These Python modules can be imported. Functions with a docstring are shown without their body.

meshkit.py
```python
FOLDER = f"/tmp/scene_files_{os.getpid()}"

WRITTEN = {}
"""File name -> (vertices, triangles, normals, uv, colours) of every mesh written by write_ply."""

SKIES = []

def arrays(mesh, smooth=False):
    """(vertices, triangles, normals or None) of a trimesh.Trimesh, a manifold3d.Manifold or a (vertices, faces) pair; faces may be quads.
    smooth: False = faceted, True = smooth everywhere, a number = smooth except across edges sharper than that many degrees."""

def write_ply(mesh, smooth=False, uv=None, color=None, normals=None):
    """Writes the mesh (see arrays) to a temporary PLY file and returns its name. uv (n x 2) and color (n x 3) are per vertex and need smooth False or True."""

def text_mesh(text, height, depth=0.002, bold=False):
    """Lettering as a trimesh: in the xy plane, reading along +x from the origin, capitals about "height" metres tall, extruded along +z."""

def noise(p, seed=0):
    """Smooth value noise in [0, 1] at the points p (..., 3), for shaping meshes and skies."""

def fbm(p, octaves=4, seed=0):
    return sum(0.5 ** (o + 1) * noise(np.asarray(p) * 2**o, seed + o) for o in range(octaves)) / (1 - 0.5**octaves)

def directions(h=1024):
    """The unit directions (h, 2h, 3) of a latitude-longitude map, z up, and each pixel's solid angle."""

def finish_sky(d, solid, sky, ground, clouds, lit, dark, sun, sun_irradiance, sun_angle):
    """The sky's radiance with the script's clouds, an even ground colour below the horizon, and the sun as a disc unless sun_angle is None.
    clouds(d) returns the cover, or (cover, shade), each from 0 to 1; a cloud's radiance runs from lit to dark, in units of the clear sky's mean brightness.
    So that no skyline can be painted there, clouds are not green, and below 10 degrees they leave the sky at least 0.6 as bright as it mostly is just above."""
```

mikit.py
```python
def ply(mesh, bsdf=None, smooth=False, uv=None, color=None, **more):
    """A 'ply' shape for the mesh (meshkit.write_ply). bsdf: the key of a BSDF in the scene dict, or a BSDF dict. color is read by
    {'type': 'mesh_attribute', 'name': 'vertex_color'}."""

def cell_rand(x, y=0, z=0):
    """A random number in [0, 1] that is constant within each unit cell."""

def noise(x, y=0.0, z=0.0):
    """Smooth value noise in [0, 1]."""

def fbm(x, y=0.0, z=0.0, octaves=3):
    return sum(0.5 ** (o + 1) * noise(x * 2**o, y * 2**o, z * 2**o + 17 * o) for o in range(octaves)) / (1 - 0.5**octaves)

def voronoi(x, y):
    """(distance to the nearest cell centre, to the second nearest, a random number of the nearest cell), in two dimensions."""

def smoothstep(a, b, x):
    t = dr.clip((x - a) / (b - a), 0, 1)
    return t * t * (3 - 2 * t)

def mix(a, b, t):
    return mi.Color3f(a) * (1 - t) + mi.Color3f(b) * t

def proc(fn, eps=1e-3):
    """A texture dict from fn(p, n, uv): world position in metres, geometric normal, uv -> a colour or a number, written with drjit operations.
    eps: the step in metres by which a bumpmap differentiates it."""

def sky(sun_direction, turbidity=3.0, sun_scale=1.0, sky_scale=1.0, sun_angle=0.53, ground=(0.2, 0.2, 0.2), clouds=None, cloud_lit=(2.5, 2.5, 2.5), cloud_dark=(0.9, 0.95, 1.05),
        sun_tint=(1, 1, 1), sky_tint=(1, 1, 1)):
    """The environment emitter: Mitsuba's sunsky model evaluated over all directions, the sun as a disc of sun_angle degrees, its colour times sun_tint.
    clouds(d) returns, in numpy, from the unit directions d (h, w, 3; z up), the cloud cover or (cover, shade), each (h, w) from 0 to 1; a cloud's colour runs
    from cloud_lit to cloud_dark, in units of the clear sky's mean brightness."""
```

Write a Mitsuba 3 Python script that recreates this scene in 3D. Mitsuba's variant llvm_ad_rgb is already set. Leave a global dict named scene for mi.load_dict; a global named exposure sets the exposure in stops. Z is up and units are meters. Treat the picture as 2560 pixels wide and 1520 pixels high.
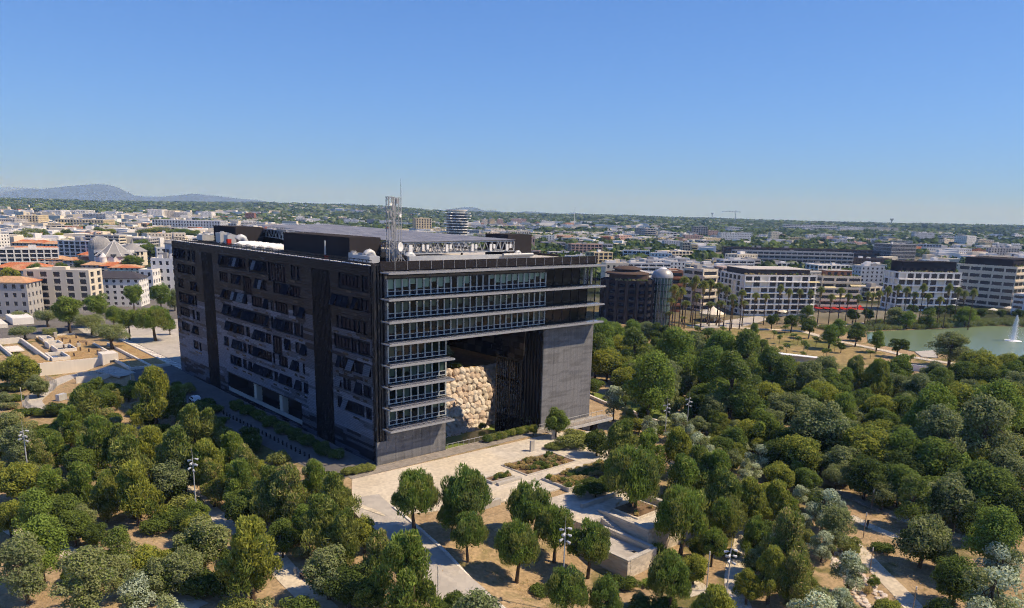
import math, random, numpy as np, trimesh, mitsuba as mi, mikit, meshkit, shapely, shapely.geometry as sg
import drjit as dr
from mikit import proc, noise, fbm, voronoi, cell_rand, smoothstep, mix
T = mi.ScalarTransform4f
scene, labels = {}, {}

# ---------------------------------------------------------------- camera, sky, exposure
EYE, PITCH, ROLL = (0.0, 0.0, 46.96), 0.23526, 0.02645
_f = np.array([0, math.cos(PITCH), -math.sin(PITCH)]); _u = np.array([0, math.sin(PITCH), math.cos(PITCH)])
_up = math.cos(ROLL) * _u - math.sin(ROLL) * np.array([1.0, 0, 0])
scene['camera'] = dict(type='perspective', fov=68.94585, fov_axis='x', near_clip=1.0, far_clip=90000.0,
                       principal_point_offset_y=-0.14474,
                       to_world=T().look_at(origin=list(EYE), target=list(np.array(EYE) + _f), up=list(_up)),
                       medium={'type': 'ref', 'id': 'air'})
scene['sky'] = mikit.sky((5.05, -0.20, 6.0), turbidity=2.4, sky_scale=0.85, sky_tint=(0.61, 0.90, 1.40), sun_tint=(1.03, 0.995, 0.93), ground=(0.16, 0.15, 0.12))
exposure = 1.9

# ---------------------------------------------------------------- keys, labels, meshes
ORD = 'first second third fourth fifth sixth seventh eighth ninth tenth eleventh twelfth thirteenth fourteenth fifteenth sixteenth seventeenth eighteenth nineteenth twentieth'.split()
ORD += ['twenty ' + o for o in ORD[:9]] + ['thirtieth']
used = {}
def key(name, parent=None):
    k = name if parent is None else parent + '__' + name
    n = used.get(k, -1) + 1
    used[k] = n
    return k if n == 0 else '%s_%03d' % (k, n)
def tag(k, label=None, cat=None, group=None, kind=None):
    d = labels.setdefault(k, {})
    for a, b in (('label', label), ('category', cat), ('group', group), ('kind', kind)):
        if b: d[a] = b
    return k
def thing(name, label, cat, group=None, kind=None):
    return tag(key(name), label, cat, group, kind)
def put(name, mesh, mat, parent=None, tw=None, smooth=False, uv=None, **tags):
    k = key(name, parent)
    d = dict(mesh) if isinstance(mesh, dict) else mikit.ply(mesh, None, smooth=smooth, uv=uv)
    d['bsdf'] = {'type': 'ref', 'id': 'mat_' + mat}
    if tw is not None: d['to_world'] = tw
    scene[k] = d
    if tags: tag(k, **tags)
    return k
def shape(mesh, smooth=False, uv=None):
    return mikit.ply(mesh, None, smooth=smooth, uv=uv)

BOXF = np.array([[0, 2, 1], [0, 3, 2], [4, 5, 6], [4, 6, 7], [0, 1, 5], [0, 5, 4], [1, 2, 6], [1, 6, 5], [2, 3, 7], [2, 7, 6], [3, 0, 4], [3, 4, 7]])
class MB:
    """Collects boxes, bars, prisms and tubes into one mesh."""
    def __init__(self): self.v, self.f, self.n = [], [], 0
    def add(self, v, f):
        v = np.asarray(v, float); f = np.asarray(f, int)
        self.v.append(v); self.f.append(f + self.n); self.n += len(v); return self
    def mesh(self): return (np.vstack(self.v), np.vstack(self.f))
    def box(self, x0, x1, y0, y1, z0, z1):
        if x0 > x1: x0, x1 = x1, x0
        if y0 > y1: y0, y1 = y1, y0
        if z0 > z1: z0, z1 = z1, z0
        return self.add([[x0, y0, z0], [x1, y0, z0], [x1, y1, z0], [x0, y1, z0], [x0, y0, z1], [x1, y0, z1], [x1, y1, z1], [x0, y1, z1]], BOXF)
    def quad(self, a, b, c, d): return self.add([a, b, c, d], [[0, 1, 2], [0, 2, 3]])
    def prism(self, poly, z0, z1):
        p = sg.Polygon(poly) if not hasattr(poly, 'exterior') else poly
        m = trimesh.creation.extrude_polygon(p, z1 - z0, engine='earcut')
        return self.add(np.array(m.vertices) + [0, 0, z0], m.faces)
    def bar(self, a, b, w, h=None):
        """a straight bar of square or w x h section from a to b"""
        a, b = np.asarray(a, float), np.asarray(b, float); h = h or w
        d = (b - a) / max(np.linalg.norm(b - a), 1e-9)
        s = np.cross(d, [0, 0, 1.0]) if abs(d[2]) < 0.95 else np.array([1.0, 0, 0])
        s /= np.linalg.norm(s); t = np.cross(s, d)
        c = [p + s * i * w / 2 + t * j * h / 2 for p in (a, b) for i, j in ((-1, -1), (1, -1), (1, 1), (-1, 1))]
        return self.add(c, BOXF)
    def tube(self, pts, r, sides=8, cap=True):
        p = np.asarray(pts, float); r = np.broadcast_to(np.asarray(r, float), (len(p),))
        t = np.gradient(p, axis=0); t /= np.linalg.norm(t, axis=1, keepdims=True) + 1e-12
        a = np.cross(t, np.where(np.abs(t[:, 2:]) < 0.9, [0, 0, 1.0], [1.0, 0, 0])); a /= np.linalg.norm(a, axis=1, keepdims=True) + 1e-12
        b = np.cross(t, a); g = np.arange(sides) * 2 * np.pi / sides
        v = p[:, None] + r[:, None, None] * (np.cos(g)[None, :, None] * a[:, None] + np.sin(g)[None, :, None] * b[:, None])
        v = v.reshape(-1, 3); f = []
        for i in range(len(p) - 1):
            for j in range(sides):
                A, B, C, D = i * sides + j, i * sides + (j + 1) % sides, (i + 1) * sides + (j + 1) % sides, (i + 1) * sides + j
                f += [[A, B, C], [A, C, D]]
        if cap:
            v = np.vstack([v, p[0], p[-1]]); n = len(v)
            for j in range(sides):
                f += [[n - 2, (j + 1) % sides, j], [n - 1, (len(p) - 1) * sides + j, (len(p) - 1) * sides + (j + 1) % sides]]
        return self.add(v, f)
    def lathe(self, prof, sides=24, at=(0, 0, 0)):
        """prof: (radius, z) rows from bottom to top"""
        g = np.arange(sides) * 2 * np.pi / sides
        v = np.array([[r * math.cos(a), r * math.sin(a), z] for r, z in prof for a in g]) + np.array(at)
        f = []
        for i in range(len(prof) - 1):
            for j in range(sides):
                A, B, C, D = i * sides + j, i * sides + (j + 1) % sides, (i + 1) * sides + (j + 1) % sides, (i + 1) * sides + j
                f += [[A, B, C], [A, C, D]]
        return self.add(v, f)
    def moved(self, M):
        v, f = self.mesh(); M = np.asarray(M, float)
        return (v @ M[:3, :3].T + M[:3, 3], f)

# ---------------------------------------------------------------- materials (each one once)
def rgb(*c): return {'type': 'rgb', 'value': list(c)}
def two(d): return {'type': 'twosided', 'bsdf': d}
def pr(base, rough=0.7, spec=0.4, metal=0.0, **k):
    return two({'type': 'principled', 'base_color': base if isinstance(base, dict) else rgb(*base), 'roughness': rough, 'specular': spec, 'metallic': metal, **k})
def df(base): return two({'type': 'diffuse', 'reflectance': base if isinstance(base, dict) else rgb(*base)})
def worn(c, amount=0.12, scale=0.6):
    """a plain colour with patchy weathering and faint vertical streaks"""
    c = np.array(c)
    def fn(p, n, uv):
        t = fbm(p.x * scale, p.y * scale, p.z * scale * 0.5, 3) - 0.5
        s = noise(p.x * 2.1 + p.y * 1.7, p.y * 1.3 - p.x, p.z * 0.15) - 0.5
        return mi.Color3f(*c.tolist()) * (1 + amount * 1.6 * t + amount * s)
    return proc(fn)
class Mats(dict):
    def __setitem__(s, k, v): scene['mat_' + k] = v
M = Mats()
M['dark_metal'] = pr((0.018, 0.019, 0.023), 0.45)
M['steel'] = pr((0.36, 0.37, 0.38), 0.45, metal=0.3)
M['galvanised'] = pr(worn((0.50, 0.52, 0.53), 0.1, 1.5), 0.5, metal=0.25)
M['canopy_edge'] = pr((0.27, 0.285, 0.31), 0.5)
M['mullion'] = pr((0.42, 0.46, 0.46), 0.5)
M['white_paint'] = pr((0.78, 0.78, 0.76), 0.5)
M['rail_metal'] = pr((0.30, 0.31, 0.31), 0.5)
for i, c in enumerate(((0.0085, 0.0105, 0.018), (0.015, 0.0185, 0.031), (0.068, 0.082, 0.116), (0.138, 0.160, 0.215))):
    def fn(p, n, uv, c=c):
        rib = smoothstep(0.35, 0.65, dr.abs(2 * (p.z * 3.0 - dr.floor(p.z * 3.0)) - 1))
        return mi.Color3f(*c) * (0.72 + 0.4 * rib) * (0.85 + 0.3 * noise(p.x * 0.7, p.y * 0.7, p.z * 3))
    M['cladding_%d' % i] = pr(proc(fn), 0.5, 0.15)
def _mesh_clad(p, n, uv):
    a = smoothstep(0.25, 0.75, dr.abs(2 * (p.z * 5.0 - dr.floor(p.z * 5.0)) - 1))
    band = noise(p.x * 0.22 + p.y * 0.2, p.z * 2.3, 3.0)
    st = noise((p.x + p.y) * 2.6, p.z * 0.12, 1.0)
    return mi.Color3f(0.20, 0.205, 0.216) * (0.78 + 0.25 * a) * (0.80 + 0.22 * smoothstep(0.25, 0.5, band)) * (0.85 + 0.3 * st)
M['mesh_cladding'] = df(proc(_mesh_clad))
M['dark_glass'] = pr((0.011, 0.015, 0.028), 0.18, 0.03)
M['flap'] = df((0.014, 0.017, 0.028)); M['window_frame'] = df((0.012, 0.012, 0.016))
M['glass'] = {'type': 'thindielectric', 'int_ior': 1.28, 'specular_transmittance': rgb(0.58, 0.70, 0.66)}
M['smoked_glass'] = {'type': 'thindielectric', 'int_ior': 1.22, 'specular_transmittance': rgb(0.58, 0.62, 0.66)}
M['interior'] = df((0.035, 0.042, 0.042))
M['blind'] = df((0.62, 0.70, 0.64))
M['solar'] = pr((0.055, 0.06, 0.085), 0.16, 0.7)
M['solar_frame'] = pr((0.42, 0.43, 0.45), 0.4, metal=0.4)
M['checker_0'] = pr(worn((0.018, 0.017, 0.017)), 0.5)
M['checker_1'] = pr(worn((0.045, 0.041, 0.037)), 0.5)
M['checker_2'] = pr(worn((0.10, 0.09, 0.08)), 0.5)
M['concrete'] = df(worn((0.46, 0.44, 0.40), 0.18, 0.5))
M['pale_concrete'] = df(worn((0.70, 0.665, 0.60), 0.10, 0.4))
def _sand(p, n, uv):
    base = mix((0.50, 0.44, 0.335), (0.67, 0.615, 0.50), fbm(p.x * 0.16, p.y * 0.16, 0, 4))
    worn_ = mix((0.46, 0.43, 0.38), (0.58, 0.55, 0.49), noise(p.x * 0.9, p.y * 0.9))
    track = smoothstep(0.55, 0.8, noise((p.x * 0.74 - p.y * 0.67) * 0.09, (p.x * 0.67 + p.y * 0.74) * 0.7, 3.0))
    return mix(base, worn_, smoothstep(0.5, 0.66, fbm(p.x * 0.055, p.y * 0.055, 7.0, 3)) * 0.8 + 0.2 * track) * (0.86 + 0.28 * noise(p.x * 2.5, p.y * 2.5))
M['sand'] = df(proc(_sand))
def _paving(p, n, uv):
    r = cell_rand(p.x * 0.9, p.y * 0.9)
    return mi.Color3f(0.47, 0.445, 0.40) * (0.86 + 0.14 * r) * (0.82 + 0.36 * fbm(p.x * 0.25, p.y * 0.25, 0, 4))
M['paving'] = df(proc(_paving))
M['asphalt'] = df(worn((0.16, 0.155, 0.15), 0.2, 0.3))
M['timber_deck'] = df(worn((0.30, 0.275, 0.245), 0.25, 1.5))
def _ground(p, n, uv):
    big, mid, fine = fbm(p.x * 0.035, p.y * 0.035, 2.0, 3), fbm(p.x * 0.3, p.y * 0.3, 5.0, 3), noise(p.x * 3.2, p.y * 3.2)
    dry = mix((0.30, 0.215, 0.125), (0.43, 0.335, 0.21), mid) * (0.78 + 0.44 * fine)
    weed = mix((0.12, 0.12, 0.05), (0.20, 0.175, 0.075), fine)
    near = mix(dry, weed, smoothstep(0.56, 0.68, big * 0.55 + mid * 0.45))
    far = mix((0.045, 0.055, 0.028), (0.20, 0.19, 0.15), smoothstep(0.50, 0.72, fbm(p.x * 0.011, p.y * 0.011, 9.0, 4)))
    return mix(near, far, smoothstep(330.0, 430.0, p.y + 0.0 * p.x))
M['ground'] = df(proc(_ground))
def _lawn(p, n, uv):
    return mix((0.30, 0.235, 0.12), (0.17, 0.17, 0.065), smoothstep(0.35, 0.65, fbm(p.x * 0.06, p.y * 0.06, 0, 3))) * (0.8 + 0.4 * noise(p.x * 0.9, p.y * 0.9))
M['lawn'] = df(proc(_lawn))
def _dry_roof(p, n, uv):
    return mix((0.33, 0.20, 0.10), (0.42, 0.33, 0.17), fbm(p.x * 0.4, p.y * 0.4, 0, 3)) * (0.75 + 0.5 * noise(p.x * 2.3, p.y * 2.3))
M['dry_roof'] = df(proc(_dry_roof))
def _ripple(s): return lambda p, n, uv: 0.05 * fbm(p.x * s, p.y * s * 1.4, 0, 3)
M['lake_water'] = {'type': 'bumpmap', 'arbitrary': proc(_ripple(0.8), eps=0.05), 'scale': 1.0, 'bsdf': {'type': 'principled', 'base_color': rgb(0.125, 0.175, 0.10), 'roughness': 0.16, 'specular': 0.35}}
M['pool_water'] = {'type': 'bumpmap', 'arbitrary': proc(_ripple(1.5), eps=0.05), 'scale': 0.5, 'bsdf': {'type': 'principled', 'base_color': rgb(0.15, 0.20, 0.045), 'roughness': 0.2, 'specular': 0.3}}
def _boulder(p, n, uv):
    a, b = fbm(p.x * 0.9, p.y * 0.9, p.z * 0.9, 3), noise(p.x * 4, p.y * 4, p.z * 4)
    tone = mix((0.63, 0.57, 0.49), (0.57, 0.47, 0.39), smoothstep(0.4, 0.75, uv.x))
    return mix(tone, (0.70, 0.66, 0.60), smoothstep(0.45, 0.8, uv.y)) * (0.75 + 0.35 * a + 0.15 * b)
M['boulder'] = df(proc(_boulder))
M['soil'] = df(worn((0.20, 0.14, 0.09), 0.4, 0.8))
def _wallstone(p, n, uv):
    row = dr.floor(p.z * 2.6); q = p.x * 0.8 + p.y * 0.75 + 0.5 * row
    return mi.Color3f(0.66, 0.60, 0.50) * (0.72 + 0.3 * cell_rand(q * 1.6, row)) * (0.82 + 0.36 * fbm(p.x, p.y, p.z * 2, 3))
M['limestone'] = df(proc(_wallstone))
M['bark'] = df(worn((0.115, 0.085, 0.06), 0.4, 3.0))
LEAF = np.array([(0.036, 0.052, 0.018), (0.062, 0.085, 0.024), (0.108, 0.120, 0.040), (0.078, 0.110, 0.028), (0.20, 0.225, 0.185), (0.100, 0.115, 0.062), (0.120, 0.130, 0.030), (0.20, 0.16, 0.09)])
LEAFN = ['dark', 'mid', 'olive', 'fresh', 'silver', 'greygreen', 'yellow', 'straw']
def _leaf(p, n, uv):
    c = mi.Color3f(0.0)
    for i, q in enumerate(LEAF):
        c = dr.select(dr.abs(uv.x * 8 - 0.5 - i) < 0.5, mi.Color3f(*q.tolist()), c)
    v = noise(p.x * 0.16, p.y * 0.16, 4.0)
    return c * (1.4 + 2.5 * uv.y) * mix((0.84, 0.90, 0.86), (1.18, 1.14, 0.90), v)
M['leaf'] = {'type': 'principledthin', 'base_color': proc(_leaf), 'roughness': 0.6, 'diff_trans': 0.7, 'spec_trans': 0.0, 'eta': 1.35}
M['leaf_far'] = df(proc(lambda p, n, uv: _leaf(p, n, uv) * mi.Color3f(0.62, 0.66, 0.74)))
def wall_mat(name, c, amount=0.08): M[name] = df(worn(c, amount, 0.25))
for n_, c_ in dict(wall_white=(0.74, 0.73, 0.70), wall_cream=(0.70, 0.63, 0.50), wall_grey=(0.42, 0.41, 0.40), wall_yellow=(0.62, 0.52, 0.33), wall_pink=(0.58, 0.40, 0.32),
                   wall_brown=(0.10, 0.075, 0.065), wall_dark=(0.045, 0.042, 0.045), wall_brick=(0.36, 0.17, 0.10), wall_bluegrey=(0.52, 0.54, 0.57), roof_flat=(0.50, 0.48, 0.45), roof_slate=(0.07, 0.07, 0.085),
                   zinc=(0.30, 0.30, 0.30)).items(): wall_mat(n_, c_)
def _tile(p, n, uv):
    r = fbm(p.x * 0.09, p.y * 0.09, 1.0, 3); f = noise(p.x * 2.2, p.y * 2.2, p.z)
    return mix((0.50, 0.175, 0.085), (0.52, 0.33, 0.20), smoothstep(0.38, 0.62, r)) * (0.75 + 0.45 * f)
M['roof_tile'] = df(proc(_tile))
M['window_dark'] = pr((0.035, 0.04, 0.05), 0.2, 0.6)
M['red_cloth'] = df((0.45, 0.04, 0.03)); M['pale_cloth'] = df((0.78, 0.72, 0.60)); M['yellow_cloth'] = df((0.58, 0.50, 0.30)); M['skin'] = df((0.45, 0.30, 0.22)); M['cloth_pink'] = df((0.42, 0.34, 0.34))
M['cloth_dark'] = df((0.03, 0.03, 0.045)); M['spray'] = df((0.85, 0.88, 0.9)); M['far_hill'] = df(worn((0.055, 0.07, 0.04), 0.5, 0.004))
def _massif(p, n, uv):
    cliff = smoothstep(0.55, 0.85, noise(p.x * 0.0012, p.y * 0.0008, p.z * 0.002) * (0.6 + 0.4 * noise(p.x * 0.01, p.y * 0.01, p.z * 0.004)) + 0.35 * (1 - n.z))
    return mix((0.05, 0.06, 0.04), (0.20, 0.19, 0.18), cliff)
M['massif'] = df(proc(_massif))

# ---------------------------------------------------------------- frames and ground heights
OX, OY, YAW = -25.02431, 133.31486, 0.73819
CU, SU = math.cos(YAW), math.sin(YAW)
HALL = T().translate([OX, OY, 0]).rotate([0, 0, 1], math.degrees(YAW))       # the town hall's own axes: u along its sunny front, v along its shaded side
def uvw(u, v): return (OX + u * CU - v * SU, OY + u * SU + v * CU)

def sst(a, b, x):
    t = np.clip((np.asarray(x, float) - a) / (b - a), 0, 1)
    return t * t * (3 - 2 * t)
def hz(x, y):
    """height of the natural ground in metres"""
    x, y = np.asarray(x, float), np.asarray(y, float)
    dx, dy = x - OX, y - OY
    u, v = dx * CU + dy * SU, -dx * SU + dy * CU
    right = sst(46, 64, u) * (1 - sst(90, 160, v))
    front = sst(30, 50, -v) * sst(-26, 0, u)
    left = np.maximum(0.55 * sst(20, 70, -v), 0.55 * sst(11, 20, -u) * (1 - sst(134, 148, v)))
    low = -4.5 * np.maximum(np.maximum(right, front), left)
    low = low - 1.6 * sst(18, 40, u) * sst(48, 75, -v)
    r = np.hypot(x, y); az = np.degrees(np.arctan2(x, y))
    low = low * (1 - sst(380, 520, r) * (1 - sst(0, 8, az))) * (1 - 0.35 * sst(450, 700, r))
    pool = sst(15.2, 16.2, u) * (1 - sst(60, 61, u)) * sst(-0.2, 0.6, v) * (1 - sst(26, 30, v))
    low = np.where(pool > 0.01, np.minimum(low, -6.2 * pool), low)
    # far country: it climbs slowly to a wooded rim about as high as the viewer
    rim = np.interp(az, [-45, -35, -28, -18, -10, -5, 0, 7, 14, 21, 33, 45], [42, 41, 39, 60, 57, 36, 35, 38, 32, 28, 38, 38])
    ramp = np.interp(r, [0, 900, 1600, 2600, 4200, 5200, 7500, 12000], [0, 0, 0.03, 0.20, 0.72, 1.0, 1.02, 1.0])
    n = 14 * (meshkit.fbm(np.stack([x * 0.0011, y * 0.0011, x * 0 + 3], -1), 4) - 0.5)
    return low * (1 - sst(900, 1500, r)) + ramp * rim + n * sst(900, 2600, r)

# ---------------------------------------------------------------- ground sheet, mountains, water, paths
def ground_sheet():
    r = np.exp(np.linspace(math.log(40), math.log(12500), 470)); az = np.radians(np.linspace(-62, 62, 380))
    R, A = np.meshgrid(r, az, indexing='ij')
    x, y = R * np.sin(A), R * np.cos(A)
    z = hz(x, y)
    v = np.stack([x, y, z], -1).reshape(-1, 3)
    n = len(az); i, j = np.meshgrid(np.arange(len(r) - 1), np.arange(n - 1), indexing='ij'); a = (i * n + j).ravel()
    return v, np.vstack([np.stack([a, a + n + 1, a + n], 1), np.stack([a, a + 1, a + n + 1], 1)])
put('ground', ground_sheet(), 'ground', smooth=True, kind='structure')
def massif(name, pts, mat, depth, rough, seed):
    """a range of hills: its crest runs through pts, its flanks fall to the plain in front and behind"""
    p = np.array(pts, float); s = np.linspace(0, len(p) - 1, 150); c = np.stack([np.interp(s, range(len(p)), p[:, k]) for k in range(3)], 1)
    t = np.linspace(-1, 1, 46); h = np.clip(1 - np.abs(t), 0, 1) ** 0.85
    v = np.zeros((len(s), len(t), 3)); d = c[:, :2] / np.linalg.norm(c[:, :2], axis=1, keepdims=True)
    v[..., :2] = c[:, None, :2] + d[:, None] * (t[None, :, None] * depth)
    q = np.stack([v[..., 0] * 0.0011, v[..., 1] * 0.0011, v[..., 0] * 0 + seed], -1)
    n = np.abs(2 * meshkit.fbm(q, 4) - 1)
    v[..., 2] = c[:, None, 2] * h[None] * (1 - rough * n * (1 - h[None] * 0.9) * 2) - 5
    N = len(t); i, j = np.meshgrid(np.arange(len(s) - 1), np.arange(N - 1), indexing='ij'); a = (i * N + j).ravel()
    f = np.vstack([np.stack([a, a + N + 1, a + 1], 1), np.stack([a, a + N, a + N + 1], 1)])
    put(name, (v.reshape(-1, 3), f), mat, smooth=True, kind='structure')
massif('mountain', [(-13800.0, 19000.0, 202.8), (-13173.5, 19000.0, 152.7), (-12783.9, 19000.0, 221.5), (-12393.1, 19000.0, 304.8), (-11956.7, 19000.0, 355.0), (-11704.8, 19000.0, 346.8), (-11293.3, 19000.0, 406.1), (-10986.4, 19000.0, 438.3), (-10653.9, 19000.0, 476.0), (-10372.3, 19000.0, 512.4), (-10120.8, 19000.0, 504.2), (-9947.0, 19000.0, 474.6), (-9824.7, 19000.0, 433.8), (-9704.6, 19000.0, 368.6), (-9559.0, 19000.0, 303.9), (-9462.9, 19000.0, 247.6), (-9236.7, 19000.0, 228.9), (-8830.9, 19000.0, 234.4), (-8575.1, 19000.0, 265.5), (-8269.0, 19000.0, 295.3), (-8038.6, 19000.0, 330.6), (-7711.4, 19000.0, 307.1), (-7358.8, 19000.0, 281.9), (-7057.0, 19000.0, 250.4), (-6704.2, 19000.0, 220.2), (-6199.7, 19000.0, 176.7)], 'massif', 2600, 0.42, 5)
massif('hills', [(-21769.5, 30000.0, 428.8), (-20156.0, 30000.0, 539.3), (-19515.0, 30000.0, 555.7), (-18959.1, 30000.0, 531.3), (-18168.6, 30000.0, 462.9), (-16985.6, 30000.0, 319.3)], 'far_hill', 2500, 0.3, 8)
massif('hills', [(-10907.7, 26000.0, 279.9), (-9863.9, 26000.0, 340.2), (-8831.2, 26000.0, 279.4), (-8555.6, 26000.0, 232.8), (-8037.5, 26000.0, 185.5), (-7448.7, 26000.0, 160.3), (-6683.4, 26000.0, 213.5), (-6407.8, 26000.0, 153.3), (-5954.4, 26000.0, 232.2), (-5503.9, 26000.0, 216.9), (-4984.7, 26000.0, 156.2), (-4326.0, 26000.0, 95.6)], 'far_hill', 2500, 0.3, 9)
massif('hills', [(-2646.9, 17000.0, 83.4), (-2374.3, 17000.0, 101.4), (-2102.0, 17000.0, 75.4), (-1806.8, 17000.0, 67.5), (-1625.1, 17000.0, 72.2), (-1466.4, 17000.0, 111.5), (-1239.8, 17000.0, 143.8), (-1013.2, 17000.0, 162.8), (-876.8, 17000.0, 144.3), (-717.2, 17000.0, 95.5), (-513.1, 17000.0, 105.2), (-285.3, 17000.0, 71.3), (-14.7, 17000.0, 73.9), (234.1, 17000.0, 106.7), (643.4, 17000.0, 86.4), (849.0, 17000.0, 51.9), (1255.6, 17000.0, 102.1), (1620.1, 17000.0, 76.2), (1892.0, 17000.0, 87.6), (2165.5, 17000.0, 68.1), (2391.2, 17000.0, 91.6), (2664.9, 17000.0, 72.1), (3074.1, 17000.0, 65.0)], 'far_hill', 1800, 0.3, 11)
massif('hills', [(2345.9, 14000.0, 42.5), (2906.6, 14000.0, 49.6), (3372.0, 14000.0, 76.2), (3840.2, 14000.0, 68.2), (4402.2, 14000.0, 59.0), (4775.3, 14000.0, 54.0), (5205.1, 14000.0, 57.8), (5636.1, 14000.0, 50.7), (6273.6, 14000.0, 39.8), (7021.9, 14000.0, 40.9), (7769.2, 14000.0, 47.4), (8516.7, 14000.0, 52.1), (9451.5, 14000.0, 54.3), (10199.5, 14000.0, 55.4)], 'far_hill', 1500, 0.3, 12)

def slab(name, poly, top, thick, mat, **k):
    return put(name, MB().prism(poly, top - thick, top).mesh(), mat, kind='structure', **k)
def ribbon(name, pts, width, mat, lift=0.06, parent=None, taper=None):
    """a path laid on the ground along pts"""
    ls = sg.LineString(pts); n = max(int(ls.length / 1.2), 4); d = np.linspace(0, ls.length, n)
    p = np.array([ls.interpolate(q).coords[0] for q in d])
    for _ in range(6): p[1:-1] = (p[:-2] + 2 * p[1:-1] + p[2:]) / 4
    t = np.gradient(p, axis=0); t /= np.linalg.norm(t, axis=1, keepdims=True); nrm = np.stack([-t[:, 1], t[:, 0]], 1)
    K = 7; off = np.linspace(-0.5, 0.5, K); w = width * (1 + 0.10 * (meshkit.noise(np.stack([d * 0.2, d * 0, d * 0], 1)) - 0.5))
    q = p[:, None] + nrm[:, None] * (off[None, :, None] * w[:, None, None])
    z = hz(q[..., 0], q[..., 1]) + lift; z[:] = np.maximum(z, z[:, 3:4] - 0.05)
    v = np.concatenate([q, z[..., None]], -1)
    v = np.concatenate([v[:, :1] - [0, 0, 0.5], v, v[:, -1:] - [0, 0, 0.5]], 1); K += 2
    i, j = np.meshgrid(np.arange(n - 1), np.arange(K - 1), indexing='ij'); a = (i * K + j).ravel()
    return put(name, (v.reshape(-1, 3), np.vstack([np.stack([a, a + K, a + K + 1], 1), np.stack([a, a + K + 1, a + 1], 1)])), mat, parent, kind='structure')

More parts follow.
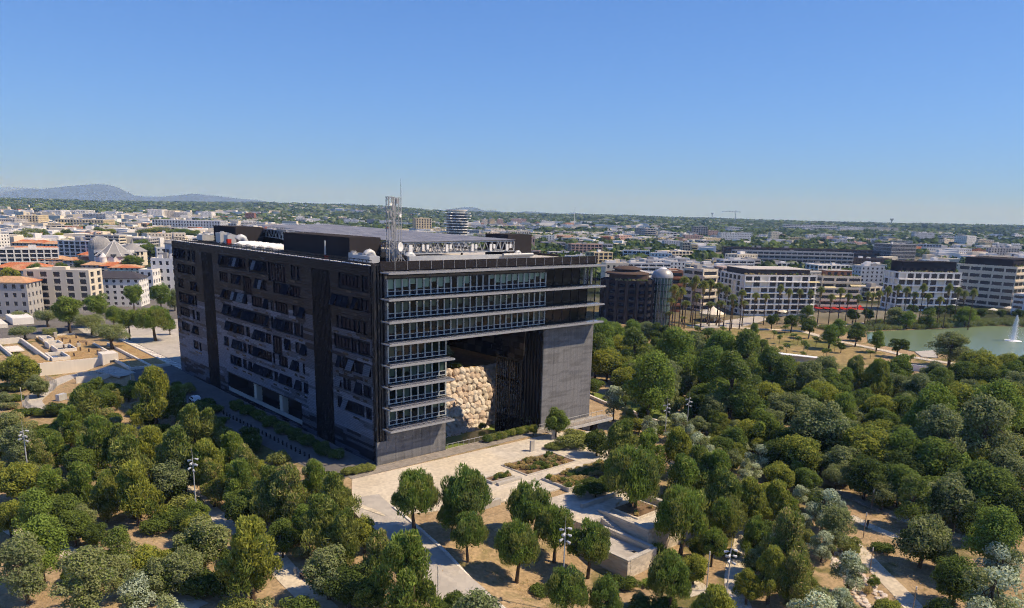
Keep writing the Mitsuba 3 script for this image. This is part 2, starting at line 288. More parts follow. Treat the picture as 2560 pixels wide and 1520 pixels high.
# the bright plaza in front of the building, the boarded strip along it, the grey service road on the shaded side
slab('plaza', [uvw(-7.5, -3.6), uvw(43, -5.0), uvw(50, -9), uvw(52, -22), uvw(40, -27), uvw(24, -30), uvw(12, -29.5), uvw(2, -27), uvw(-6, -24), uvw(-12, -21), uvw(-13.5, -14)], 0.05, 4.0, 'sand')
dk = thing('boardwalk', 'weathered grey boardwalk along the foot of the dark town hall and its pool', 'boardwalk')
labels[dk]['kind'] = 'structure'
nb = 0
for i in range(96):
    u0 = -7.4 + i * 0.52
    v1 = -0.03 if u0 > 15.9 else -0.35
    if u0 < -0.3: v1 = -2.2 + 0.28 * (u0 + 7.4) * 0.9
    m = MB().box(u0, u0 + 0.49, -3.55, v1, -0.5, 0.10 + 0.006 * (i % 3)).mesh()
    put('plank', m, 'timber_deck', dk, tw=HALL)
put('pavement', MB().prism([uvw(0.3, -2.2), uvw(0.3, 150), uvw(-4, 150), uvw(-10, 118), uvw(-14, 100), uvw(-12.5, 60), uvw(-10.5, 0), uvw(-8.5, -2)], -1.5, 0.03).mesh(), 'asphalt', kind='structure')
ribbon('ramp', [uvw(-10.6, -12), uvw(-12.2, -19.5), uvw(-14.1, -32), uvw(-15.3, -41), uvw(-16.5, -49), uvw(-18.5, -60), uvw(-21, -75)], 6.4, 'paving', 0.10)
ribbon('path', [(-34.6, 100.4), (-30.6, 94.5), (-27.4, 90.6), (-24.3, 86.8), (-21.3, 82.9)], 3.6, 'sand')
ribbon('path', [(-60.2, 126.7), (-55.7, 123.5), (-52.0, 118.5), (-48.6, 114.3), (-45.9, 111.6), (-36.2, 103.0)], 3.0, 'sand')
ribbon('path', [(-88.8, 115.5), (-80.6, 109.7), (-76.5, 106.4), (-69.4, 102.1), (-63.5, 99.3), (-56.8, 95.2), (-51.5, 92.5), (-45.9, 89.6), (-43.2, 87.9), (-38.7, 85.0)], 2.6, 'sand')
ribbon('path', [(64.3, 139.4), (67.9, 135.8), (70.4, 131.4), (73.7, 127.6), (78.2, 122.3), (82.2, 117.2), (85.4, 111.7)], 3.0, 'sand')
ribbon('path', [(62.5, 127.9), (64.6, 124.2), (67.4, 120.6), (69.1, 118.0)], 2.2, 'sand')
ribbon('path', [(58.1, 119.3), (58.3, 114.3), (58.1, 107.3), (58.2, 100.5), (57.6, 94.3), (56.7, 89.4)], 3.0, 'sand')
ribbon('path', [(42.0, 131.6), (41.4, 124.0), (39.8, 117.4), (38.0, 111.9), (35.2, 106.0), (33.5, 101.3), (32.1, 94.4), (31.9, 89.0)], 2.8, 'sand')
ribbon('path', [(24.5, 96.0), (26.5, 97.3), (28.7, 98.1)], 3.6, 'sand')
ribbon('path', [(-113.5, 173.1), (-121.1, 181.3), (-127.2, 198.9), (-128.6, 212.1), (-121.9, 216.3), (-108.5, 205.2)], 4.4, 'concrete', 0.14)
# water: the pool under the building, the canal beside it, the lake
slab('pool', [uvw(16.05, 0.1), uvw(60, 0.1), uvw(60, 27), uvw(16.05, 27)], -4.5, 0.3, 'pool_water')
cl = [(22.6, 216.2), (33.4, 213.0), (36.9, 206.6), (45.7, 194.1), (47.5, 184.3), (41.1, 183.7), (36.2, 190.6), (32.5, 198.2), (26.4, 206.7), (22.2, 212.4)]
slab('canal', cl, -4.28, 0.3, 'pool_water')
lake = [(170.0, 357.3), (184.1, 364.0), (209.8, 372.4), (231.0, 382.4), (250.9, 392.4), (263.8, 390.7), (279.8, 388.2), (249.6, 328.4), (204.6, 277.2), (197.9, 288.3), (184.2, 294.9), (173.5, 302.3), (165.8, 305.4), (160.1, 317.3), (155.9, 324.5)]
slab('lake', lake, -4.28, 0.3, 'lake_water')
slab('lawn', [(114.5, 380.7), (116.4, 350.4), (136.4, 350.7), (141.0, 325.4), (145.0, 308.1), (151.6, 299.7), (140.6, 280.9), (118.8, 262.7), (107.6, 276.4), (97.0, 291.8), (90.3, 328.2), (102.5, 371.3)], -4.40, 0.3, 'lawn')

# ---------------------------------------------------------------- the dark town hall
rng = np.random.default_rng(7)
L_, W_, HT = 105.6, 59.0, 37.1
CANZ = [36.22, 31.52, 27.47, 23.43, 19.41, 15.36, 11.31, 7.16]
hall = thing('town_hall', 'large dark blue black office block with glazed projecting floors raised over a pool', 'town hall')
def hp(name, mesh, mat, parent=hall, **k): return put(name, mesh, mat, parent, tw=HALL, **k)
core = MB()
core.box(0.36, 15.95, 1.65, L_, 5.5, HT - 0.02).box(0.36, 15.95, 0.45, L_, -6, 1.0).box(0.36, 15.95, 0.45, 30.2, 1.0, 5.48).box(0.36, 15.95, 70.8, L_, 1.0, 5.48).box(5, 15.95, 30.25, 70.75, 1.0, 5.48)
core.box(2.7, 15.95, 0.45, 1.64, 5.49, 7.1)
core.box(15.97, W_, 62, L_, -1, HT - 0.03)
hp('wall', core.mesh(), 'wall_dark')
hp('roof', MB().box(16.0, 43.0, 1.55, 61.95, HT - 0.7, HT - 0.04).box(43.02, W_, 12, 61.9, HT - 0.7, HT - 0.04).mesh(), 'roof_flat')  # left open over the front of the far leg so sun reaches the boulders
# shaded side: openings first (v0, v1, z0, z1, state), then the cladding around them
ROWZ = [33.9, 29.8, 25.7, 21.8, 17.8, 13.8, 9.7]
openings = []
def row(i, *spans):
    for a, b, st in spans: openings.append((min(a, b), max(a, b), ROWZ[i] - (1.05 if st != 't' else 2.6), ROWZ[i] + 1.05, st))
row(0, (104.27, 95.44, 'o'), (93.49, 91.43, 'c'), (90.41, 87.73, 'c'), (71.80, 55.55, 'o'), (54.01, 44.25, 'o'), (43.64, 34.94, 't'), (32.68, 30.47, 'c'), (29.89, 28.26, 'o'), (12.74, 4.88, 'c'), (4.24, 2.10, 'c'))
row(1, (102.27, 98.99, 'c'), (98.63, 91.28, 'c'), (90.94, 88.58, 'o'), (71.93, 66.72, 'c'), (65.04, 58.77, 'o'), (57.71, 52.81, 't'), (51.05, 47.46, 'o'), (46.89, 44.74, 'c'), (41.48, 33.94, 'o'), (33.51, 28.50, 'c'), (15.65, 9.19, 'o'), (7.69, 4.74, 'o'), (4.58, 1.88, 'b'))
row(2, (102.47, 98.24, 'b'), (93.17, 87.87, 'o'), (70.74, 55.93, 'o'), (53.35, 47.48, 'c'), (46.81, 44.51, 'o'), (43.34, 41.48, 'b'), (40.88, 34.64, 'c'), (32.49, 30.30, 'c'), (29.47, 27.10, 'o'), (13.93, 12.86, 'c'), (12.34, 7.71, 'c'), (7.54, 6.22, 'b'), (5.95, 4.58, 'c'), (3.94, 2.82, 'c'))
row(3, (102.61, 91.08, 'o'), (90.26, 89.05, 'c'), (70.91, 65.61, 'o'), (64.88, 44.40, 'o'), (43.55, 42.33, 'c'), (41.77, 32.77, 'o'), (32.35, 29.40, 'b'), (29.15, 28.16, 'c'), (15.06, 8.74, 'o'), (8.57, 6.39, 'b'), (6.12, 1.78, 'c'))
row(4, (102.40, 95.17, 'c'), (93.07, 91.21, 'c'), (90.12, 87.62, 'c'), (70.10, 58.62, 'o'), (57.55, 55.45, 'c'), (53.12, 47.13, 'o'), (46.79, 43.72, 'b'), (43.15, 38.45, 't'), (37.55, 34.23, 'o'), (32.08, 30.17, 'c'), (29.54, 26.86, 'o'), (14.21, 12.49, 'o'), (12.24, 7.64, 'o'), (7.40, 4.51, 'c'), (4.08, 1.67, 'o'))
row(5, (102.17, 96.01, 'c'), (93.55, 89.08, 'o'), (71.64, 68.70, 'o'), (66.40, 60.38, 'o'), (60.00, 57.84, 'c'), (57.04, 54.94, 'c'), (54.16, 43.98, 'o'), (43.51, 42.33, 'c'), (40.47, 35.94, 'c'), (33.96, 30.73, 'o'), (29.05, 28.01, 'c'), (14.99, 12.71, 'o'), (12.10, 10.69, 'c'), (10.51, 9.06, 'b'), (7.41, 4.90, 'o'), (4.57, 1.55, 'o'))
row(6, (94.04, 90.23, 'c'), (89.55, 87.86, 'c'), (68.48, 61.40, 'o'), (60.58, 58.41, 'c'), (57.34, 55.23, 'o'), (54.44, 44.06, 'o'), (43.25, 41.14, 'c'), (40.44, 34.35, 'o'), (32.60, 29.82, 'o'), (28.98, 26.78, 'c'), (14.49, 12.50, 'o'), (12.14, 4.24, 'o'), (3.74, 1.63, 'b'))
STRIPS = [(76.1, 83.6), (16.0, 23.6)]
BIG = (30.2, 70.8, 1.0, 5.5)
for v0, v1, z0, z1, st in openings:
    w = hp('window', MB().box(0.26, 0.355, v0, v1, z0, z1).mesh(), 'blind' if st == 'b' and rng.random() < 0.12 else 'dark_glass')
    fr = MB(); n = max(int(round((v1 - v0) / 1.35)), 1)
    for i in range(n + 1):
        q = v0 + (v1 - v0) * i / n
        fr.box(0.14, 0.258, q - 0.05, q + 0.05, z0, z1)
    fr.box(0.13, 0.257, v0, v1, z0, z0 + 0.08).box(0.13, 0.257, v0, v1, z1 - 0.08, z1)
    hp('frame', fr.mesh(), 'window_frame', w)
    if st == 'o':
        k = max(int(round((v1 - v0) / 1.9)), 1)
        for i in range(k):
            if rng.random() < 0.45: continue
            a, b = v0 + (v1 - v0) * i / k + 0.06, v0 + (v1 - v0) * (i + 1) / k - 0.06; out = 0.45 + 0.5 * rng.random(); h = z1 - z0
            zb = z1 - math.sqrt(max(h * h - out * out, 0.4))
            P = [(0.08, a, z1), (0.08, b, z1), (0.08 - out, b, zb), (0.08 - out, a, zb)]
            Q = [(x + 0.05, y, z + 0.03) for x, y, z in P]
            hp('flap', MB().add(P + Q, [[0, 2, 1], [0, 3, 2], [4, 5, 6], [4, 6, 7], [0, 1, 5], [0, 5, 4], [1, 2, 6], [1, 6, 5], [2, 3, 7], [2, 7, 6], [3, 0, 4], [3, 4, 7]]).mesh(), 'flap' if rng.random() < 0.85 else 'cladding_2', w)
    if st in 'oc' and rng.random() < 0.8:
        a = v0 + rng.uniform(0.1, 0.6) * (v1 - v0)
        hp('vent', MB().box(-0.02, 0.02, a, a + rng.uniform(1.0, 2.4), z0 - 1.15, z0 - 0.72).mesh(), 'dark_metal')
for s, (a, b) in enumerate(STRIPS):
    for i in range(9):
        z0 = 0.2 + i * 3.9
        pn = hp('strip_pane', MB().box(0.22, 0.35, a, b, z0, z0 + 3.86).mesh(), 'dark_glass')
    fin = MB()
    for i in range(15): fin.box(0.02, 0.215, a + 0.1 + i * (b - a - 0.2) / 14 - 0.04, a + 0.1 + i * (b - a - 0.2) / 14 + 0.04, 0.1, 35.2)
    hp('strip_fins', fin.mesh(), 'dark_metal', kind='stuff')
def tone(v, z):
    """which cladding shade: a dark cap, then pale drifts that break up into dark dashes"""
    q = float(meshkit.fbm(np.array([[v * 0.055, z * 0.16, 1.7]]), 3)[0]); d = float(meshkit.noise(np.array([[v * 0.21, z * 1.9, 4.0]]))[0])
    edge = 27.5 - 0.06 * (60 - v) * (v < 60) - 0.22 * max(v - 62, 0)
    t = 1.75 + 2.6 * (q - 0.5) + 1.9 * (d - 0.5) + 0.07 * (edge - z)
    if z > edge: t = 0.35 + 0.8 * (d - 0.3) * (z < 33)
    if v > 84: t -= 0.5 * sst(8, 24, z)
    if z < 5: t = 1.2 + 0.6 * d
    return int(np.clip(round(t), 0, 3))
skins = []
nz = 62; hrow = HT / nz
for i in range(nz):
    z0, z1 = i * hrow, (i + 1) * hrow - 0.03
    cuts = [(a, b) for a, b, c, d, _ in openings if c < z1 and d > z0]
    if z0 < 35.2: cuts += STRIPS
    if z1 > BIG[2] and z0 < BIG[3]: cuts.append(BIG[:2])
    free = shapely.difference(sg.LineString([(1.3, 0), (L_, 0)]), shapely.union_all([sg.LineString([(a, 0), (b, 0)]) for a, b in cuts])) if cuts else sg.LineString([(1.3, 0), (L_, 0)])
    for g in getattr(free, 'geoms', [free]):
        a, b = sorted((g.coords[0][0], g.coords[-1][0]))
        n = max(int(round((b - a) / rng.uniform(2.6, 4.6))), 1); e = np.linspace(a, b, n + 1)
        if n > 1: e[1:-1] += rng.uniform(-0.6, 0.6, n - 1)
        for c, d in zip(e[:-1], e[1:]):
            if d - c > 0.08: skins.append((c + 0.012, d - 0.012, z0, z1, tone((c + d) / 2, (z0 + z1) / 2), rng.uniform(0, 0.035)))
skins.sort(key=lambda s: -(s[1] - s[0]) / (60 + s[0]))
rest = [MB() for _ in range(4)]
for k, (a, b, z0, z1, t, o) in enumerate(skins):
    if k < 300: hp('cladding_panel', MB().box(o, 0.345, a, b, z0, z1).mesh(), 'cladding_%d' % t)
    else: rest[t].box(o, 0.345, a, b, z0, z1)
for t in range(4): hp('cladding', rest[t].mesh(), 'cladding_%d' % t, kind='stuff')
for v in (55.3, 41.4): hp('pillar', MB().box(0.5, 1.9, v - 0.7, v + 0.7, 1.0, 5.49).mesh(), 'concrete')
hp('balustrade', MB().box(0.1, 0.16, 30.25, 70.75, 1.0, 1.9).box(0.05, 0.2, 30.25, 70.75, 1.9, 2.0).mesh(), 'rail_metal')
# corner: dark tubes standing in the notch
for u, v, w in ((0.25, 0.25, 0.34), (0.3, 1.05, 0.3), (0.95, 0.25, 0.3), (1.5, 0.3, 0.34), (1.35, 0.95, 0.3), (2.0, 0.85, 0.3)):
    hp('column', MB().box(u - w / 2, u + w / 2, v - w / 2, v + w / 2, 4.52, 37.4).mesh(), 'dark_metal')
hp('corner_wall', MB().box(0.37, 2.74, 1.25, 1.62, 4.6, HT).box(2.2, 2.73, 0.32, 1.24, 4.6, HT).mesh(), 'wall_dark')
st = MB()
for i in range(160): st.box(2.2, 2.74, 0.0, 0.3, 4.6 + i * 0.2, 4.73 + i * 0.2)
hp('edge_slats', st.mesh(), 'mesh_cladding', kind='stuff')
# sunny front: base, glazed floors, canopies
for i in range(8):
    u0 = 0.02 + i * 2.01
    hp('base_panel', MB().box(u0, u0 + 1.97, 0.0, 0.44, -1, 4.5).mesh(), 'mesh_cladding')
    if i > 0: hp('base_panel', MB().box(max(u0, 2.76), u0 + 1.97, 0.0, 0.44, 4.53, 7.0).mesh(), 'mesh_cladding')
inner = MB()
inner.box(2.75, 16.0, 1.45, 1.62, 7.16, HT - 0.1).box(16.01, 57.8, 1.45, 1.5, 23.5, 31.5).box(16.01, 55.2, 1.45, 1.5, 31.51, HT - 0.1)
for k, z in enumerate(CANZ): inner.box(2.76, 16.0 if k > 3 else W_, 0.32, 1.44, z - 0.55, z + 0.12)
inner.box(2.77, W_, 0.02, 1.44, HT - 0.35, HT - 0.06).box(15.75, 15.99, 0.31, 1.43, 7.2, 23.4).box(42.6, 42.8, 0.31, 1.43, 23.5, 36.6)
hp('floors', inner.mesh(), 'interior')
BAY = (42.8 - 2.75) / 25
for k in range(1, 8):
    z0, z1 = CANZ[k], CANZ[k - 1]; head = 0.95 if k > 1 else 1.45; n = 25 if k <= 3 else 8
    uend = 2.75 + n * BAY
    if k > 3: uend = 16.0
    e = np.linspace(2.75, uend, n + 1)
    hp('header', MB().box(2.76, uend, 0.0, 0.30, z1 - head, z1 - 0.02).mesh(), 'dark_metal')
    hp('transom', MB().box(2.76, uend, -0.03, 0.09, z0 + 1.02, z0 + 1.14).box(2.76, uend, -0.03, 0.11, z0 + 0.2, z0 + 0.34).mesh(), 'mullion')
    for i in range(n + 1): hp('mullion', MB().box(e[i] - 0.13, e[i] + 0.13, -0.06, 0.12, z0 + 0.14, z1 - head - 0.01).mesh(), 'mullion')
    for i in range(n):
        a, b = e[i] + 0.13, e[i + 1] - 0.13
        g = MB().quad((a, 0.13, z0 + 1.14), (b, 0.13, z0 + 1.14), (b, 0.13, z1 - head), (a, 0.13, z1 - head))
        p_ = hp('pane', g.mesh(), 'glass')
        hp('lower_pane', MB().box(a, b, 0.13, 0.17, z0 + 0.34, z0 + 1.02).mesh(), 'dark_glass')
        top = z1 - head; h = top - z0 - 1.14; r = rng.random()
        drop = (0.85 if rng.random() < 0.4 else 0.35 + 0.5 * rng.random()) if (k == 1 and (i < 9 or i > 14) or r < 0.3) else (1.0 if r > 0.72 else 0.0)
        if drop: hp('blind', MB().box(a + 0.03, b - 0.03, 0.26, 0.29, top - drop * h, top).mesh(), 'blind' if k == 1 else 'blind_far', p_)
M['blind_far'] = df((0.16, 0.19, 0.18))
for k in range(1, 4):
    z0, z1 = CANZ[k], CANZ[k - 1]
    for i in range(6):
        a, b = 42.85 + i * 2.69, 42.85 + (i + 1) * 2.69
        hp('smoked_pane', MB().quad((a + 0.06, 0.1, z0 + 0.3), (b - 0.06, 0.1, z0 + 0.3), (b - 0.06, 0.1, z1 - 0.6), (a + 0.06, 0.1, z1 - 0.6)).mesh(), 'smoked_glass')
        hp('post', MB().box(b - 0.07, b + 0.05, -0.02, 0.2, z0 + 0.14, z1 - 0.5).mesh(), 'dark_metal')
    if k == 1:
        for u in (55.6, 56.6, 57.9): hp('post', MB().box(u, u + 0.25, 0.4, 0.8, z0 + 0.14, z1 - 0.6).mesh(), 'white_paint')
    hp('header', MB().box(42.82, W_, 0.0, 0.3, z1 - 0.6, z1 - 0.02).mesh(), 'dark_metal')
for k, z in enumerate(CANZ):
    u0, u1 = 1.16, (16.0 if k > 3 else 59.05)
    c = MB().box(u0, u1, -3.0, -2.82, z - 0.36, z).box(u0, u1, -0.34, -0.12, z - 0.3, z - 0.05)
    n = max(int((u1 - u0) / 4.9), 3)
    for i in range(n + 1):
        q = min(max(u0 + (u1 - u0) * i / n, u0 + 0.06), u1 - 0.06)
        c.box(q - 0.06, q + 0.06, -2.815, -0.345, z - 0.28, z - 0.02)
    cn = hp('canopy', c.mesh(), 'canopy_edge')
    for i in range(n):
        a, b = u0 + (u1 - u0) * i / n + 0.14, u0 + (u1 - u0) * (i + 1) / n - 0.14
        if i == 0 and k > 0: a += 0.9
        m = 3; ww = (b - a) / m
        for j in range(m):
            s = MB()
            for y0, y1 in ((-2.76, -2.16), (-2.02, -1.42), (-1.28, -0.72)): s.box(a + j * ww + 0.04, a + (j + 1) * ww - 0.04, y0, y1, z - 0.1 + 0.05 * (y1 + 0.7), z - 0.055 + 0.05 * (y1 + 0.7))
            hp('solar_panel', s.mesh(), 'solar', cn)
        hp('panel_rail', MB().box(a, b, -2.14, -2.04, z - 0.14, z - 0.09).box(a, b, -1.40, -1.30, z - 0.14, z - 0.06).mesh(), 'solar_frame', cn)
    if k > 0:
        rl = MB(); q = u0 + 0.6
        while q < u1 - 0.5:
            rl.bar((q, -0.5, z - 0.05), (q, -0.5, z + 1.0), 0.05); q += 1.62
        rl.bar((u0 + 0.6, -0.5, z + 0.97), (u1 - 0.6, -0.5, z + 0.97), 0.025).box(u0 + 0.2, u1 - 0.2, -0.62, -0.40, z - 0.1, z - 0.02)
        hp('safety_rail', rl.mesh(), 'dark_metal', cn)
lv = MB()
for i in range(8): lv.box(1.2, W_, -0.22, -0.05, 36.5 + i * 0.19, 36.62 + i * 0.19)
hp('parapet_louvres', lv.mesh(), 'wall_dark', kind='stuff')
hp('parapet', MB().box(1.2, W_, -0.02, 0.25, 36.3, 37.95).mesh(), 'wall_brown')
for i in range(21): hp('parapet_post', MB().box(4.2 + i * 2.7, 4.28 + i * 2.7, -0.30, -0.225, 36.4, 38.05).mesh(), 'steel')
# far leg with its metal mesh skin
lw = (W_ - 42.9) / 5
for i in range(5):
    for j in range(7):
        hp('mesh_panel', MB().box(42.9 + i * lw + 0.015, 42.9 + (i + 1) * lw - 0.015, 0.0, 0.35, -6 + j * 4.2 + 0.015, min(-6 + (j + 1) * 4.2, 23.0)).mesh(), 'mesh_cladding')
for q in range(6): hp('column', MB().box(42.95, 43.35, 0.5 + q * 1.0, 0.85 + q * 1.0, -6, 23.0).mesh(), 'dark_metal')
for j in range(4):
    v = 18.2; z0 = 10.8 + j * 1.58
    while v < 48:
        w = rng.choice([1.6, 2.4, 3.4]); hp('checker_panel', MB().box(54.0 - rng.uniform(0, 0.04), 54.2, v, min(v + w, 48) - 0.03, z0, z0 + 1.55).mesh(), 'checker_%d' % rng.choice([0, 0, 1, 1, 2, 2]))
        v += w
for i in range(12): hp('grille_bar', MB().box(42.95, 43.2, 6.8 + i * 0.78, 6.8 + i * 0.78 + (0.5 if i in (0, 5, 11) else 0.14), -6, 14.25).mesh(), 'dark_metal')
hp('grille_rail', MB().box(42.9, 43.25, 6.6, 15.9, 13.9, 14.25).box(43.22, 43.6, 6.6, 15.9, 8.6, 9.2).box(43.25, 43.6, 6.6, 15.9, -6, 0.2).bar((43.5, 7, 5.2), (43.5, 15.5, 9.0), 0.4).mesh(), 'dark_metal')
hp('inner_wall', MB().box(58.7, 58.98, 0.36, 61.9, -6, 20).box(54.25, 54.4, 18.2, 60, 17.2, 22.6).box(43.3, 58.9, 20, 61.9, 22.7, 23.2).box(58.6, 58.9, 20, 61.9, 23.3, 36).box(43.3, 58.5, 20, 20.3, 23.3, 36.3).mesh(), 'wall_dark')  # added dark backing for the gap, set clear of sunlight bound for the boulders
# roof edge along the shaded side
rl = MB()
q = 1.6
while q < L_: rl.box(0.42, 0.50, q, q + 0.08, HT, HT + 1.0); q += 1.5
rl.box(0.40, 0.52, 1.5, L_, HT + 0.92, HT + 1.05).box(0.40, 0.52, 1.5, L_, HT + 0.42, HT + 0.52).box(1.3, 1.4, 1.5, L_, HT + 0.3, HT + 0.45)
hp('roof_rail', rl.mesh(), 'dark_metal')
for i in range(34): hp('gutter_plate', MB().box(0.55, 1.25, 1.6 + i * 3.05, 1.6 + i * 3.05 + 2.85, HT - 0.01, HT + 0.10).mesh(), 'white_paint')
hp('roof_rail', MB().box(W_ - 0.5, W_ - 0.4, 12, 75, HT + 0.9, HT + 1.0).box(W_ - 0.5, W_ - 0.4, 12, 75, HT + 0.1, HT + 0.55).mesh(), 'wall_brown')

# ---------------------------------------------------------------- plants: leafy crowns built from many small blades
PAL = {n: (i + 0.5) / 8 for i, n in enumerate(LEAFN)}
def blades(c, d, ln, wd, rg, pal, bright, nrm=None):
    """one diamond-shaped blade at each c, its long axis along d"""
    n = len(c); d = d / (np.linalg.norm(d, axis=1, keepdims=True) + 1e-9)
    s = np.cross(d, rg.normal(size=(n, 3)) if nrm is None else nrm + 0.45 * rg.normal(size=(n, 3))); s /= np.linalg.norm(s, axis=1, keepdims=True) + 1e-9
    ln = np.broadcast_to(ln, (n,))[:, None] * rg.uniform(0.7, 1.3, (n, 1)); wd = np.broadcast_to(wd, (n,))[:, None] * rg.uniform(0.7, 1.3, (n, 1))
    nb = np.cross(s, d) * wd * 0.25
    v = np.stack([c - d * ln * 0.5, c + s * wd * 0.5 + nb, c + d * ln * 0.5, c - s * wd * 0.5 + nb], 1).reshape(-1, 3)
    i = np.arange(n)[:, None] * 4
    f = np.vstack([i + [0, 1, 2], i + [0, 2, 3]])
    uv = np.stack([np.broadcast_to(pal, (n,)), np.clip(np.broadcast_to(bright, (n,)) + rg.uniform(-0.18, 0.18, n), 0, 1)], 1)
    return v, f, np.repeat(uv, 4, 0)
def onball(n, rg):
    d = rg.normal(size=(n, 3)); return d / np.linalg.norm(d, axis=1, keepdims=True)
class Foliage:
    def __init__(s, seed): s.rg = np.random.default_rng(seed); s.v, s.f, s.uv, s.n = [], [], [], 0
    def add(s, v, f, uv): s.v.append(v); s.f.append(f + s.n); s.uv.append(uv); s.n += len(v)
    def lobe(s, c, r, n, ln, wd, pal, bright=0.5, out=0.7, up=0.3, spread=0.5, squash=(1, 1, 1), lift=-0.6, flat=0.0):
        """a ball of blades round c: most sit near its skin and point out and up"""
        rg = s.rg; d = onball(int(n * 1.5), rg); d = d[d[:, 2] > lift + rg.uniform(-0.3, 0.3, len(d))][:n]
        rad = (1 - 0.45 * rg.random(len(d)) ** 2.2) * (1 + 0.09 * rg.normal(size=len(d)))
        p = np.asarray(c) + d * rad[:, None] * r * np.asarray(squash)
        a = d * out + np.array([0, 0, up]) + rg.normal(size=d.shape) * spread
        if flat:
            tang = np.cross(d, rg.normal(size=d.shape)); tang /= np.linalg.norm(tang, axis=1, keepdims=True) + 1e-9; w_ = (rg.random(len(d)) < flat)[:, None]
            a = np.where(w_, tang + 0.35 * rg.normal(size=d.shape), a)
        pl = np.where(rg.random(len(d)) < 0.85, PAL[pal[0]], PAL[pal[-1]])
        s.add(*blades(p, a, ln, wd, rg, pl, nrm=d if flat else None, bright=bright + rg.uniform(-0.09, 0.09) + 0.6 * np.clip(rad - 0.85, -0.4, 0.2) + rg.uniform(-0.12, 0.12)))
    def shape(s): return shape((np.vstack(s.v), np.vstack(s.f)), uv=np.vstack(s.uv))
def limbs(trunk_h, r, crown, rg, n=7, lean=0.0, start=0.55):
    m = MB(); top = np.array([lean, lean * 0.4, trunk_h])
    k = np.linspace(0, 1, 6)[:, None]
    path = k * top + np.array([1, 0.6, 0]) * (np.sin(k * 3.1) * 0.12 * r * 6); path[0, 2] = -0.6
    m.tube(path, r * np.linspace(1.25, 0.45, 6), 7)
    for i in range(n):
        b = path[2] + (path[-1] - path[2]) * rg.uniform(start - 0.4, 1.0); e = np.asarray(crown[i % len(crown)])
        mid = (b + e) / 2 + rg.normal(size=3) * 0.15 + [0, 0, -0.1]
        m.tube([b, mid, e], [r * 0.42, r * 0.28, r * 0.08], 5)
    return shape(m.mesh(), smooth=True)
VAR = {}
def variant(kind, trunk, crown): VAR.setdefault(kind, []).append((trunk, crown))
# every crown is made for a tree 1 unit... in metres at its natural size: (height, width)
NAT = dict(aleppo=(10, 4.6), stone=(8.0, 4.7), oak=(9, 6.9), poplar=(10, 5.1), silver=(7, 3.9), olive=(6, 6.5), shrub=(2.4, 4.2), palm=(13, 4.2), cypress=(10, 2.4), sapling=(4, 2.0), plane=(13, 8), reed=(2.6, 4), dwarfpalm=(2.8, 3.0), bush=(1.4, 2.2), round=(6, 5))
for k in range(4):      # aleppo pine: ragged, upswept sprays, thin yellowish green
    F = Foliage(100 + k); rg = F.rg; C = []
    for i in range(44):
        t = rg.random() ** 0.8; z = 1.3 + 7.4 * t; R = 2.35 * (1 - 0.78 * t ** 1.3) * rg.uniform(0.2, 1.15); a = rg.uniform(0, 6.283)
        c = np.array([R * math.cos(a), R * math.sin(a), z]); r = 0.95 * (1 - 0.45 * t) * rg.uniform(0.7, 1.25)
        C.append(c); F.lobe(c, r, 260, 0.52, 0.13, [('olive', 'straw'), ('olive', 'mid'), ('yellow', 'olive'), ('fresh', 'olive')][k] if i % 4 else ('mid', 'olive'), 0.45 + 0.25 * (t - 0.5), 0.5, 1.3, 0.3, (1, 1, 1.6), flat=0.15)
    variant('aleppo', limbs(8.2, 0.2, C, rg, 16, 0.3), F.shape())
for k in range(4):      # stone pine: one broad rounded head on a bare stem
    F = Foliage(200 + k); rg = F.rg; C = []; el = (1.0, 1.0, 1.22 + 0.1 * (k % 2))
    for i in range(56):
        d = onball(1, rg)[0]; d[2] = abs(d[2]) * 1.35 - 0.6; rr = 2.05 * rg.uniform(0.72, 1.0) ** 0.6
        c = np.array([0, 0, 4.55]) + d / np.linalg.norm(d) * rr * el * rg.uniform(0.85, 1.05); C.append(c - [0, 0, 0.3])
        F.lobe(c, rg.uniform(0.42, 0.72), 200, 0.50, 0.10, ('fresh', 'mid') if i % 3 else ('olive', 'fresh'), 0.5, 0.6, 1.4, 0.28, (1, 1, 1.7), flat=0.1)
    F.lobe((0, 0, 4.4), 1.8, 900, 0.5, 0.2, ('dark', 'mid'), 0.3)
    variant('stone', limbs(4.9, 0.19, C, rg, 16, 0.15 + 0.1 * k, 0.75), F.shape())
for k in range(5):      # broadleaved tree: dense heap of leafy domes
    F = Foliage(300 + k); rg = F.rg; C = []; pal = [('dark', 'mid'), ('mid', 'fresh'), ('mid', 'dark'), ('yellow', 'mid'), ('greygreen', 'mid')][k]
    for i in range(30):
        d = onball(1, rg)[0]; d[2] = d[2] * 0.9 + 0.15; q = rg.uniform(0.55, 1.0)
        c = np.array([0, 0, 4.5]) + d * np.array([2.9, 2.9, 3.4]) * q; C.append(c); r = rg.uniform(0.95, 1.6)
        F.lobe(c, r, 300, 0.36, 0.24, pal, 0.48 + 0.04 * (c[2] - 5) / 3, 0.5, 0.35, 0.8, flat=0.8)
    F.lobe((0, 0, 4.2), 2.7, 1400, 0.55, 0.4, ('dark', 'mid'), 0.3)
    variant('oak', limbs(5.5, 0.24, C, rg, 10), F.shape())
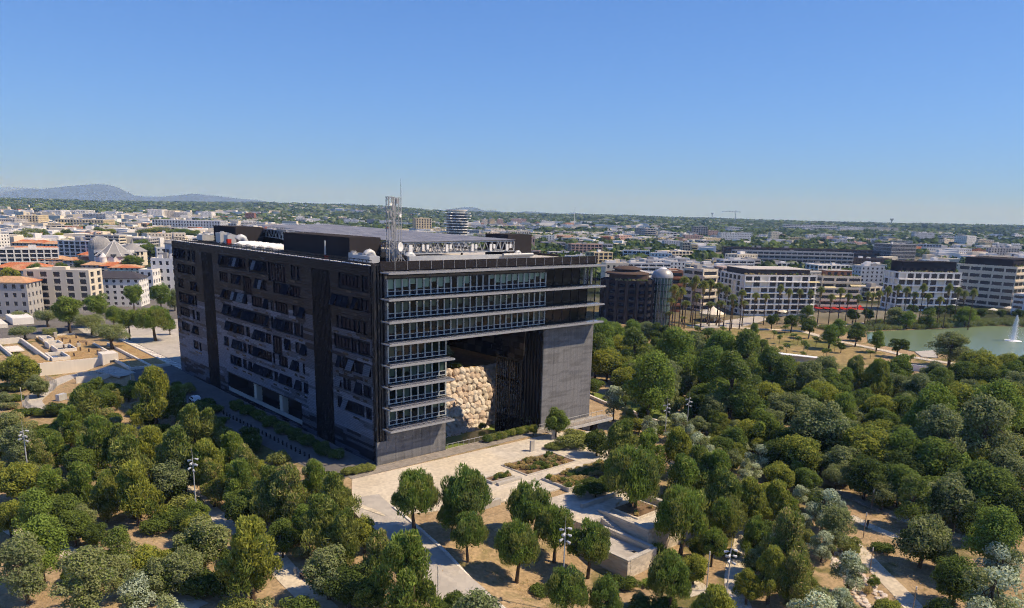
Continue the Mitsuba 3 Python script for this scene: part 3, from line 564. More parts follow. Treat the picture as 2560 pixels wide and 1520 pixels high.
for k in range(3):      # taller feathery tree
    F = Foliage(340 + k); rg = F.rg; C = []
    for i in range(34):
        t = rg.random(); z = 2.4 + 7.0 * t; R = 2.4 * math.sin(math.pi * (0.18 + 0.74 * t)) * rg.uniform(0.3, 1.0); a = rg.uniform(0, 6.283)
        c = np.array([R * math.cos(a), R * math.sin(a), z]); C.append(c)
        F.lobe(c, rg.uniform(0.8, 1.25), 260, 0.34, 0.19, [('greygreen', 'mid'), ('mid', 'greygreen'), ('fresh', 'mid')][k], 0.5, 0.4, 0.45, 0.7, flat=0.7)
    variant('poplar', limbs(8, 0.2, C, rg, 14), F.shape())
for k in range(3):      # silver-leaved tree
    F = Foliage(380 + k); rg = F.rg; C = []
    for i in range(24):
        t = rg.random(); z = 1.5 + 4.9 * t; R = 1.75 * math.sin(math.pi * (0.2 + 0.7 * t)) * rg.uniform(0.2, 1.0); a = rg.uniform(0, 6.283)
        c = np.array([R * math.cos(a), R * math.sin(a), z]); C.append(c)
        F.lobe(c, rg.uniform(0.6, 0.95), 190, 0.30, 0.17, ('silver', 'greygreen') if i % 3 else ('greygreen', 'mid'), 0.45, 0.4, 0.4, 0.9, flat=0.7)
    variant('silver', limbs(5.5, 0.13, C, rg, 14), F.shape())
for k in range(2):      # olive: low, grey-green, spreading
    F = Foliage(420 + k); rg = F.rg; C = []
    for i in range(26):
        a = rg.uniform(0, 6.283); R = 2.5 * rg.random() ** 0.6; c = np.array([R * math.cos(a), R * math.sin(a), 3.9 + 1.0 * rg.uniform(-1, 1) - 0.14 * R * R * 0.5]); C.append(c)
        F.lobe(c, rg.uniform(0.8, 1.15), 240, 0.28, 0.15, ('greygreen', 'mid'), 0.5, 0.4, 0.35, 0.9, flat=0.7)
    variant('olive', limbs(2.9, 0.28, C, rg, 12), F.shape())
for k in range(4):      # low shrub
    F = Foliage(460 + k); rg = F.rg; pal = [('mid', 'dark'), ('olive', 'greygreen'), ('greygreen', 'straw'), ('dark', 'mid')][k]
    for i in range(14):
        a = rg.uniform(0, 6.283); R = 1.4 * rg.random() ** 0.6; F.lobe((R * math.cos(a), R * math.sin(a), 0.75 + 0.6 * rg.random()), rg.uniform(0.6, 0.95), 200, 0.30, 0.17, pal, 0.48, 0.5, 0.5, 0.7, (1, 1, 0.85), -0.6, 0.7)
    variant('shrub', None, F.shape())
for k in range(2):      # small bush / tuft
    F = Foliage(490 + k); rg = F.rg
    for i in range(6):
        a = rg.uniform(0, 6.283); R = 0.6 * rg.random() ** 0.6; F.lobe((R * math.cos(a), R * math.sin(a), 0.5 + 0.3 * rg.random()), rg.uniform(0.35, 0.55), 110, 0.28, 0.12, [('mid', 'greygreen'), ('straw', 'olive')][k], 0.5, 0.5, 0.6, 0.6, (1, 1, 1), -0.6)
    variant('bush', None, F.shape())
for k in range(3):      # fan palm: tall stem, ball of fans, skirt of dead leaves
    F = Foliage(520 + k); rg = F.rg; H = 12.0
    n = 620; d = onball(n, rg); d[:, 2] = np.abs(d[:, 2]) * 1.0 - 0.38
    L = rg.uniform(0.9, 1.85, n)
    c = np.array([0, 0, H]) + d * L[:, None] * 0.95; c[:, 2] -= 0.16 * L ** 2
    F.add(*blades(c, d + [0, 0, -0.3], 1.1, 0.20, rg, np.where(rg.random(n) < 0.75, PAL['olive'], PAL['greygreen']), 0.52))
    n = 260; z = rg.uniform(-2.3, -0.3, n); a = rg.uniform(0, 6.283, n); R = 0.32 + 0.35 * (z + 2.3) / 2.3
    c = np.stack([R * np.cos(a), R * np.sin(a), H + z], 1); F.add(*blades(c, np.stack([np.cos(a) * 0.5, np.sin(a) * 0.5, -1 + 0 * a], 1), 0.9, 0.24, rg, PAL['straw'], 0.35))
    m = MB(); m.tube([(0, 0, -0.6), (0.1 * k, 0, 3), (0.1, 0.08 * k, 8), (0, 0, H + 0.2)], [0.30, 0.22, 0.19, 0.2], 8)
    variant('palm', shape(m.mesh(), smooth=True), F.shape())
F = Foliage(550); n = 260; d = onball(n, F.rg); d[:, 2] = np.abs(d[:, 2]) * 0.9 - 0.1; L = F.rg.uniform(0.6, 1.5, n)
c = np.array([0, 0, 1.3]) + d * L[:, None]; c[:, 2] -= 0.15 * L ** 2; F.add(*blades(c, d, 1.0, 0.2, F.rg, PAL['fresh'], 0.5)); variant('dwarfpalm', limbs(1.2, 0.2, [(0, 0, 1.2)], F.rg, 1), F.shape())
for k in range(2):
    F = Foliage(560 + k); rg = F.rg
    for i in range(16):
        t = i / 15; F.lobe((rg.uniform(-.2, .2), rg.uniform(-.2, .2), 0.9 + 8.3 * t), 1.1 * (1 - 0.75 * t ** 1.6), 150, 0.4, 0.16, ('dark', 'mid'), 0.45, 0.4, 0.9, 0.3)
    variant('cypress', limbs(4, 0.15, [(0, 0, 6)], rg, 1), F.shape())
for k in range(3):      # staked young tree
    F = Foliage(580 + k); rg = F.rg; C = []
    for i in range(9):
        c = np.array([rg.uniform(-.55, .55), rg.uniform(-.55, .55), 2.3 + 1.3 * rg.random()]); C.append(c); F.lobe(c, rg.uniform(0.3, 0.5), 60, 0.26, 0.16, ('mid', 'greygreen'), 0.5, 0.4, 0.4, 0.9)
    variant('sapling', limbs(3.2, 0.05, C, rg, 7), F.shape())
for k in range(3):      # plane tree by the street
    F = Foliage(600 + k); rg = F.rg; C = []
    for i in range(32):
        d = onball(1, rg)[0]; c = np.array([0, 0, 8.0]) + d * np.array([2.7, 2.7, 3.7]) * rg.uniform(0.5, 1.0); C.append(c)
        F.lobe(c, rg.uniform(1.0, 1.5), 200, 0.42, 0.32, ('mid', 'fresh') if i % 4 else ('fresh', 'yellow'), 0.5, 0.45, 0.35, 0.9, flat=0.8)
    variant('plane', limbs(8, 0.25, C, rg, 14), F.shape())
for k in range(2):      # reed bed clump
    F = Foliage(640 + k); rg = F.rg; n = 500
    c = np.stack([rg.uniform(-2, 2, n), rg.uniform(-2, 2, n), rg.uniform(0.4, 2.1, n)], 1); F.add(*blades(c, np.array([0, 0, 1.0]) + rg.normal(size=(n, 3)) * 0.25, 1.0, 0.16, rg, np.where(rg.random(n) < 0.6, PAL['greygreen'], PAL['olive']), 0.45))
    variant('reed', None, F.shape())
for k in range(2):      # clipped round-headed lime by the lake
    F = Foliage(660 + k); rg = F.rg; C = []
    for i in range(22):
        d = onball(1, rg)[0]; c = np.array([0, 0, 3.8]) + d * np.array([1.7, 1.7, 1.5]) * rg.uniform(0.7, 1.0); C.append(c); F.lobe(c, rg.uniform(0.6, 0.9), 170, 0.3, 0.22, ('dark', 'mid'), 0.45, 0.5, 0.3, 0.7, flat=0.8)
    variant('round', limbs(3.6, 0.16, C, rg, 8), F.shape())
for kind, vs in VAR.items():
    for i, (tr, cr) in enumerate(vs):
        if tr: scene['group_%s_%d_trunk' % (kind, i)] = {'type': 'shapegroup', 'trunk': {**tr, 'bsdf': {'type': 'ref', 'id': 'mat_bark'}}}
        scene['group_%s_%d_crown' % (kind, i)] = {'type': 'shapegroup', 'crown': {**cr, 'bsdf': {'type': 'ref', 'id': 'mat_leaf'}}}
prand = random.Random(11)
PLANTS = []
NAMES = dict(aleppo='pine_tree', stone='stone_pine', oak='broadleaf_tree', poplar='feathery_tree', silver='silver_tree', olive='olive_tree', shrub='shrub', palm='palm_tree', dwarfpalm='dwarf_palm', cypress='cypress_tree', sapling='young_tree', plane='plane_tree', bush='small_bush', round='round_tree', reed='reeds')
def plant(kind, x, y, H, W, z=None, var=None, zone='park'):
    nh, nw = NAT[kind]; vs = VAR[kind]; i = prand.randrange(len(vs)) if var is None else var
    rz = prand.uniform(0, 360); z = float(hz(x, y)) if z is None else z
    tw = T().translate([x, y, z]).rotate([0, 0, 1], rz).scale([W / nw, W / nw, H / nh])
    k = key(NAMES[kind])
    if vs[i][0] is not None: scene[k + '__trunk'] = {'type': 'instance', 'group': {'type': 'ref', 'id': 'group_%s_%d_trunk' % (kind, i)}, 'to_world': tw}
    cn = k + ('__crown' if vs[i][0] is not None else '')
    scene[cn] = {'type': 'instance', 'group': {'type': 'ref', 'id': 'group_%s_%d_crown' % (kind, i)}, 'to_world': tw}
    PLANTS.append((k, kind, x, y, H, W, i, zone)); labels.setdefault(k, {})
    return k

# ---------------------------------------------------------------- where each plant stands: kind, x, y, height, width (metres)
WESTPARK = [
('oak', -82.4, 117.1, 7.2, 6.5), ('aleppo', -73.5, 112.7, 8.9, 5.4), ('oak', -81.9, 121.8, 5.0, 3.0), ('aleppo', -69.3, 114.4, 9.3, 5.6), ('aleppo', -64.0, 110.7, 9.0, 4.5), 
('aleppo', -58.3, 109.1, 11.2, 6.8), ('oak', -57.0, 117.7, 8.0, 6.8), ('aleppo', -49.6, 117.5, 9.0, 5.4), ('aleppo', -45.0, 116.0, 10.0, 6.0), ('shrub', -53.2, 114.7, 3.5, 6.4), 
('shrub', -54.1, 109.3, 3.5, 6.4), ('oak', -49.6, 110.2, 4.1, 3.7), ('oak', -42.2, 94.9, 7.8, 7.0), ('oak', -46.1, 89.5, 6.4, 5.7), ('oak', -42.3, 88.4, 6.4, 5.8), 
('oak', -44.1, 86.7, 5.8, 5.2), ('aleppo', -32.2, 86.2, 12.6, 7.6), ('poplar', -69.7, 101.9, 8.5, 5.1), ('oak', -67.5, 106.3, 6.0, 5.0), ('oak', -64.6, 104.9, 5.0, 4.2), 
('shrub', -75.7, 109.0, 3.0, 5.1), ('oak', -63.8, 101.4, 5.6, 5.1), ('poplar', -60.7, 88.9, 9.6, 5.8), ('poplar', -60.2, 84.8, 9.2, 5.5), ('poplar', -50.3, 81.0, 9.7, 5.8), 
('poplar', -52.6, 92.5, 6.9, 4.1), ('poplar', -49.3, 86.1, 6.4, 3.9), ('silver', -44.8, 81.5, 6.5, 4.3), ('silver', -37.7, 75.4, 7.0, 4.6), ('shrub', -39.0, 87.4, 4.0, 6.8), 
('shrub', -33.1, 82.4, 3.0, 5.0), ('oak', -42.2, 109.8, 6.1, 5.5), ('shrub', -46.1, 85.5, 2.5, 3.9), ('oak', -75.1, 104.1, 6.0, 4.6), ('oak', -60.9, 101.3, 4.0, 3.6), 
('aleppo', -34.1, 108.1, 12.4, 7.5), ('aleppo', -31.4, 113.3, 11.0, 4.3), ('aleppo', -26.8, 108.7, 10.4, 6.3), ('aleppo', -26.1, 97.6, 11.3, 6.8), ('aleppo', -22.8, 95.9, 10.0, 4.9), 
('aleppo', -37.0, 109.5, 11.0, 6.7), ('oak', -21.1, 101.2, 6.0, 4.0), ('aleppo', -12.7, 82.6, 13.3, 8.0), ('aleppo', -16.9, 89.0, 10.0, 5.5), ('oak', -23.0, 87.8, 7.3, 6.5), 
('oak', -20.0, 85.9, 6.0, 5.4), ('oak', -17.2, 84.7, 5.0, 4.5), ('poplar', -29.9, 102.4, 7.0, 3.6), ('shrub', -25.7, 83.1, 3.0, 5.3), ('oak', -33.4, 111.5, 7.0, 4.9), 
('oak', -32.6, 99.3, 6.0, 4.1), ('aleppo', -80.4, 162.1, 15.0, 9.1), ('aleppo', -77.5, 165.9, 9.3, 5.6), ('aleppo', -96.6, 176.0, 5.8, 3.5), ('aleppo', -92.3, 155.1, 12.3, 7.5), 
('oak', -97.8, 173.2, 6.0, 5.4), ('aleppo', -90.2, 145.6, 9.9, 6.0), ('aleppo', -77.4, 133.3, 12.2, 7.4), ('aleppo', -63.0, 116.9, 13.3, 8.1), ('aleppo', -72.3, 132.8, 10.4, 6.3), 
('aleppo', -65.2, 128.6, 11.0, 6.6), ('aleppo', -56.5, 121.9, 13.8, 8.4), ('aleppo', -62.7, 141.7, 12.3, 7.4), ('aleppo', -59.8, 142.9, 11.1, 6.7), ('aleppo', -52.2, 132.2, 9.7, 5.9), 
('aleppo', -46.3, 123.0, 9.9, 6.0), ('aleppo', -59.8, 122.9, 10.5, 6.4), ('aleppo', -51.7, 120.6, 11.4, 6.9), ('oak', -130.6, 194.1, 10.2, 9.2), ('oak', -122.0, 186.0, 6.1, 5.5), 
('shrub', -132.0, 192.7, 3.0, 6.5), ('shrub', -125.4, 181.6, 2.2, 4.6), ('shrub', -114.4, 168.5, 2.2, 7.2), ('oak', -137.8, 198.0, 6.8, 6.1), ('shrub', -122.4, 174.3, 2.0, 5.2), 
('poplar', -102.0, 145.1, 7.6, 4.6), ('aleppo', -85.8, 128.1, 8.2, 5.0), ('aleppo', -84.9, 132.3, 8.2, 4.9), ('poplar', -88.6, 127.7, 10.4, 6.2), ('oak', -78.2, 128.5, 6.2, 5.6), 
('oak', -92.2, 141.6, 5.9, 5.3), ('oak', -100.1, 191.1, 3.4, 3.1), ('shrub', -99.9, 160.7, 2.5, 5.1), ('shrub', -135.2, 192.0, 2.5, 5.4), ]
PINEROW = [
('stone', -14.0, 103.9, 10.6, 6.8), ('stone', -6.6, 104.2, 11.6, 7.4), ('stone', -8.5, 103.0, 6.1, 3.9), ('stone', -5.6, 97.5, 7.9, 5.0), ('stone', 3.3, 105.6, 10.6, 6.7), 
('stone', 6.9, 102.4, 9.6, 6.1), ('stone', 11.7, 99.5, 9.6, 6.1), ('stone', 1.3, 95.6, 9.5, 6.1), ('stone', 7.7, 85.4, 8.2, 5.2), ('stone', 12.6, 85.9, 6.9, 4.4), 
('stone', 21.4, 90.1, 9.0, 5.8), ('stone', 26.7, 107.1, 12.2, 7.8), ('stone', 33.3, 115.7, 8.0, 4.7), ('stone', 34.6, 112.7, 8.2, 5.3), ('stone', 31.0, 104.4, 6.5, 4.2), 
('stone', 20.2, 117.1, 14.2, 9.1), ]
TERRACEBUSH = [
('oak', 29.5, 106.9, 3.7, 3.3), ('oak', 26.8, 98.5, 4.7, 4.2), ('shrub', 19.8, 90.1, 2.5, 6.8), ('oak', 18.1, 91.5, 2.4, 2.2), ('shrub', 15.2, 96.8, 2.5, 3.2), 
('shrub', 17.5, 96.7, 2.0, 3.5), ('shrub', 4.9, 93.5, 1.5, 4.2), ('shrub', 35.2, 108.3, 1.5, 2.9), ('poplar', -3.3, 72.6, 9.9, 5.9), ('shrub', -6.4, 85.7, 3.0, 3.1), 
('shrub', -7.6, 84.4, 2.5, 4.5), ('shrub', 33.0, 109.8, 2.0, 3.3), ('dwarfpalm', 23.2, 106.6, 3.0, 3.2), ('dwarfpalm', 20.4, 97.5, 1.2, 2.5), ]
EASTPARK = [
('aleppo', 24.2, 78.9, 10.6, 6.4), ('aleppo', 30.5, 122.3, 12.2, 7.4), ('aleppo', 35.2, 115.0, 12.6, 7.6), ('aleppo', 40.6, 118.2, 10.2, 6.2), ('aleppo', 36.7, 127.2, 12.1, 7.3), 
('aleppo', 20.2, 130.8, 12.3, 7.4), ('aleppo', 25.6, 132.1, 10.3, 6.2), ('aleppo', 31.8, 135.3, 10.2, 6.2), ('aleppo', 34.4, 128.2, 11.5, 7.0), ('oak', 17.3, 142.8, 5.7, 5.1), 
('silver', 40.5, 169.5, 7.0, 4.6), ('silver', 32.3, 168.7, 6.2, 4.1), ('silver', 37.2, 140.3, 7.7, 4.6), ('silver', 51.5, 147.7, 6.8, 4.4), ('silver', 26.4, 186.0, 9.2, 6.0), 
('oak', 45.1, 153.0, 6.3, 5.7), ('olive', 48.4, 191.1, 5.0, 5.7), ('oak', 50.4, 179.3, 5.6, 5.1), ('aleppo', 41.2, 101.5, 12.2, 7.4), ('aleppo', 45.3, 119.3, 9.7, 5.9), 
('aleppo', 36.0, 93.5, 9.0, 4.8), ('aleppo', 39.0, 92.2, 9.0, 5.3), ('silver', 54.5, 121.0, 8.3, 5.4), ('poplar', 52.7, 111.9, 8.5, 5.1), ('silver', 49.9, 109.5, 5.9, 3.9), 
('shrub', 55.8, 112.8, 3.5, 4.0), ('silver', 49.4, 98.7, 6.5, 4.3), ('bush', 54.7, 101.8, 2.0, 2.6), ('bush', 52.5, 99.5, 1.6, 2.2), ('bush', 50.4, 100.6, 1.2, 1.8), 
('silver', 37.1, 81.1, 9.3, 6.1), ('silver', 43.5, 88.0, 5.3, 3.4), ('oak', 49.3, 88.0, 4.7, 4.2), ('oak', 56.8, 88.7, 5.0, 4.3), ('poplar', 71.0, 123.6, 10.1, 6.1), 
('oak', 65.4, 109.1, 8.9, 8.0), ('oak', 68.0, 108.7, 5.3, 4.8), ('olive', 63.9, 138.1, 6.0, 6.0), ('oak', 56.8, 135.8, 6.0, 5.3), ('oak', 52.3, 135.9, 6.5, 5.9), 
('aleppo', 38.3, 107.4, 8.0, 4.1), ('shrub', 62.4, 114.5, 1.6, 4.4), ]
WOODLAND = [
('oak', 70.1, 131.8, 5.7, 5.2), ('oak', 77.8, 124.6, 10.4, 9.4), ('oak', 84.5, 125.8, 12.4, 11.2), ('oak', 73.9, 133.5, 9.2, 8.3), ('poplar', 73.4, 105.3, 12.0, 7.2), 
('oak', 79.1, 118.7, 8.0, 5.2), ('silver', 72.7, 101.2, 8.4, 5.5), ('silver', 62.5, 87.6, 11.1, 7.3), ('oak', 64.1, 97.2, 7.4, 6.6), ('oak', 68.6, 135.8, 9.0, 7.8), 
('oak', 87.3, 120.3, 10.0, 7.0), ('poplar', 75.0, 212.6, 15.3, 9.2), ('poplar', 78.0, 208.0, 13.5, 8.1), ('poplar', 83.7, 206.3, 13.4, 8.1), ('poplar', 96.7, 224.7, 11.5, 6.9), 
('aleppo', 101.9, 218.3, 14.1, 8.5), ('aleppo', 105.6, 211.9, 14.1, 8.6), ('oak', 121.7, 231.7, 11.8, 10.6), ('oak', 134.8, 234.1, 9.0, 8.2), ('oak', 116.5, 208.5, 10.0, 9.0), 
('oak', 152.7, 241.0, 12.6, 11.4), ('oak', 168.7, 251.7, 10.1, 9.1), ('oak', 147.3, 227.1, 9.5, 8.6), ('oak', 93.9, 186.4, 9.3, 8.4), ('oak', 99.8, 185.0, 9.0, 7.8), 
('oak', 67.2, 180.0, 10.1, 9.1), ('oak', 67.3, 155.7, 14.1, 12.8), ('oak', 71.1, 178.8, 10.0, 8.1), ('oak', 73.4, 147.2, 11.6, 10.5), ('poplar', 79.9, 146.1, 11.4, 6.9), 
('oak', 84.9, 141.3, 12.5, 11.3), ('poplar', 95.8, 164.5, 16.6, 9.9), ('oak', 120.7, 193.1, 11.4, 10.3), ('poplar', 111.3, 167.3, 18.0, 10.8), ('poplar', 99.1, 150.3, 18.7, 11.2), 
('poplar', 89.0, 149.2, 16.2, 9.7), ('oak', 102.4, 164.7, 10.1, 9.1), ('oak', 110.2, 157.6, 9.0, 6.3), ('oak', 60.3, 166.7, 9.0, 6.6), ('oak', 55.1, 147.6, 8.0, 5.9), 
('oak', 74.7, 160.2, 9.0, 7.3), ('oak', 58.7, 144.9, 10.0, 8.7), ('oak', 102.7, 157.6, 10.4, 9.4), ('oak', 123.5, 177.2, 10.0, 9.0), ('oak', 88.8, 198.0, 9.2, 8.3), 
('oak', 83.2, 199.4, 9.9, 9.0), ('oak', 104.3, 219.9, 8.5, 7.7), ('oak', 113.8, 217.2, 8.1, 7.3), ('palm', 142.8, 238.5, 5.0, 3.7), ('palm', 150.0, 234.7, 6.0, 4.6), 
('oak', 153.4, 229.4, 8.5, 7.7), ('poplar', 30.8, 262.8, 15.7, 9.4), ('poplar', 38.1, 275.3, 12.7, 7.6), ('poplar', 45.7, 282.6, 13.0, 7.8), ('poplar', 39.8, 241.4, 15.6, 9.3), 
('round', 57.8, 314.5, 7.5, 7.4), ('round', 58.7, 297.3, 10.5, 10.3), ('poplar', 48.6, 216.7, 19.9, 11.7), ('oak', 30.0, 232.7, 11.1, 10.0), ('oak', 34.7, 230.7, 9.0, 7.7), 
('poplar', 34.2, 180.5, 18.9, 10.8), ('poplar', 43.1, 203.2, 13.2, 7.9), ('oak', 38.2, 201.9, 8.2, 7.4), ('oak', 41.1, 189.3, 8.0, 6.9), ('oak', 50.3, 215.0, 9.0, 8.1), 
('oak', 55.9, 219.5, 9.2, 8.3), ('poplar', 65.4, 229.2, 17.5, 10.5), ('poplar', 71.4, 225.2, 18.3, 10.9), ('poplar', 55.9, 185.0, 18.2, 10.8), ('oak', 51.8, 194.2, 9.4, 8.5), 
('oak', 57.1, 189.3, 10.6, 9.6), ('oak', 59.4, 179.3, 10.1, 9.1), ('oak', 57.1, 163.5, 10.0, 7.6), ('oak', 23.9, 213.1, 5.0, 4.2), ('poplar', 31.6, 201.1, 6.1, 3.7), 
('oak', 53.5, 163.4, 8.0, 7.2), ('oak', 48.7, 156.2, 8.0, 6.2), ('oak', 47.9, 190.8, 7.0, 5.9), ('oak', 51.3, 182.9, 9.0, 7.2), ('poplar', 26.8, 237.1, 14.3, 8.5), 
('oak', 37.7, 221.1, 9.0, 7.4), ('oak', 45.2, 186.1, 4.0, 3.2), ('poplar', 57.2, 209.1, 16.0, 9.6), ]
YOUNG = [
('sapling', 115.8, 329.0, 4.0, 3.6), ('sapling', 113.8, 315.8, 4.0, 3.5), ('sapling', 126.2, 344.6, 5.0, 4.3), ('sapling', 122.2, 322.8, 4.0, 3.6), ('sapling', 121.1, 314.2, 4.0, 3.5), 
('sapling', 117.1, 297.1, 5.0, 3.3), ('sapling', 115.0, 288.3, 5.0, 3.2), ('sapling', 126.7, 309.0, 5.0, 3.8), ('sapling', 109.3, 294.4, 4.0, 3.7), ('sapling', 119.8, 281.0, 5.0, 3.9), 
('sapling', 110.9, 281.9, 3.0, 2.7), ('sapling', 130.9, 300.2, 4.0, 3.3), ('sapling', 130.9, 305.3, 4.0, 2.5), ('sapling', 138.4, 284.9, 4.0, 3.6), ('sapling', 147.1, 272.1, 5.0, 3.4), 
('sapling', 106.3, 292.5, 3.0, 2.4), ('sapling', 120.0, 284.4, 4.0, 2.4), ('sapling', 95.7, 339.4, 4.0, 3.7), ('sapling', 81.7, 330.1, 5.0, 4.1), ]
LAKESIDE = [
('poplar', 162.5, 273.6, 13.0, 12.8), ('round', 151.8, 290.7, 7.8, 9.7), ('round', 145.1, 313.6, 7.8, 8.7), ('poplar', 147.6, 300.0, 9.1, 5.8), ('poplar', 130.4, 305.1, 10.4, 7.6), 
('poplar', 141.7, 322.7, 10.4, 6.2), ('round', 131.9, 296.8, 4.6, 4.5), ('round', 124.3, 357.6, 8.0, 7.9), ('round', 130.5, 349.1, 8.8, 8.6), ('round', 132.2, 331.8, 8.9, 8.7), 
('poplar', 139.5, 355.1, 12.2, 7.3), ('round', 174.5, 383.6, 8.6, 8.4), ('round', 184.8, 389.2, 8.2, 8.0), ('poplar', 193.1, 377.2, 10.4, 9.3), ('poplar', 196.5, 371.8, 9.1, 7.1), 
('poplar', 209.3, 376.4, 10.4, 8.3), ('round', 236.2, 414.1, 8.1, 7.9), ('round', 243.0, 415.3, 8.7, 8.5), ('round', 224.1, 420.2, 7.6, 7.5), ('poplar', 234.0, 386.0, 10.4, 10.6), 
('round', 259.1, 414.2, 6.9, 6.8), ('round', 271.3, 416.2, 6.4, 6.3), ('round', 280.6, 415.5, 7.0, 6.8), ('poplar', 153.4, 330.2, 7.8, 7.3), ]
PALMS = [
('palm', 84.2, 373.0, 23.2, 5.9), ('palm', 88.6, 373.0, 22.0, 5.6), ('palm', 73.7, 346.0, 21.8, 5.2), ('palm', 87.4, 347.0, 24.0, 5.5), ('palm', 96.4, 370.0, 22.7, 5.6), 
('palm', 100.0, 367.0, 21.6, 5.5), ('palm', 103.1, 365.0, 20.3, 5.0), ('palm', 81.3, 354.0, 13.6, 5.3), ('palm', 88.5, 363.0, 16.2, 5.0), ('palm', 95.5, 363.0, 12.4, 5.5), 
('palm', 100.2, 362.0, 13.2, 5.5), ('palm', 101.8, 349.0, 17.8, 4.8), ('palm', 104.7, 357.0, 13.8, 4.9), ('palm', 108.2, 356.0, 19.4, 4.4), ('palm', 112.5, 366.0, 13.0, 5.0), 
('palm', 120.5, 374.0, 16.4, 4.4), ('palm', 125.3, 373.0, 16.1, 4.1), ('palm', 75.4, 361.0, 6.9, 5.5), ('palm', 81.3, 358.0, 5.2, 4.4), ('palm', 76.4, 353.0, 17.8, 5.3), 
('palm', 77.1, 346.0, 20.5, 5.2), ('palm', 72.5, 345.0, 15.8, 4.7), ('palm', 86.1, 358.0, 25.4, 4.9), ('palm', 133.5, 377.0, 20.5, 4.1), ('palm', 138.5, 378.0, 18.3, 3.9), 
('palm', 146.9, 386.0, 17.7, 4.0), ('palm', 150.1, 380.0, 18.1, 3.9), ('palm', 155.1, 380.0, 19.8, 4.4), ('palm', 163.1, 375.0, 20.0, 4.4), ('palm', 157.4, 372.0, 16.8, 4.3), 
('palm', 168.1, 377.0, 17.1, 4.4), ('palm', 171.7, 374.0, 16.8, 4.4), ('palm', 179.2, 380.0, 17.9, 4.4), ('palm', 184.9, 387.0, 16.8, 4.5), ('palm', 185.8, 382.0, 18.4, 4.5), 
('palm', 186.1, 374.0, 21.4, 4.1), ('palm', 197.0, 386.0, 21.4, 4.2), ('palm', 200.5, 384.0, 20.6, 4.2), ('palm', 208.3, 383.0, 22.5, 4.2), ('palm', 205.9, 386.0, 18.0, 4.2), 
('palm', 212.0, 384.0, 17.5, 4.2), ('palm', 218.3, 384.0, 15.9, 4.0), ('palm', 217.8, 377.0, 23.3, 4.1), ('palm', 228.7, 387.0, 20.6, 4.5), ('palm', 232.1, 387.0, 19.1, 4.3), 
('palm', 228.7, 374.0, 21.3, 4.1), ]
SQUARE = [
('stone', -125.6, 258.3, 13.0, 12.1), ('olive', -126.6, 271.6, 5.0, 4.9), ('olive', -178.3, 282.7, 7.0, 9.0), ('olive', -165.8, 275.6, 8.5, 11.0), ('olive', -152.7, 266.5, 8.5, 11.0), 
('olive', -147.6, 262.6, 5.4, 6.9), ('olive', -132.1, 242.1, 8.5, 11.4), ('olive', -168.8, 254.1, 5.2, 10.2), ('olive', -162.8, 257.9, 3.9, 5.7), ('olive', -198.2, 297.1, 3.9, 7.4), 
('plane', -161.8, 268.8, 15.6, 11.4), ('plane', -160.1, 285.0, 14.6, 10.6), ('plane', -165.4, 322.7, 14.0, 10.2), ('plane', -152.1, 319.5, 15.1, 10.9), 
('plane', -134.8, 258.1, 12.8, 9.2), ('plane', -148.4, 274.6, 10.5, 7.6), ('oak', -153.4, 335.6, 10.0, 6.9), ('oak', -293.6, 458.8, 10.4, 9.4), ('oak', -305.6, 528.7, 7.8, 8.6), 
('oak', -371.5, 750.3, 13.0, 20.3), ('oak', -267.8, 527.2, 11.7, 14.3), ('oak', -318.9, 657.8, 13.0, 18.7), ('oak', -300.4, 497.1, 7.8, 8.1), ('oak', -307.6, 654.1, 11.7, 15.9), 
('oak', -457.7, 934.3, 16.9, 21.4), ('oak', -488.1, 1025.2, 16.9, 23.4), ('oak', -469.5, 1014.6, 16.9, 23.2), ('oak', -442.0, 983.8, 16.9, 21.2), ('oak', -424.7, 974.2, 16.9, 21.0), 
('oak', -416.0, 984.7, 15.6, 19.9), ('oak', -543.4, 851.3, 16.9, 29.8), ('oak', -525.3, 807.0, 15.6, 19.6), ('oak', -549.7, 879.6, 15.6, 17.8), ('oak', -541.7, 986.6, 15.6, 17.3), 
('oak', -534.0, 996.9, 14.3, 18.8), ('oak', -533.0, 901.6, 15.6, 14.6), ('oak', -509.8, 848.1, 13.9, 12.6), ('oak', -450.3, 758.3, 11.7, 18.4), ('oak', -285.9, 425.4, 10.4, 10.4), 
('oak', -409.7, 768.5, 10.4, 11.4), ]
for zone, L in (('westpark', WESTPARK), ('pinerow', PINEROW), ('terrace', TERRACEBUSH), ('eastpark', EASTPARK), ('woodland', WOODLAND), ('young', YOUNG), ('lakeside', LAKESIDE), ('palms', PALMS), ('square', SQUARE)):
    for kind, x, y, H, W in L: plant(kind, x, y, H, W, zone=zone)

# ---------------------------------------------------------------- boulder bank, pool edge, footbridge, planters, terraces, lamps, people
rng = np.random.default_rng(21)
hill = MB()
hill.prism([uvw(16.1, 26.2), uvw(59.5, 26.2), uvw(59.5, 60), uvw(16.1, 60)], -6, 9.1)
hill.add([uvw(16.1, 20.9) + (-6.0,), uvw(59.5, 20.9) + (-6.0,), uvw(59.5, 26.2) + (9.0,), uvw(16.1, 26.2) + (9.0,)], [[0, 1, 2], [0, 2, 3]])
bank = put('bank', hill.mesh(), 'dry_roof', kind='structure')
stones = []
for k in range(8):
    m = trimesh.creation.icosphere(subdivisions=1); v = np.array(m.vertices)
    v = v * (1 + 0.75 * (meshkit.noise(v * 1.6 + 7 * k, 3) - 0.5)[:, None]); v = np.sign(v) * np.abs(v) ** 0.75
    for t in range(3): stones.append(shape((v, m.faces), smooth=35, uv=None) if False else mikit.ply((v, m.faces), None, smooth=False, uv=np.tile([rng.random(), rng.random()], (len(v), 1))))
cells = []
nrow = 11
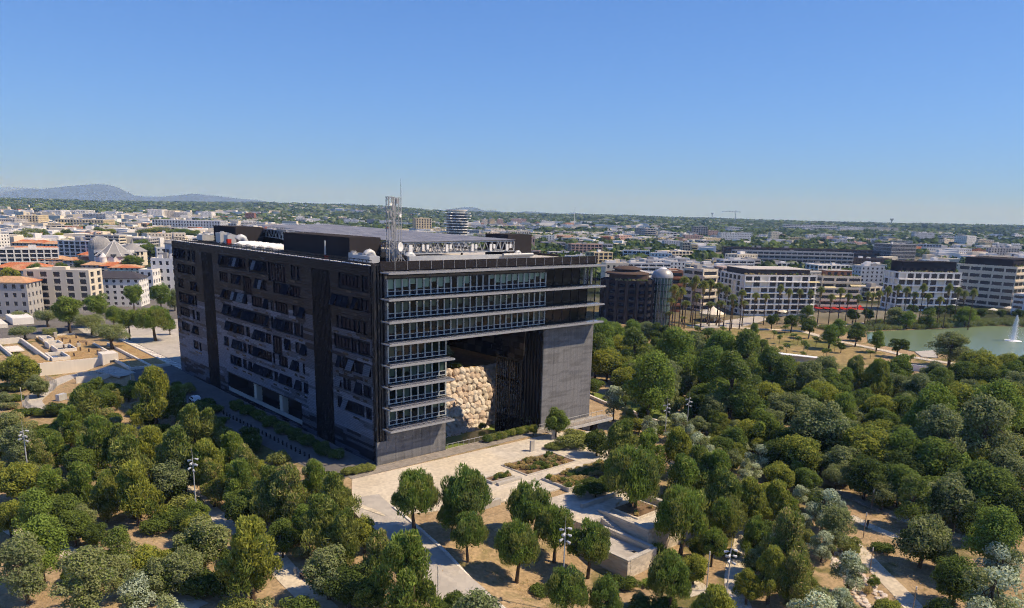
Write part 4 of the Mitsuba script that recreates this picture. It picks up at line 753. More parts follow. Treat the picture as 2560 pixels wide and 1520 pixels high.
for i in range(nrow):
    s = (i + 0.5) / nrow; h = 15.6 / nrow
    u = 25.0 + rng.uniform(0, 0.8)
    while u < 57:
        w = rng.uniform(1.25, 2.1)
        cells.append((u + w / 2, s, w, h)); u += w
rest = MB()
for j, (u, s, w, h) in enumerate(cells):
    v, z = 20.7 + 5.5 * s + rng.uniform(-0.15, 0.15), -5.4 + 14.8 * s + rng.uniform(-0.28, 0.28)
    p = uvw(u, v)
    tw = T().translate([p[0], p[1], z]).rotate([0, 0, 1], math.degrees(YAW)).rotate([1, 0, 0], -20 + rng.uniform(-9, 9)).rotate([0, 1, 0], rng.uniform(-180, 180)).scale([w * 0.56, 0.75, h * 0.62 * rng.uniform(0.9, 1.15)])
    put('boulder', stones[rng.integers(len(stones))], 'boulder', bank, tw=tw)
# rubble at the waterline
rub = MB(); m = trimesh.creation.icosphere(subdivisions=0); bv = np.array(m.vertices)
for i in range(420):
    u, s = rng.uniform(26, 44), rng.random(); p = uvw(u, 18.2 + 2.8 * s + 0.03 * (u - 26)); r = rng.uniform(0.2, 0.5)
    rub.add(bv * r * rng.uniform(0.6, 1.2, 3) + [p[0], p[1], -4.75 + 1.1 * s ** 1.5], m.faces)
mm = rub.mesh(); put('rubble', mikit.ply(mm, None, smooth=True, uv=np.tile([0.2, 0.6], (len(mm[0]), 1))), 'boulder', bank, kind='stuff')
# platform with a rail above the boulders
put('platform', MB().box(17, 33.5, 25.2, 34, 8.9, 9.5).mesh(), 'pale_concrete', tw=HALL, kind='structure')
rr = thing('railing', 'thin steel railing round the pale platform above the boulder bank', 'railing')
b = MB()
for i in range(9): b.bar((33.4, 25.3 + i, 9.5), (33.4, 25.3 + i, 10.5), 0.05)
for i in range(12): b.bar((22 + i, 25.3, 9.5), (22 + i, 25.3, 10.5), 0.05)
put('post', b.mesh(), 'rail_metal', rr, tw=HALL); put('handrail', MB().bar((33.4, 25.3, 10.5), (33.4, 34, 10.5), 0.07).bar((20, 25.3, 10.5), (33.4, 25.3, 10.5), 0.07).mesh(), 'steel', rr, tw=HALL)
# pool railing
rr = thing('railing', 'green metal railing along the near edge of the pool', 'railing')
b = MB().bar((20.1, -0.15, 1.15), (36.5, -0.15, 1.15), 0.08).bar((20.1, -0.15, 1.15), (16.2, -0.15, 1.15), 0.06)
put('handrail', b.mesh(), 'galvanised', rr, tw=HALL)
for i in range(15): put('post', MB().bar((16.4 + i * 1.4, -0.15, 0.05), (16.4 + i * 1.4, -0.15, 1.15), 0.06).mesh(), 'rail_metal', rr, tw=HALL)
put('pool_wall', MB().box(16.0, 60, -0.03, 0.35, -6, 0.02).mesh(), 'concrete', tw=HALL, kind='structure')
# footbridge to the far leg
fb = thing('footbridge', 'flat steel footbridge crossing the water in front of the mesh clad leg', 'footbridge')
put('deck', MB().box(41, 62.5, -4.4, -1.4, -0.25, 0.13).mesh(), 'timber_deck', fb, tw=HALL)
put('edge_beam', MB().box(41, 62.5, -4.6, -4.41, -0.45, 0.18).box(41, 62.5, -1.39, -1.2, -0.45, 0.18).mesh(), 'galvanised', fb, tw=HALL)
for i in range(12): put('post', MB().bar((41.3 + i * 1.9, -4.5, 0.1), (41.3 + i * 1.9, -4.5, 1.2), 0.06).bar((41.3 + i * 1.9, -1.3, 0.1), (41.3 + i * 1.9, -1.3, 1.2), 0.06).mesh(), 'rail_metal', fb, tw=HALL)
put('handrail', MB().bar((41, -4.5, 1.22), (62.5, -4.5, 1.22), 0.08).bar((41, -1.3, 1.22), (62.5, -1.3, 1.22), 0.08).mesh(), 'galvanised', fb, tw=HALL)
for u in (52, 57.5): put('pier', MB().box(u, u + 0.5, -4.0, -1.8, -6.5, -0.26).mesh(), 'dark_metal', fb, tw=HALL)
# canal kerbs
cw = thing('canal_wall', 'low pale stone wall along both banks of the green canal', 'wall')
for pts in ([(22.1, 211.4), (26.0, 203.3), (31.9, 194.9), (35.7, 187.7), (38.8, 182.9)], [(33.1, 210.7), (36.6, 204.8), (40.8, 198.0), (45.1, 191.7)]):
    for a, c in zip(pts[:-1], pts[1:]): put('wall_block', MB().bar((*a, -4.3), (*c, -4.3), 0.7, 1.2).mesh(), 'pale_concrete', cw)
# planters and hedges on the plaza
def planter(name, label, u0, u1, v0, v1, z, kinds, n, seed, rim='concrete', hgt=0.45):
    t = thing(name, label, 'planter'); r = random.Random(seed)
    for q in ((u0, u1, v0, v0 + 0.3), (u0, u1, v1 - 0.3, v1), (u0, u0 + 0.3, v0 + 0.31, v1 - 0.31), (u1 - 0.3, u1, v0 + 0.31, v1 - 0.31)):
        put('rim', MB().box(*q, z - 1.5, z + hgt).mesh(), rim, t, tw=HALL)
    put('soil', MB().box(u0 + 0.31, u1 - 0.31, v0 + 0.31, v1 - 0.31, z - 1.4, z + hgt - 0.12).mesh(), 'soil', t, tw=HALL)
    for i in range(n):
        k, H, W = r.choice(kinds); x, y = uvw(r.uniform(u0 + 0.7, u1 - 0.7), r.uniform(v0 + 0.7, v1 - 0.7))
        plant(k, x, y, H * r.uniform(0.7, 1.2), W * r.uniform(0.8, 1.2), z=z + hgt - 0.25, zone=name + str(seed))
planter('planter', 'kerbed bed of low grey green plants beside the standing stone slab', 18.5, 32, -21.6, -14.2, 0.05, [('bush', 0.9, 1.5), ('bush', 1.1, 1.7)], 60, 1, hgt=0.16)
planter('planter', 'long raised concrete planter with a low green hedge', 19.2, 36, -31.5, -24.6, 0.0, [('bush', 0.9, 1.9), ('bush', 0.9, 2.2)], 80, 2)
planter('planter', 'small planter behind the second round pine on the plaza', 10.6, 16, -21, -18.2, 0.05, [('bush', 0.9, 1.5)], 8, 3)
for i in range(9): plant('shrub', *uvw(26.0 + i * 1.45, -1.1), 1.9, 2.6, z=0.0, var=i % 2, zone='poolhedge')
plant('oak', *uvw(40.2, -7.4), 6.8, 5.2, z=0.0, var=1, zone='plaza'); plant('oak', *uvw(37.2, -3.6), 2.6, 2.0, z=0.0, var=3, zone='plaza')
plant('shrub', *uvw(37.6, -14.6), 3.2, 7.5, z=0, var=1, zone='plaza'); plant('shrub', *uvw(41.5, -12.0), 3.0, 6.0, z=0, var=1, zone='plaza'); plant('shrub', *uvw(34.2, -13.0), 1.6, 4.5, z=0, var=1, zone='plaza')
plant('shrub', *uvw(28.6, 18.4), 2.2, 3.0, z=-4.3, var=2, zone='pool'); plant('shrub', *uvw(41.0, 18.2), 1.8, 2.4, z=-4.3, var=1, zone='pool')
for i, (u, v, k) in enumerate(((27, 31, 'oak'), (32, 38, 'aleppo'), (37, 33, 'oak'), (41, 29, 'shrub'), (24, 42, 'oak'), (36, 44, 'oak'), (43, 36, 'silver'), (30, 29, 'shrub'))): plant(k, *uvw(u, v), 4.5 if k != 'shrub' else 1.8, 4.0, z=9.0, zone='bank')
def put_on(name, label, cat, mesh, mat, tw=HALL, **k):
    t = thing(name, label, cat, **k); scene[t] = shape(mesh) | {'bsdf': {'type': 'ref', 'id': 'mat_' + mat}} | ({'to_world': tw} if tw is not None else {}); return t
put_on('stone_slab', 'tall grey stone slab standing upright on the bright plaza', 'monument', MB().box(28.9, 29.9, -11.6, -11.15, 0, 2.3).mesh(), 'concrete')
put_on('stone_slab', 'pale slatted board standing beside the leafy tree by the footbridge', 'panel', MB().box(38.3, 39.2, -8.2, -8.0, 0, 2.2).mesh(), 'limestone')
put_on('bench_wall', 'low concrete wall end beside the round pines on dry ground', 'wall', MB().box(2.4, 6.0, -28.6, -27.9, -2, 0.9).mesh(), 'concrete')
put_on('bench_wall', 'long grey seat block in front of the small planter', 'bench', MB().box(11.0, 16.6, -22.3, -21.5, 0, 0.5).mesh(), 'concrete')
put_on('bench_wall', 'low grey seat wall beside the dark bushes above the terrace', 'bench', MB().box(15.6, 24.5, -38.1, -37.6, -1, 0.45).mesh(), 'concrete')
for i, (u, v) in enumerate(((19, -34.5), (22, -34.2), (25, -34.6), (21, -36.2), (23.6, -36.0), (26.5, -35.6))): plant('oak' if i % 2 else 'shrub', *uvw(u, v), 2.6, 3.2, z=0, var=0, zone='terraceedge')
slab('terrace_floor', [uvw(9.5, -31), uvw(15.5, -31.5), uvw(27.5, -31.8), uvw(27.5, -38.2), uvw(16, -42.5), uvw(11, -42.5)], -0.25, 5.0, 'sand')
tr = thing('terrace', 'pale limestone terrace holding a tall round pine in a square bed', 'terrace')
put('floor', MB().box(16.9, 27.2, -50.1, -38.2, -6, -0.5).mesh(), 'sand', tr, tw=HALL)
def stonewall(t, u0, u1, v0, v1, z0, z1):
    n = max(int(round((z1 - z0) / 0.55)), 1); L = max(u1 - u0, v1 - v0); r = random.Random(int(u0 * 31 + v0 * 17))
    put('wall', MB().box(u0 + 0.05, u1 - 0.05, v0 + 0.05, v1 - 0.05, z0, z1 - 0.02).mesh(), 'soil', t, tw=HALL)
    for i in range(n):
        a = 0.0; za, zb = z0 + (z1 - z0) * i / n, z0 + (z1 - z0) * (i + 1) / n - 0.025
        while a < L - 0.01:
            e = min(a + r.uniform(1.3, 2.3), L); e = L if L - e < 0.5 else e; o = r.uniform(0, 0.03)
            box = (u0 + a + 0.012, u0 + e - 0.012, v0 - o, v1 + o) if u1 - u0 > v1 - v0 else (u0 - o, u1 + o, v0 + a + 0.012, v0 + e - 0.012)
            put('stone', MB().box(*box, za, zb).mesh(), 'limestone', t, tw=HALL); a = e
    put('coping', MB().box(u0 - 0.08, u1 + 0.08, v0 - 0.08, v1 + 0.08, z1, z1 + 0.16).mesh(), 'concrete', t, tw=HALL)
stonewall(tr, 16.3, 16.85, -51.2, -41, -6.5, 0.2); stonewall(tr, 16.9, 28.0, -51.2, -50.6, -6.5, 0.2); stonewall(tr, 27.3, 27.9, -50.5, -38.2, -2.0, 0.3)
for q in ((19.6, 26.2, -46.5, -46.2), (19.6, 26.2, -41.2, -40.9), (19.6, 19.9, -46.19, -41.21), (25.9, 26.2, -46.19, -41.21)): put('bed_edge', MB().box(*q, -0.6, -0.25).mesh(), 'limestone', tr, tw=HALL)
put('bed', MB().box(19.9, 25.9, -46.2, -41.2, -0.6, -0.32).mesh(), 'soil', tr, tw=HALL)
plant('stone', *uvw(23.0, -43.2), 8.2, 6.9, z=-0.4, var=0, zone='terracepine')
for u, v in ((20.5, -45.4), (21.2, -44.8), (25.0, -44.9)): plant('bush', *uvw(u, v), 0.7, 1.1, z=-0.4, zone='bed')
t2_ = thing('terrace', 'lower stone terrace with pale paved floor and high corner wall', 'terrace')
put('floor', MB().box(9.4, 14.6, -52.8, -43.5, -7, -2.3).mesh(), 'paving', t2_, tw=HALL)
stonewall(t2_, 8.7, 9.3, -53.6, -44, -7.0, -1.7); stonewall(t2_, 9.35, 15.4, -53.6, -53.0, -7.0, -1.7); stonewall(t2_, 14.75, 15.3, -52.9, -43.2, -5.0, -1.5)
put('drain', MB().box(12.6, 13.3, -51.6, -51.0, -2.3, -2.29).mesh(), 'dark_metal', t2_, tw=HALL)
stp = thing('steps', 'flight of pale steps between the two terrace walls', 'steps')
for i in range(12): put('step', MB().box(15.35, 16.25, -42 - (i + 1) * 0.62, -42 - i * 0.62, -6, -0.35 - i * 0.17).mesh(), 'concrete', stp, tw=HALL)
# kerb along the ramp
kb = thing('kerb', 'pale kerb stones along the right edge of the sloping grey path', 'kerb'); labels[kb]['kind'] = 'structure'
KP = [uvw(-8.9, -19), uvw(-10.8, -31.9), uvw(-12, -40.8), uvw(-13.2, -48.8), uvw(-15.4, -62)]
ls = sg.LineString(KP)
for i in range(int(ls.length / 1.5)):
    a, c = ls.interpolate(i * 1.5).coords[0], ls.interpolate(i * 1.5 + 1.46).coords[0]
    put('kerb_stone', MB().bar((*a, float(hz(*a)) + 0.08), (*c, float(hz(*c)) + 0.08), 0.42, 0.4).mesh(), 'pale_concrete', kb)
# bollards along the shaded road
for i in range(29): put_on('bollard', ORD[28 - i] + ' black bollard from the far end of the row along the shaded road', 'bollard', MB().lathe([(0.0, 0.0), (0.17, 0.0), (0.16, 0.75), (0.11, 0.92), (0.0, 0.95)], 10, (*uvw(-8.0 - 0.03 * i, 11.5 + i * 1.85), 0.0)).mesh(), 'dark_metal', None, group='bollards along the shaded road')
for i in range(17):
    plant('shrub', *uvw(-3.6 - 0.8 * (i % 2), 9 + i * 3.0), 2.0, 4.2, z=0.0, var=(0, 3)[i % 2], zone='hallhedge')
for i in range(5): plant('shrub', *uvw(-2.6 - i * 1.1, -1.6 + i * 0.15), 1.7, 2.6, z=0.0, var=1, zone='hallcorner')
# lamp posts
def lamp(label, x, y, H, kind, group=None):
    z = float(hz(x, y)); t = thing('lamp_post', label, 'lamp post', group)
    if kind == 'tall':
        put('pole', MB().tube([(x, y, z - 0.3), (x, y, z + H * 0.5), (x, y, z + H)], [0.13, 0.10, 0.07], 8).mesh(), 'galvanised', t, smooth=True)
        put('spike', MB().tube([(x, y, z + H), (x, y, z + H + 1.8)], [0.04, 0.015], 6).mesh(), 'steel', t)
        r = random.Random(int(x * 10))
        for i in range(7):
            a = i * 1.9 + r.random(); zz = z + H - 0.2 - 0.28 * i; d = np.array([math.cos(a), math.sin(a), -0.35])
            p = np.array([x, y, zz]) + d * [0.38, 0.38, 0]
            l_ = put('floodlight', MB().tube([p - d * 0.05, p + d * 0.25, p + d * 0.45], [0.12, 0.17, 0.19], 8).mesh(), 'galvanised', t, smooth=40)
            put('bracket', MB().bar((x, y, zz), tuple(p), 0.05).mesh(), 'steel', l_)
    else:
        put('pole', MB().tube([(x, y, z - 0.2), (x, y, z + H)], [0.075, 0.07], 8).mesh(), 'wood_pole' if kind == 'wood' else 'galvanised', t, smooth=40)
        put('lamp_head', MB().lathe([(0.0, 0), (0.10, 0), (0.10, 0.5), (0.06, 0.56), (0, 0.56)], 8, (x, y, z + H)).mesh(), 'pale_concrete', t)
M['wood_pole'] = df(worn((0.26, 0.21, 0.165), 0.3, 2.0))
for lab, p, H in (('tall floodlight mast rising from the shrubs beside the pale path in the left park', (-49.7, 110.7), 11), ('tall floodlight mast at the far left among dense pines', (-84.1, 122.9), 11), ('tall floodlight mast in front of the lower stone terrace', (7.3, 88.8), 12), ('floodlight mast standing beside the white path at the bottom right of the terrace', (29.6, 91.5), 9), ('floodlight mast among the silver trees beside the canal', (43.1, 176.2), 9), ('floodlight mast with clustered heads by the canal bend', (36.5, 169.7), 9)): lamp(lab, *p, H, 'tall')
for lab, p, H, kd in (('wooden post lamp behind the knee rail on the straw lawn', (68.0, 131.4), 3.6, 'wood'), ('wooden post lamp beside the fork of the white paths', (61.0, 119.2), 4.2, 'wood'), ('wooden post lamp halfway down the lower white path', (56.4, 106.7), 3.8, 'wood'), ('wooden post lamp in the shade right of the dark bushy tree', (77.3, 120.7), 3.8, 'wood'), ('wooden post lamp at the bottom end of the lower white path', (57.1, 95.1), 3.2, 'wood'),
                      ('thin grey post lamp beside the walker on the lower left path', (-43.9, 91.4), 3.6, 'grey'), ('thin grey post lamp beside the tip of the big pine by the ramp', (-8.9, 87.7), 4.6, 'grey'), ('dark post lamp in the deep shade under the pines', (-23.8, 93.0), 3.4, 'wood'), ('small post lamp left of the bright pine in the left park', (-38.0, 110.1), 3.2, 'wood'), ('thin grey post right of the pines above the bushes', (28.3, 96.5), 5.6, 'grey'),
                      ('short pale post lamp hidden in the left shrubs', (-72.8, 109.8), 3.0, 'grey'), ('pale post beside the winding fence', (-120.2, 176.8), 4.4, 'grey'), ('grey post in front of the low white building', (-105.6, 200.8), 5.0, 'grey')): lamp(lab, *p, H, kd)
put_on('sign_post', 'small dark information sign beside the white path fork', 'sign', MB().box(-0.18, 0.18, -0.03, 0.03, 0.9, 1.9).box(-0.05, 0.05, -0.025, 0.025, 0, 0.9).mesh(), 'dark_metal', T().translate([*(63.4, 123.0), -5.9]))
# wooden knee rail by the straw lawn
kr = thing('knee_rail', 'low wooden knee rail along the upper edge of the straw lawn', 'fence')
pts = [(63.7, 137.3), (64.4, 136.4), (65.6, 134.9), (66.8, 133.5), (67.9, 132.2), (69.1, 130.8), (70.1, 129.2)]
for p in pts: put('post', MB().bar((*p, float(hz(*p)) - 0.2), (*p, float(hz(*p)) + 0.62), 0.14).mesh(), 'wood_pole', kr)
for a, c in zip(pts[:-1], pts[1:]): put('rail', MB().bar((*a, float(hz(*a)) + 0.42), (*c, float(hz(*c)) + 0.42), 0.09).mesh(), 'wood_pole', kr)
# stone bands on the slope right of the terrace
for lab, pts in (('pale dry stone band down the slope left of the white path', [(52.9, 113.5), (52.1, 108.4), (51.7, 103.0), (51.1, 98.1), (50.6, 94.1)]), ('second pale stone band on the slope nearer the white path', [(54.5, 113.8), (55.0, 109.7), (55.0, 104.7), (54.5, 100.4), (54.3, 97.1)])):
    t = thing('stone_band', lab, 'stone edging'); ls = sg.LineString(pts); r = random.Random(5)
    for i in range(int(ls.length / 0.75)):
        a = ls.interpolate(i * 0.75).coords[0]
        for j in range(3):
            q = (a[0] + r.uniform(-0.8, 0.8), a[1] + r.uniform(-0.4, 0.4)); s_ = r.uniform(0.3, 0.55)
            put('stone', stones[r.randrange(24)], 'boulder', t, tw=T().translate([*q, float(hz(*q)) + 0.05]).rotate([0, 0, 1], r.uniform(0, 360)).scale([s_, s_ * 0.7, s_ * 0.5]))
# winding steel fence at the left
wf = thing('fence', 'winding grey mesh fence round the curved concrete path at far left', 'fence')
pts = [(-132.5, 206.1), (-125.1, 199.2), (-122.7, 193.4), (-123.1, 188.7), (-123.3, 184.3), (-120.8, 178.8), (-116.3, 173.8), (-112.1, 170.9), (-109.4, 170.3)]
ls = sg.LineString(pts); n = int(ls.length / 1.6)
for i in range(n):
    a, c = ls.interpolate(i * 1.6).coords[0], ls.interpolate(min(i * 1.6 + 1.6, ls.length)).coords[0]; za, zc = float(hz(*a)), float(hz(*c))
    b = MB().bar((*a, za - 0.2), (*a, za + 1.5), 0.07)
    for h in np.linspace(0.2, 1.45, 7): b.bar((*a, za + h), (*c, zc + h), 0.025)
    for q in range(1, 5): m_ = [a[0] + (c[0] - a[0]) * q / 5, a[1] + (c[1] - a[1]) * q / 5]; b.bar((*m_, za + 0.1), (*m_, za + 1.45), 0.02)
    put('mesh_panel', b.mesh(), 'steel', wf)
put_on('metal_cabinet', 'grey mesh cage on the curved concrete path', 'cage', MB().box(-1.2, 1.2, -0.6, 0.6, 0, 1.6).mesh(), 'galvanised', T().translate([*(-115.0, 184.1), -2.4]).rotate([0, 0, 1], 75))
# people
def person(label, x, y, z, ang, pose, top, bottom, hair='cloth_dark'):
    import manifold3d as m3
    J = dict(pel=(0, 0, 0.93), che=(0, 0.02, 1.32), nec=(0, 0.02, 1.48), hea=(0, 0.05, 1.62), hl=(-0.09, 0, 0.90), hr=(0.09, 0, 0.90), kl=(-0.1, 0.14, 0.50), kr=(0.1, -0.06, 0.49), fl=(-0.1, 0.18, 0.08), fr=(0.1, -0.30, 0.12), tl=(-0.1, 0.36, 0.05), tr=(0.1, -0.16, 0.04), sl=(-0.19, 0.0, 1.40), sr=(0.19, 0.0, 1.40), el=(-0.25, -0.10, 1.12), er=(0.25, 0.06, 1.12), wl=(-0.24, 0.02, 0.90), wr=(0.24, 0.22, 0.94), gl=(-0.24, 0.06, 0.82), gr=(0.24, 0.28, 0.88))
    if pose == 'sit':
        J.update(pel=(0, 0, 0.52), che=(0, 0.05, 0.90), nec=(0, 0.08, 1.06), hea=(0, 0.13, 1.20), hl=(-0.1, 0, 0.50), hr=(0.1, 0, 0.50), kl=(-0.13, 0.42, 0.50), kr=(0.13, 0.42, 0.50), fl=(-0.13, 0.44, 0.08), fr=(0.13, 0.40, 0.08), tl=(-0.13, 0.62, 0.05), tr=(0.13, 0.58, 0.05), sl=(-0.19, 0.04, 0.98), sr=(0.19, 0.04, 0.98), el=(-0.25, 0.12, 0.72), er=(0.25, 0.12, 0.72), wl=(-0.16, 0.34, 0.62), wr=(0.16, 0.34, 0.62), gl=(-0.12, 0.42, 0.60), gr=(0.12, 0.42, 0.60))
    R = dict(pel=.145, che=.155, nec=.065, hea=.105, hl=.10, hr=.10, kl=.065, kr=.065, fl=.045, fr=.045, tl=.035, tr=.035, sl=.075, sr=.075, el=.048, er=.048, wl=.034, wr=.034, gl=.042, gr=.042)
    def chain(bones, grow=0.0):
        parts = []
        for a, c in bones: parts.append(m3.Manifold.batch_hull([m3.Manifold.sphere(R[q] + grow, 10).translate(list(J[q])) for q in (a, c)]))
        w = m3.Manifold.batch_boolean(parts, m3.OpType.Add).refine_to_length(0.07).to_mesh()
        tm = trimesh.Trimesh(w.vert_properties[:, :3], w.tri_verts); trimesh.smoothing.filter_taubin(tm, iterations=6); return tm
    tw = T().translate([x, y, z]).rotate([0, 0, 1], ang); t = thing('person', label, 'person')
    put('body', chain([('pel', 'che'), ('che', 'nec'), ('nec', 'hea'), ('hl', 'kl'), ('kl', 'fl'), ('fl', 'tl'), ('hr', 'kr'), ('kr', 'fr'), ('fr', 'tr'), ('che', 'sl'), ('che', 'sr'), ('sl', 'el'), ('el', 'wl'), ('wl', 'gl'), ('sr', 'er'), ('er', 'wr'), ('wr', 'gr')]), 'skin', t, tw=tw, smooth=True)
    put('shirt', chain([('pel', 'che'), ('che', 'sl'), ('che', 'sr'), ('sl', 'el'), ('sr', 'er')], 0.018), top, t, tw=tw, smooth=True)
    put('trousers', chain([('pel', 'hl'), ('pel', 'hr'), ('hl', 'kl'), ('hr', 'kr'), ('kl', 'fl'), ('kr', 'fr')], 0.014), bottom, t, tw=tw, smooth=True)
    h = trimesh.creation.icosphere(2, 0.118); h.apply_scale([0.95, 1.05, 1]); h.apply_translation(np.array(J['hea']) + [0, -0.02, 0.03]); h = h.slice_plane([0, J['hea'][1] + 0.03, 0], [0, -1, 0.4], cap=False)
    put('hair', h, hair, t, tw=tw, smooth=True)
P_ = (-45.4, 89.7); person('person in pale pinkish clothes walking along the lower left path', *P_, float(hz(*P_)) + 0.06, 60, 'walk', 'cloth_pink', 'cloth_pink', 'cloth_pink')
B_ = (-27.6, 93.2); bz = float(hz(*B_)) + 0.05
bn = thing('park_bench', 'wooden bench with back beside the shaded path under the pines', 'bench')
BT = T().translate([*B_, bz]).rotate([0, 0, 1], 128)
put('seat', MB().box(-1.1, 1.1, -0.25, 0.25, 0.42, 0.48).mesh(), 'wood_pole', bn, tw=BT); put('backrest', MB().box(-1.1, 1.1, -0.33, -0.28, 0.55, 0.9).mesh(), 'wood_pole', bn, tw=BT)
for s in (-0.9, 0.9): put('leg', MB().box(s - 0.04, s + 0.04, -0.32, 0.22, -0.05, 0.42).mesh(), 'dark_metal', bn, tw=BT)
c_, s_ = math.cos(math.radians(128)), math.sin(math.radians(128))
person('person in white shirt sitting at the end of the shaded bench', B_[0] + 0.75 * c_, B_[1] + 0.75 * s_, bz, 128, 'sit', 'white_paint', 'cloth_dark')
person('person in dark clothes sitting on the shaded bench', B_[0] + 0.1 * c_, B_[1] + 0.1 * s_, bz, 128, 'sit', 'cloth_dark', 'cloth_dark')
put_on('litter_bin', 'small dark bin at the head of the shaded bench', 'bin', MB().lathe([(0, 0), (0.26, 0), (0.28, 0.85), (0.22, 0.9), (0, 0.9)], 12).mesh(), 'rail_metal', T().translate([*(-29.4, 94.6), float(hz(*(-29.4, 94.6)))]))

# ---------------------------------------------------------------- what stands on the roof
def hu(name, parent, mesh, mat, **k): return put(name, mesh, mat, parent, tw=HALL, **k)
ZR = 37.1
sr = thing('solar_roof', 'long sloping roof of blue grey solar panels raised on white trusses above the dark block', 'solar roof')
def pvz(v): return 41.0 + 0.012 * (v - 7)
V0, V1, U0, U1 = 6.8, 88.0, 11.0, 40.0
nu, nv = 12, 22
for i in range(nv):
    for j in range(nu):
        a, b = V0 + (V1 - V0) * i / nv, V0 + (V1 - V0) * (i + 1) / nv
        u0 = U0 + (14.0 if a > 63 and j < 0 else 0); c, d = U0 + (U1 - U0) * j / nu, U0 + (U1 - U0) * (j + 1) / nu
        if a > 60 and j < 2: continue
        z0, z1 = pvz(a) + 0.03 * j, pvz(b) + 0.03 * j
        P = [(c + .05, a + .05, z0), (d - .05, a + .05, z0 + .03), (d - .05, b - .05, z1 + .03), (c + .05, b - .05, z1)]
        hu('solar_panel', sr, MB().add(P + [(x, y, z + 0.07) for x, y, z in P], BOXF).mesh(), 'solar_roof')
def _pv(p, n, uv):
    r = cell_rand(p.x * 0.45 + p.y * 0.2, p.y * 0.45 - p.x * 0.2)
    return mix((0.13, 0.135, 0.155), (0.20, 0.205, 0.225), r)
M['solar_roof'] = pr(proc(_pv), 0.5, 0.3)
def truss(a, b, h, n, mat='galvanised', name='truss'):
    a, b = np.array(a, float), np.array(b, float); m = MB(); up = np.array([0, 0, h])
    m.bar(a, b, 0.16).bar(a + up, b + up, 0.16)
    for i in range(n):
        p, q = a + (b - a) * i / n, a + (b - a) * (i + 1) / n; c = (p + q) / 2
        m.bar(p, c + up, 0.10).bar(c + up, q, 0.10)
    m.bar(a, a + up, 0.14).bar(b, b + up, 0.14)
    hu(name, sr, m.mesh(), mat)
for k in range(3): truss((11.2, 7.2 + k * 2.2, 38.7), (39.8, 7.2 + k * 2.2, 39.0), 2.1, 16)
for u in (11.4, 20, 30): truss((u, 8, 38.7), (u, 60, 39.3), 2.1, 26)
truss((16.2, 62, 38.9), (16.2, 86, 39.3), 2.0, 12); truss((16.2, 72, 38.9), (36, 72, 39.3), 2.0, 10)
for u, v in ((12, 8), (26, 8), (39, 8), (12, 30), (12, 52), (17, 70), (17, 84)): hu('support', sr, MB().box(u, u + 0.3, v, v + 0.3, ZR, 38.75).mesh(), 'dark_metal')
for i, (u, w) in enumerate(((12.1, .8), (15.2, .55), (16.3, .5), (21.0, .6), (22.0, .5), (27.6, .6), (28.6, .5), (32.6, .6), (33.6, .5), (37.2, .6), (38.2, .5))):
    put_on('wall_light', ORD[i] + ' white box from the left on the front truss under the solar roof', 'box', MB().box(u, u + w, 6.75, 7.0, 39.1 + 0.5 * (w < 0.56), 40.5).mesh(), 'white_paint', group='white boxes along the front truss')
# dark plant rooms
put_on('plant_room', 'near black windowless plant room left of the antenna mast', 'plant room', MB().box(3.6, 10.6, 14.5, 43.0, ZR, 41.6).mesh(), 'wall_dark')
put_on('plant_room', 'near black plant room at the right end of the solar roof', 'plant room', MB().box(44.5, 52.0, 14.5, 22.5, ZR, 42.2).mesh(), 'wall_dark')
put_on('plant_room', 'tall black plant room at the far left end of the roof', 'plant room', MB().box(8.0, 15.5, 80.0, 95.0, ZR, 41.6).mesh(), 'wall_dark')
put_on('plant_room', 'lower black roof room behind the tall one', 'plant room', MB().box(15.6, 26, 88.5, 103, ZR, 40.6).mesh(), 'wall_dark')
put_on('roof_trough', 'long ribbed grey gutter wall behind the front parapet', 'roof wall', MB().box(10, 42, 3.6, 4.2, ZR, 38.55).mesh(), 'galvanised')
put_on('roof_duct', 'round silver duct lying behind the front parapet', 'duct', MB().tube([(33, 3.0, 38.4), (41.5, 3.0, 38.4)], 0.38, 14).mesh(), 'steel')
def duct(label, u, v, s, turn=0):
    t = thing('roof_duct', label, 'duct'); pts = [(u, v, ZR), (u, v, ZR + 1.0 * s), (u - .25 * s, v, ZR + 1.5 * s), (u - .7 * s, v, ZR + 1.75 * s), (u - 1.2 * s, v, ZR + 1.6 * s), (u - 1.45 * s, v, ZR + 1.25 * s)]
    hu('pipe', t, MB().tube(pts, 0.62 * s, 14).mesh(), 'galvanised', smooth=40); hu('flange', t, MB().tube([(u, v, ZR), (u, v, ZR + 0.18)], 0.8 * s, 14).mesh(), 'steel')
duct('silver goose neck duct beside the antenna mast', 6.2, 10.2, 1.1); duct('large bent silver duct right of the mast foot', 11.6, 4.6, 1.0); duct('silver goose neck duct on the far left roof', 7.0, 72, 1.3); duct('small round silver duct near the right plant room', 44.0, 9.8, 0.8)
def unit(label, u, v, a, b, h, n):
    t = thing('roof_unit', label, 'ventilation unit'); hu('casing', t, MB().box(u, u + a, v, v + b, ZR + 0.25, ZR + h).mesh(), 'galvanised'); hu('base', t, MB().box(u + .1, u + a - .1, v + .1, v + b - .1, ZR, ZR + 0.245).mesh(), 'dark_metal')
    for i in range(n): hu('fan', t, MB().lathe([(0.0, 0), (0.5, 0), (0.55, 0.3), (0.42, 0.34), (0.0, 0.2)], 12, (u + a / 2, v + (i + .5) * b / n, ZR + h)).mesh(), 'steel')
    return t
unit('long grey air unit with two fans at the mast foot', 2.2, 5.0, 2.2, 6.5, 1.5, 2); unit('grey air unit beside the goose neck duct', 3.0, 12.4, 1.4, 1.6, 1.7, 1)
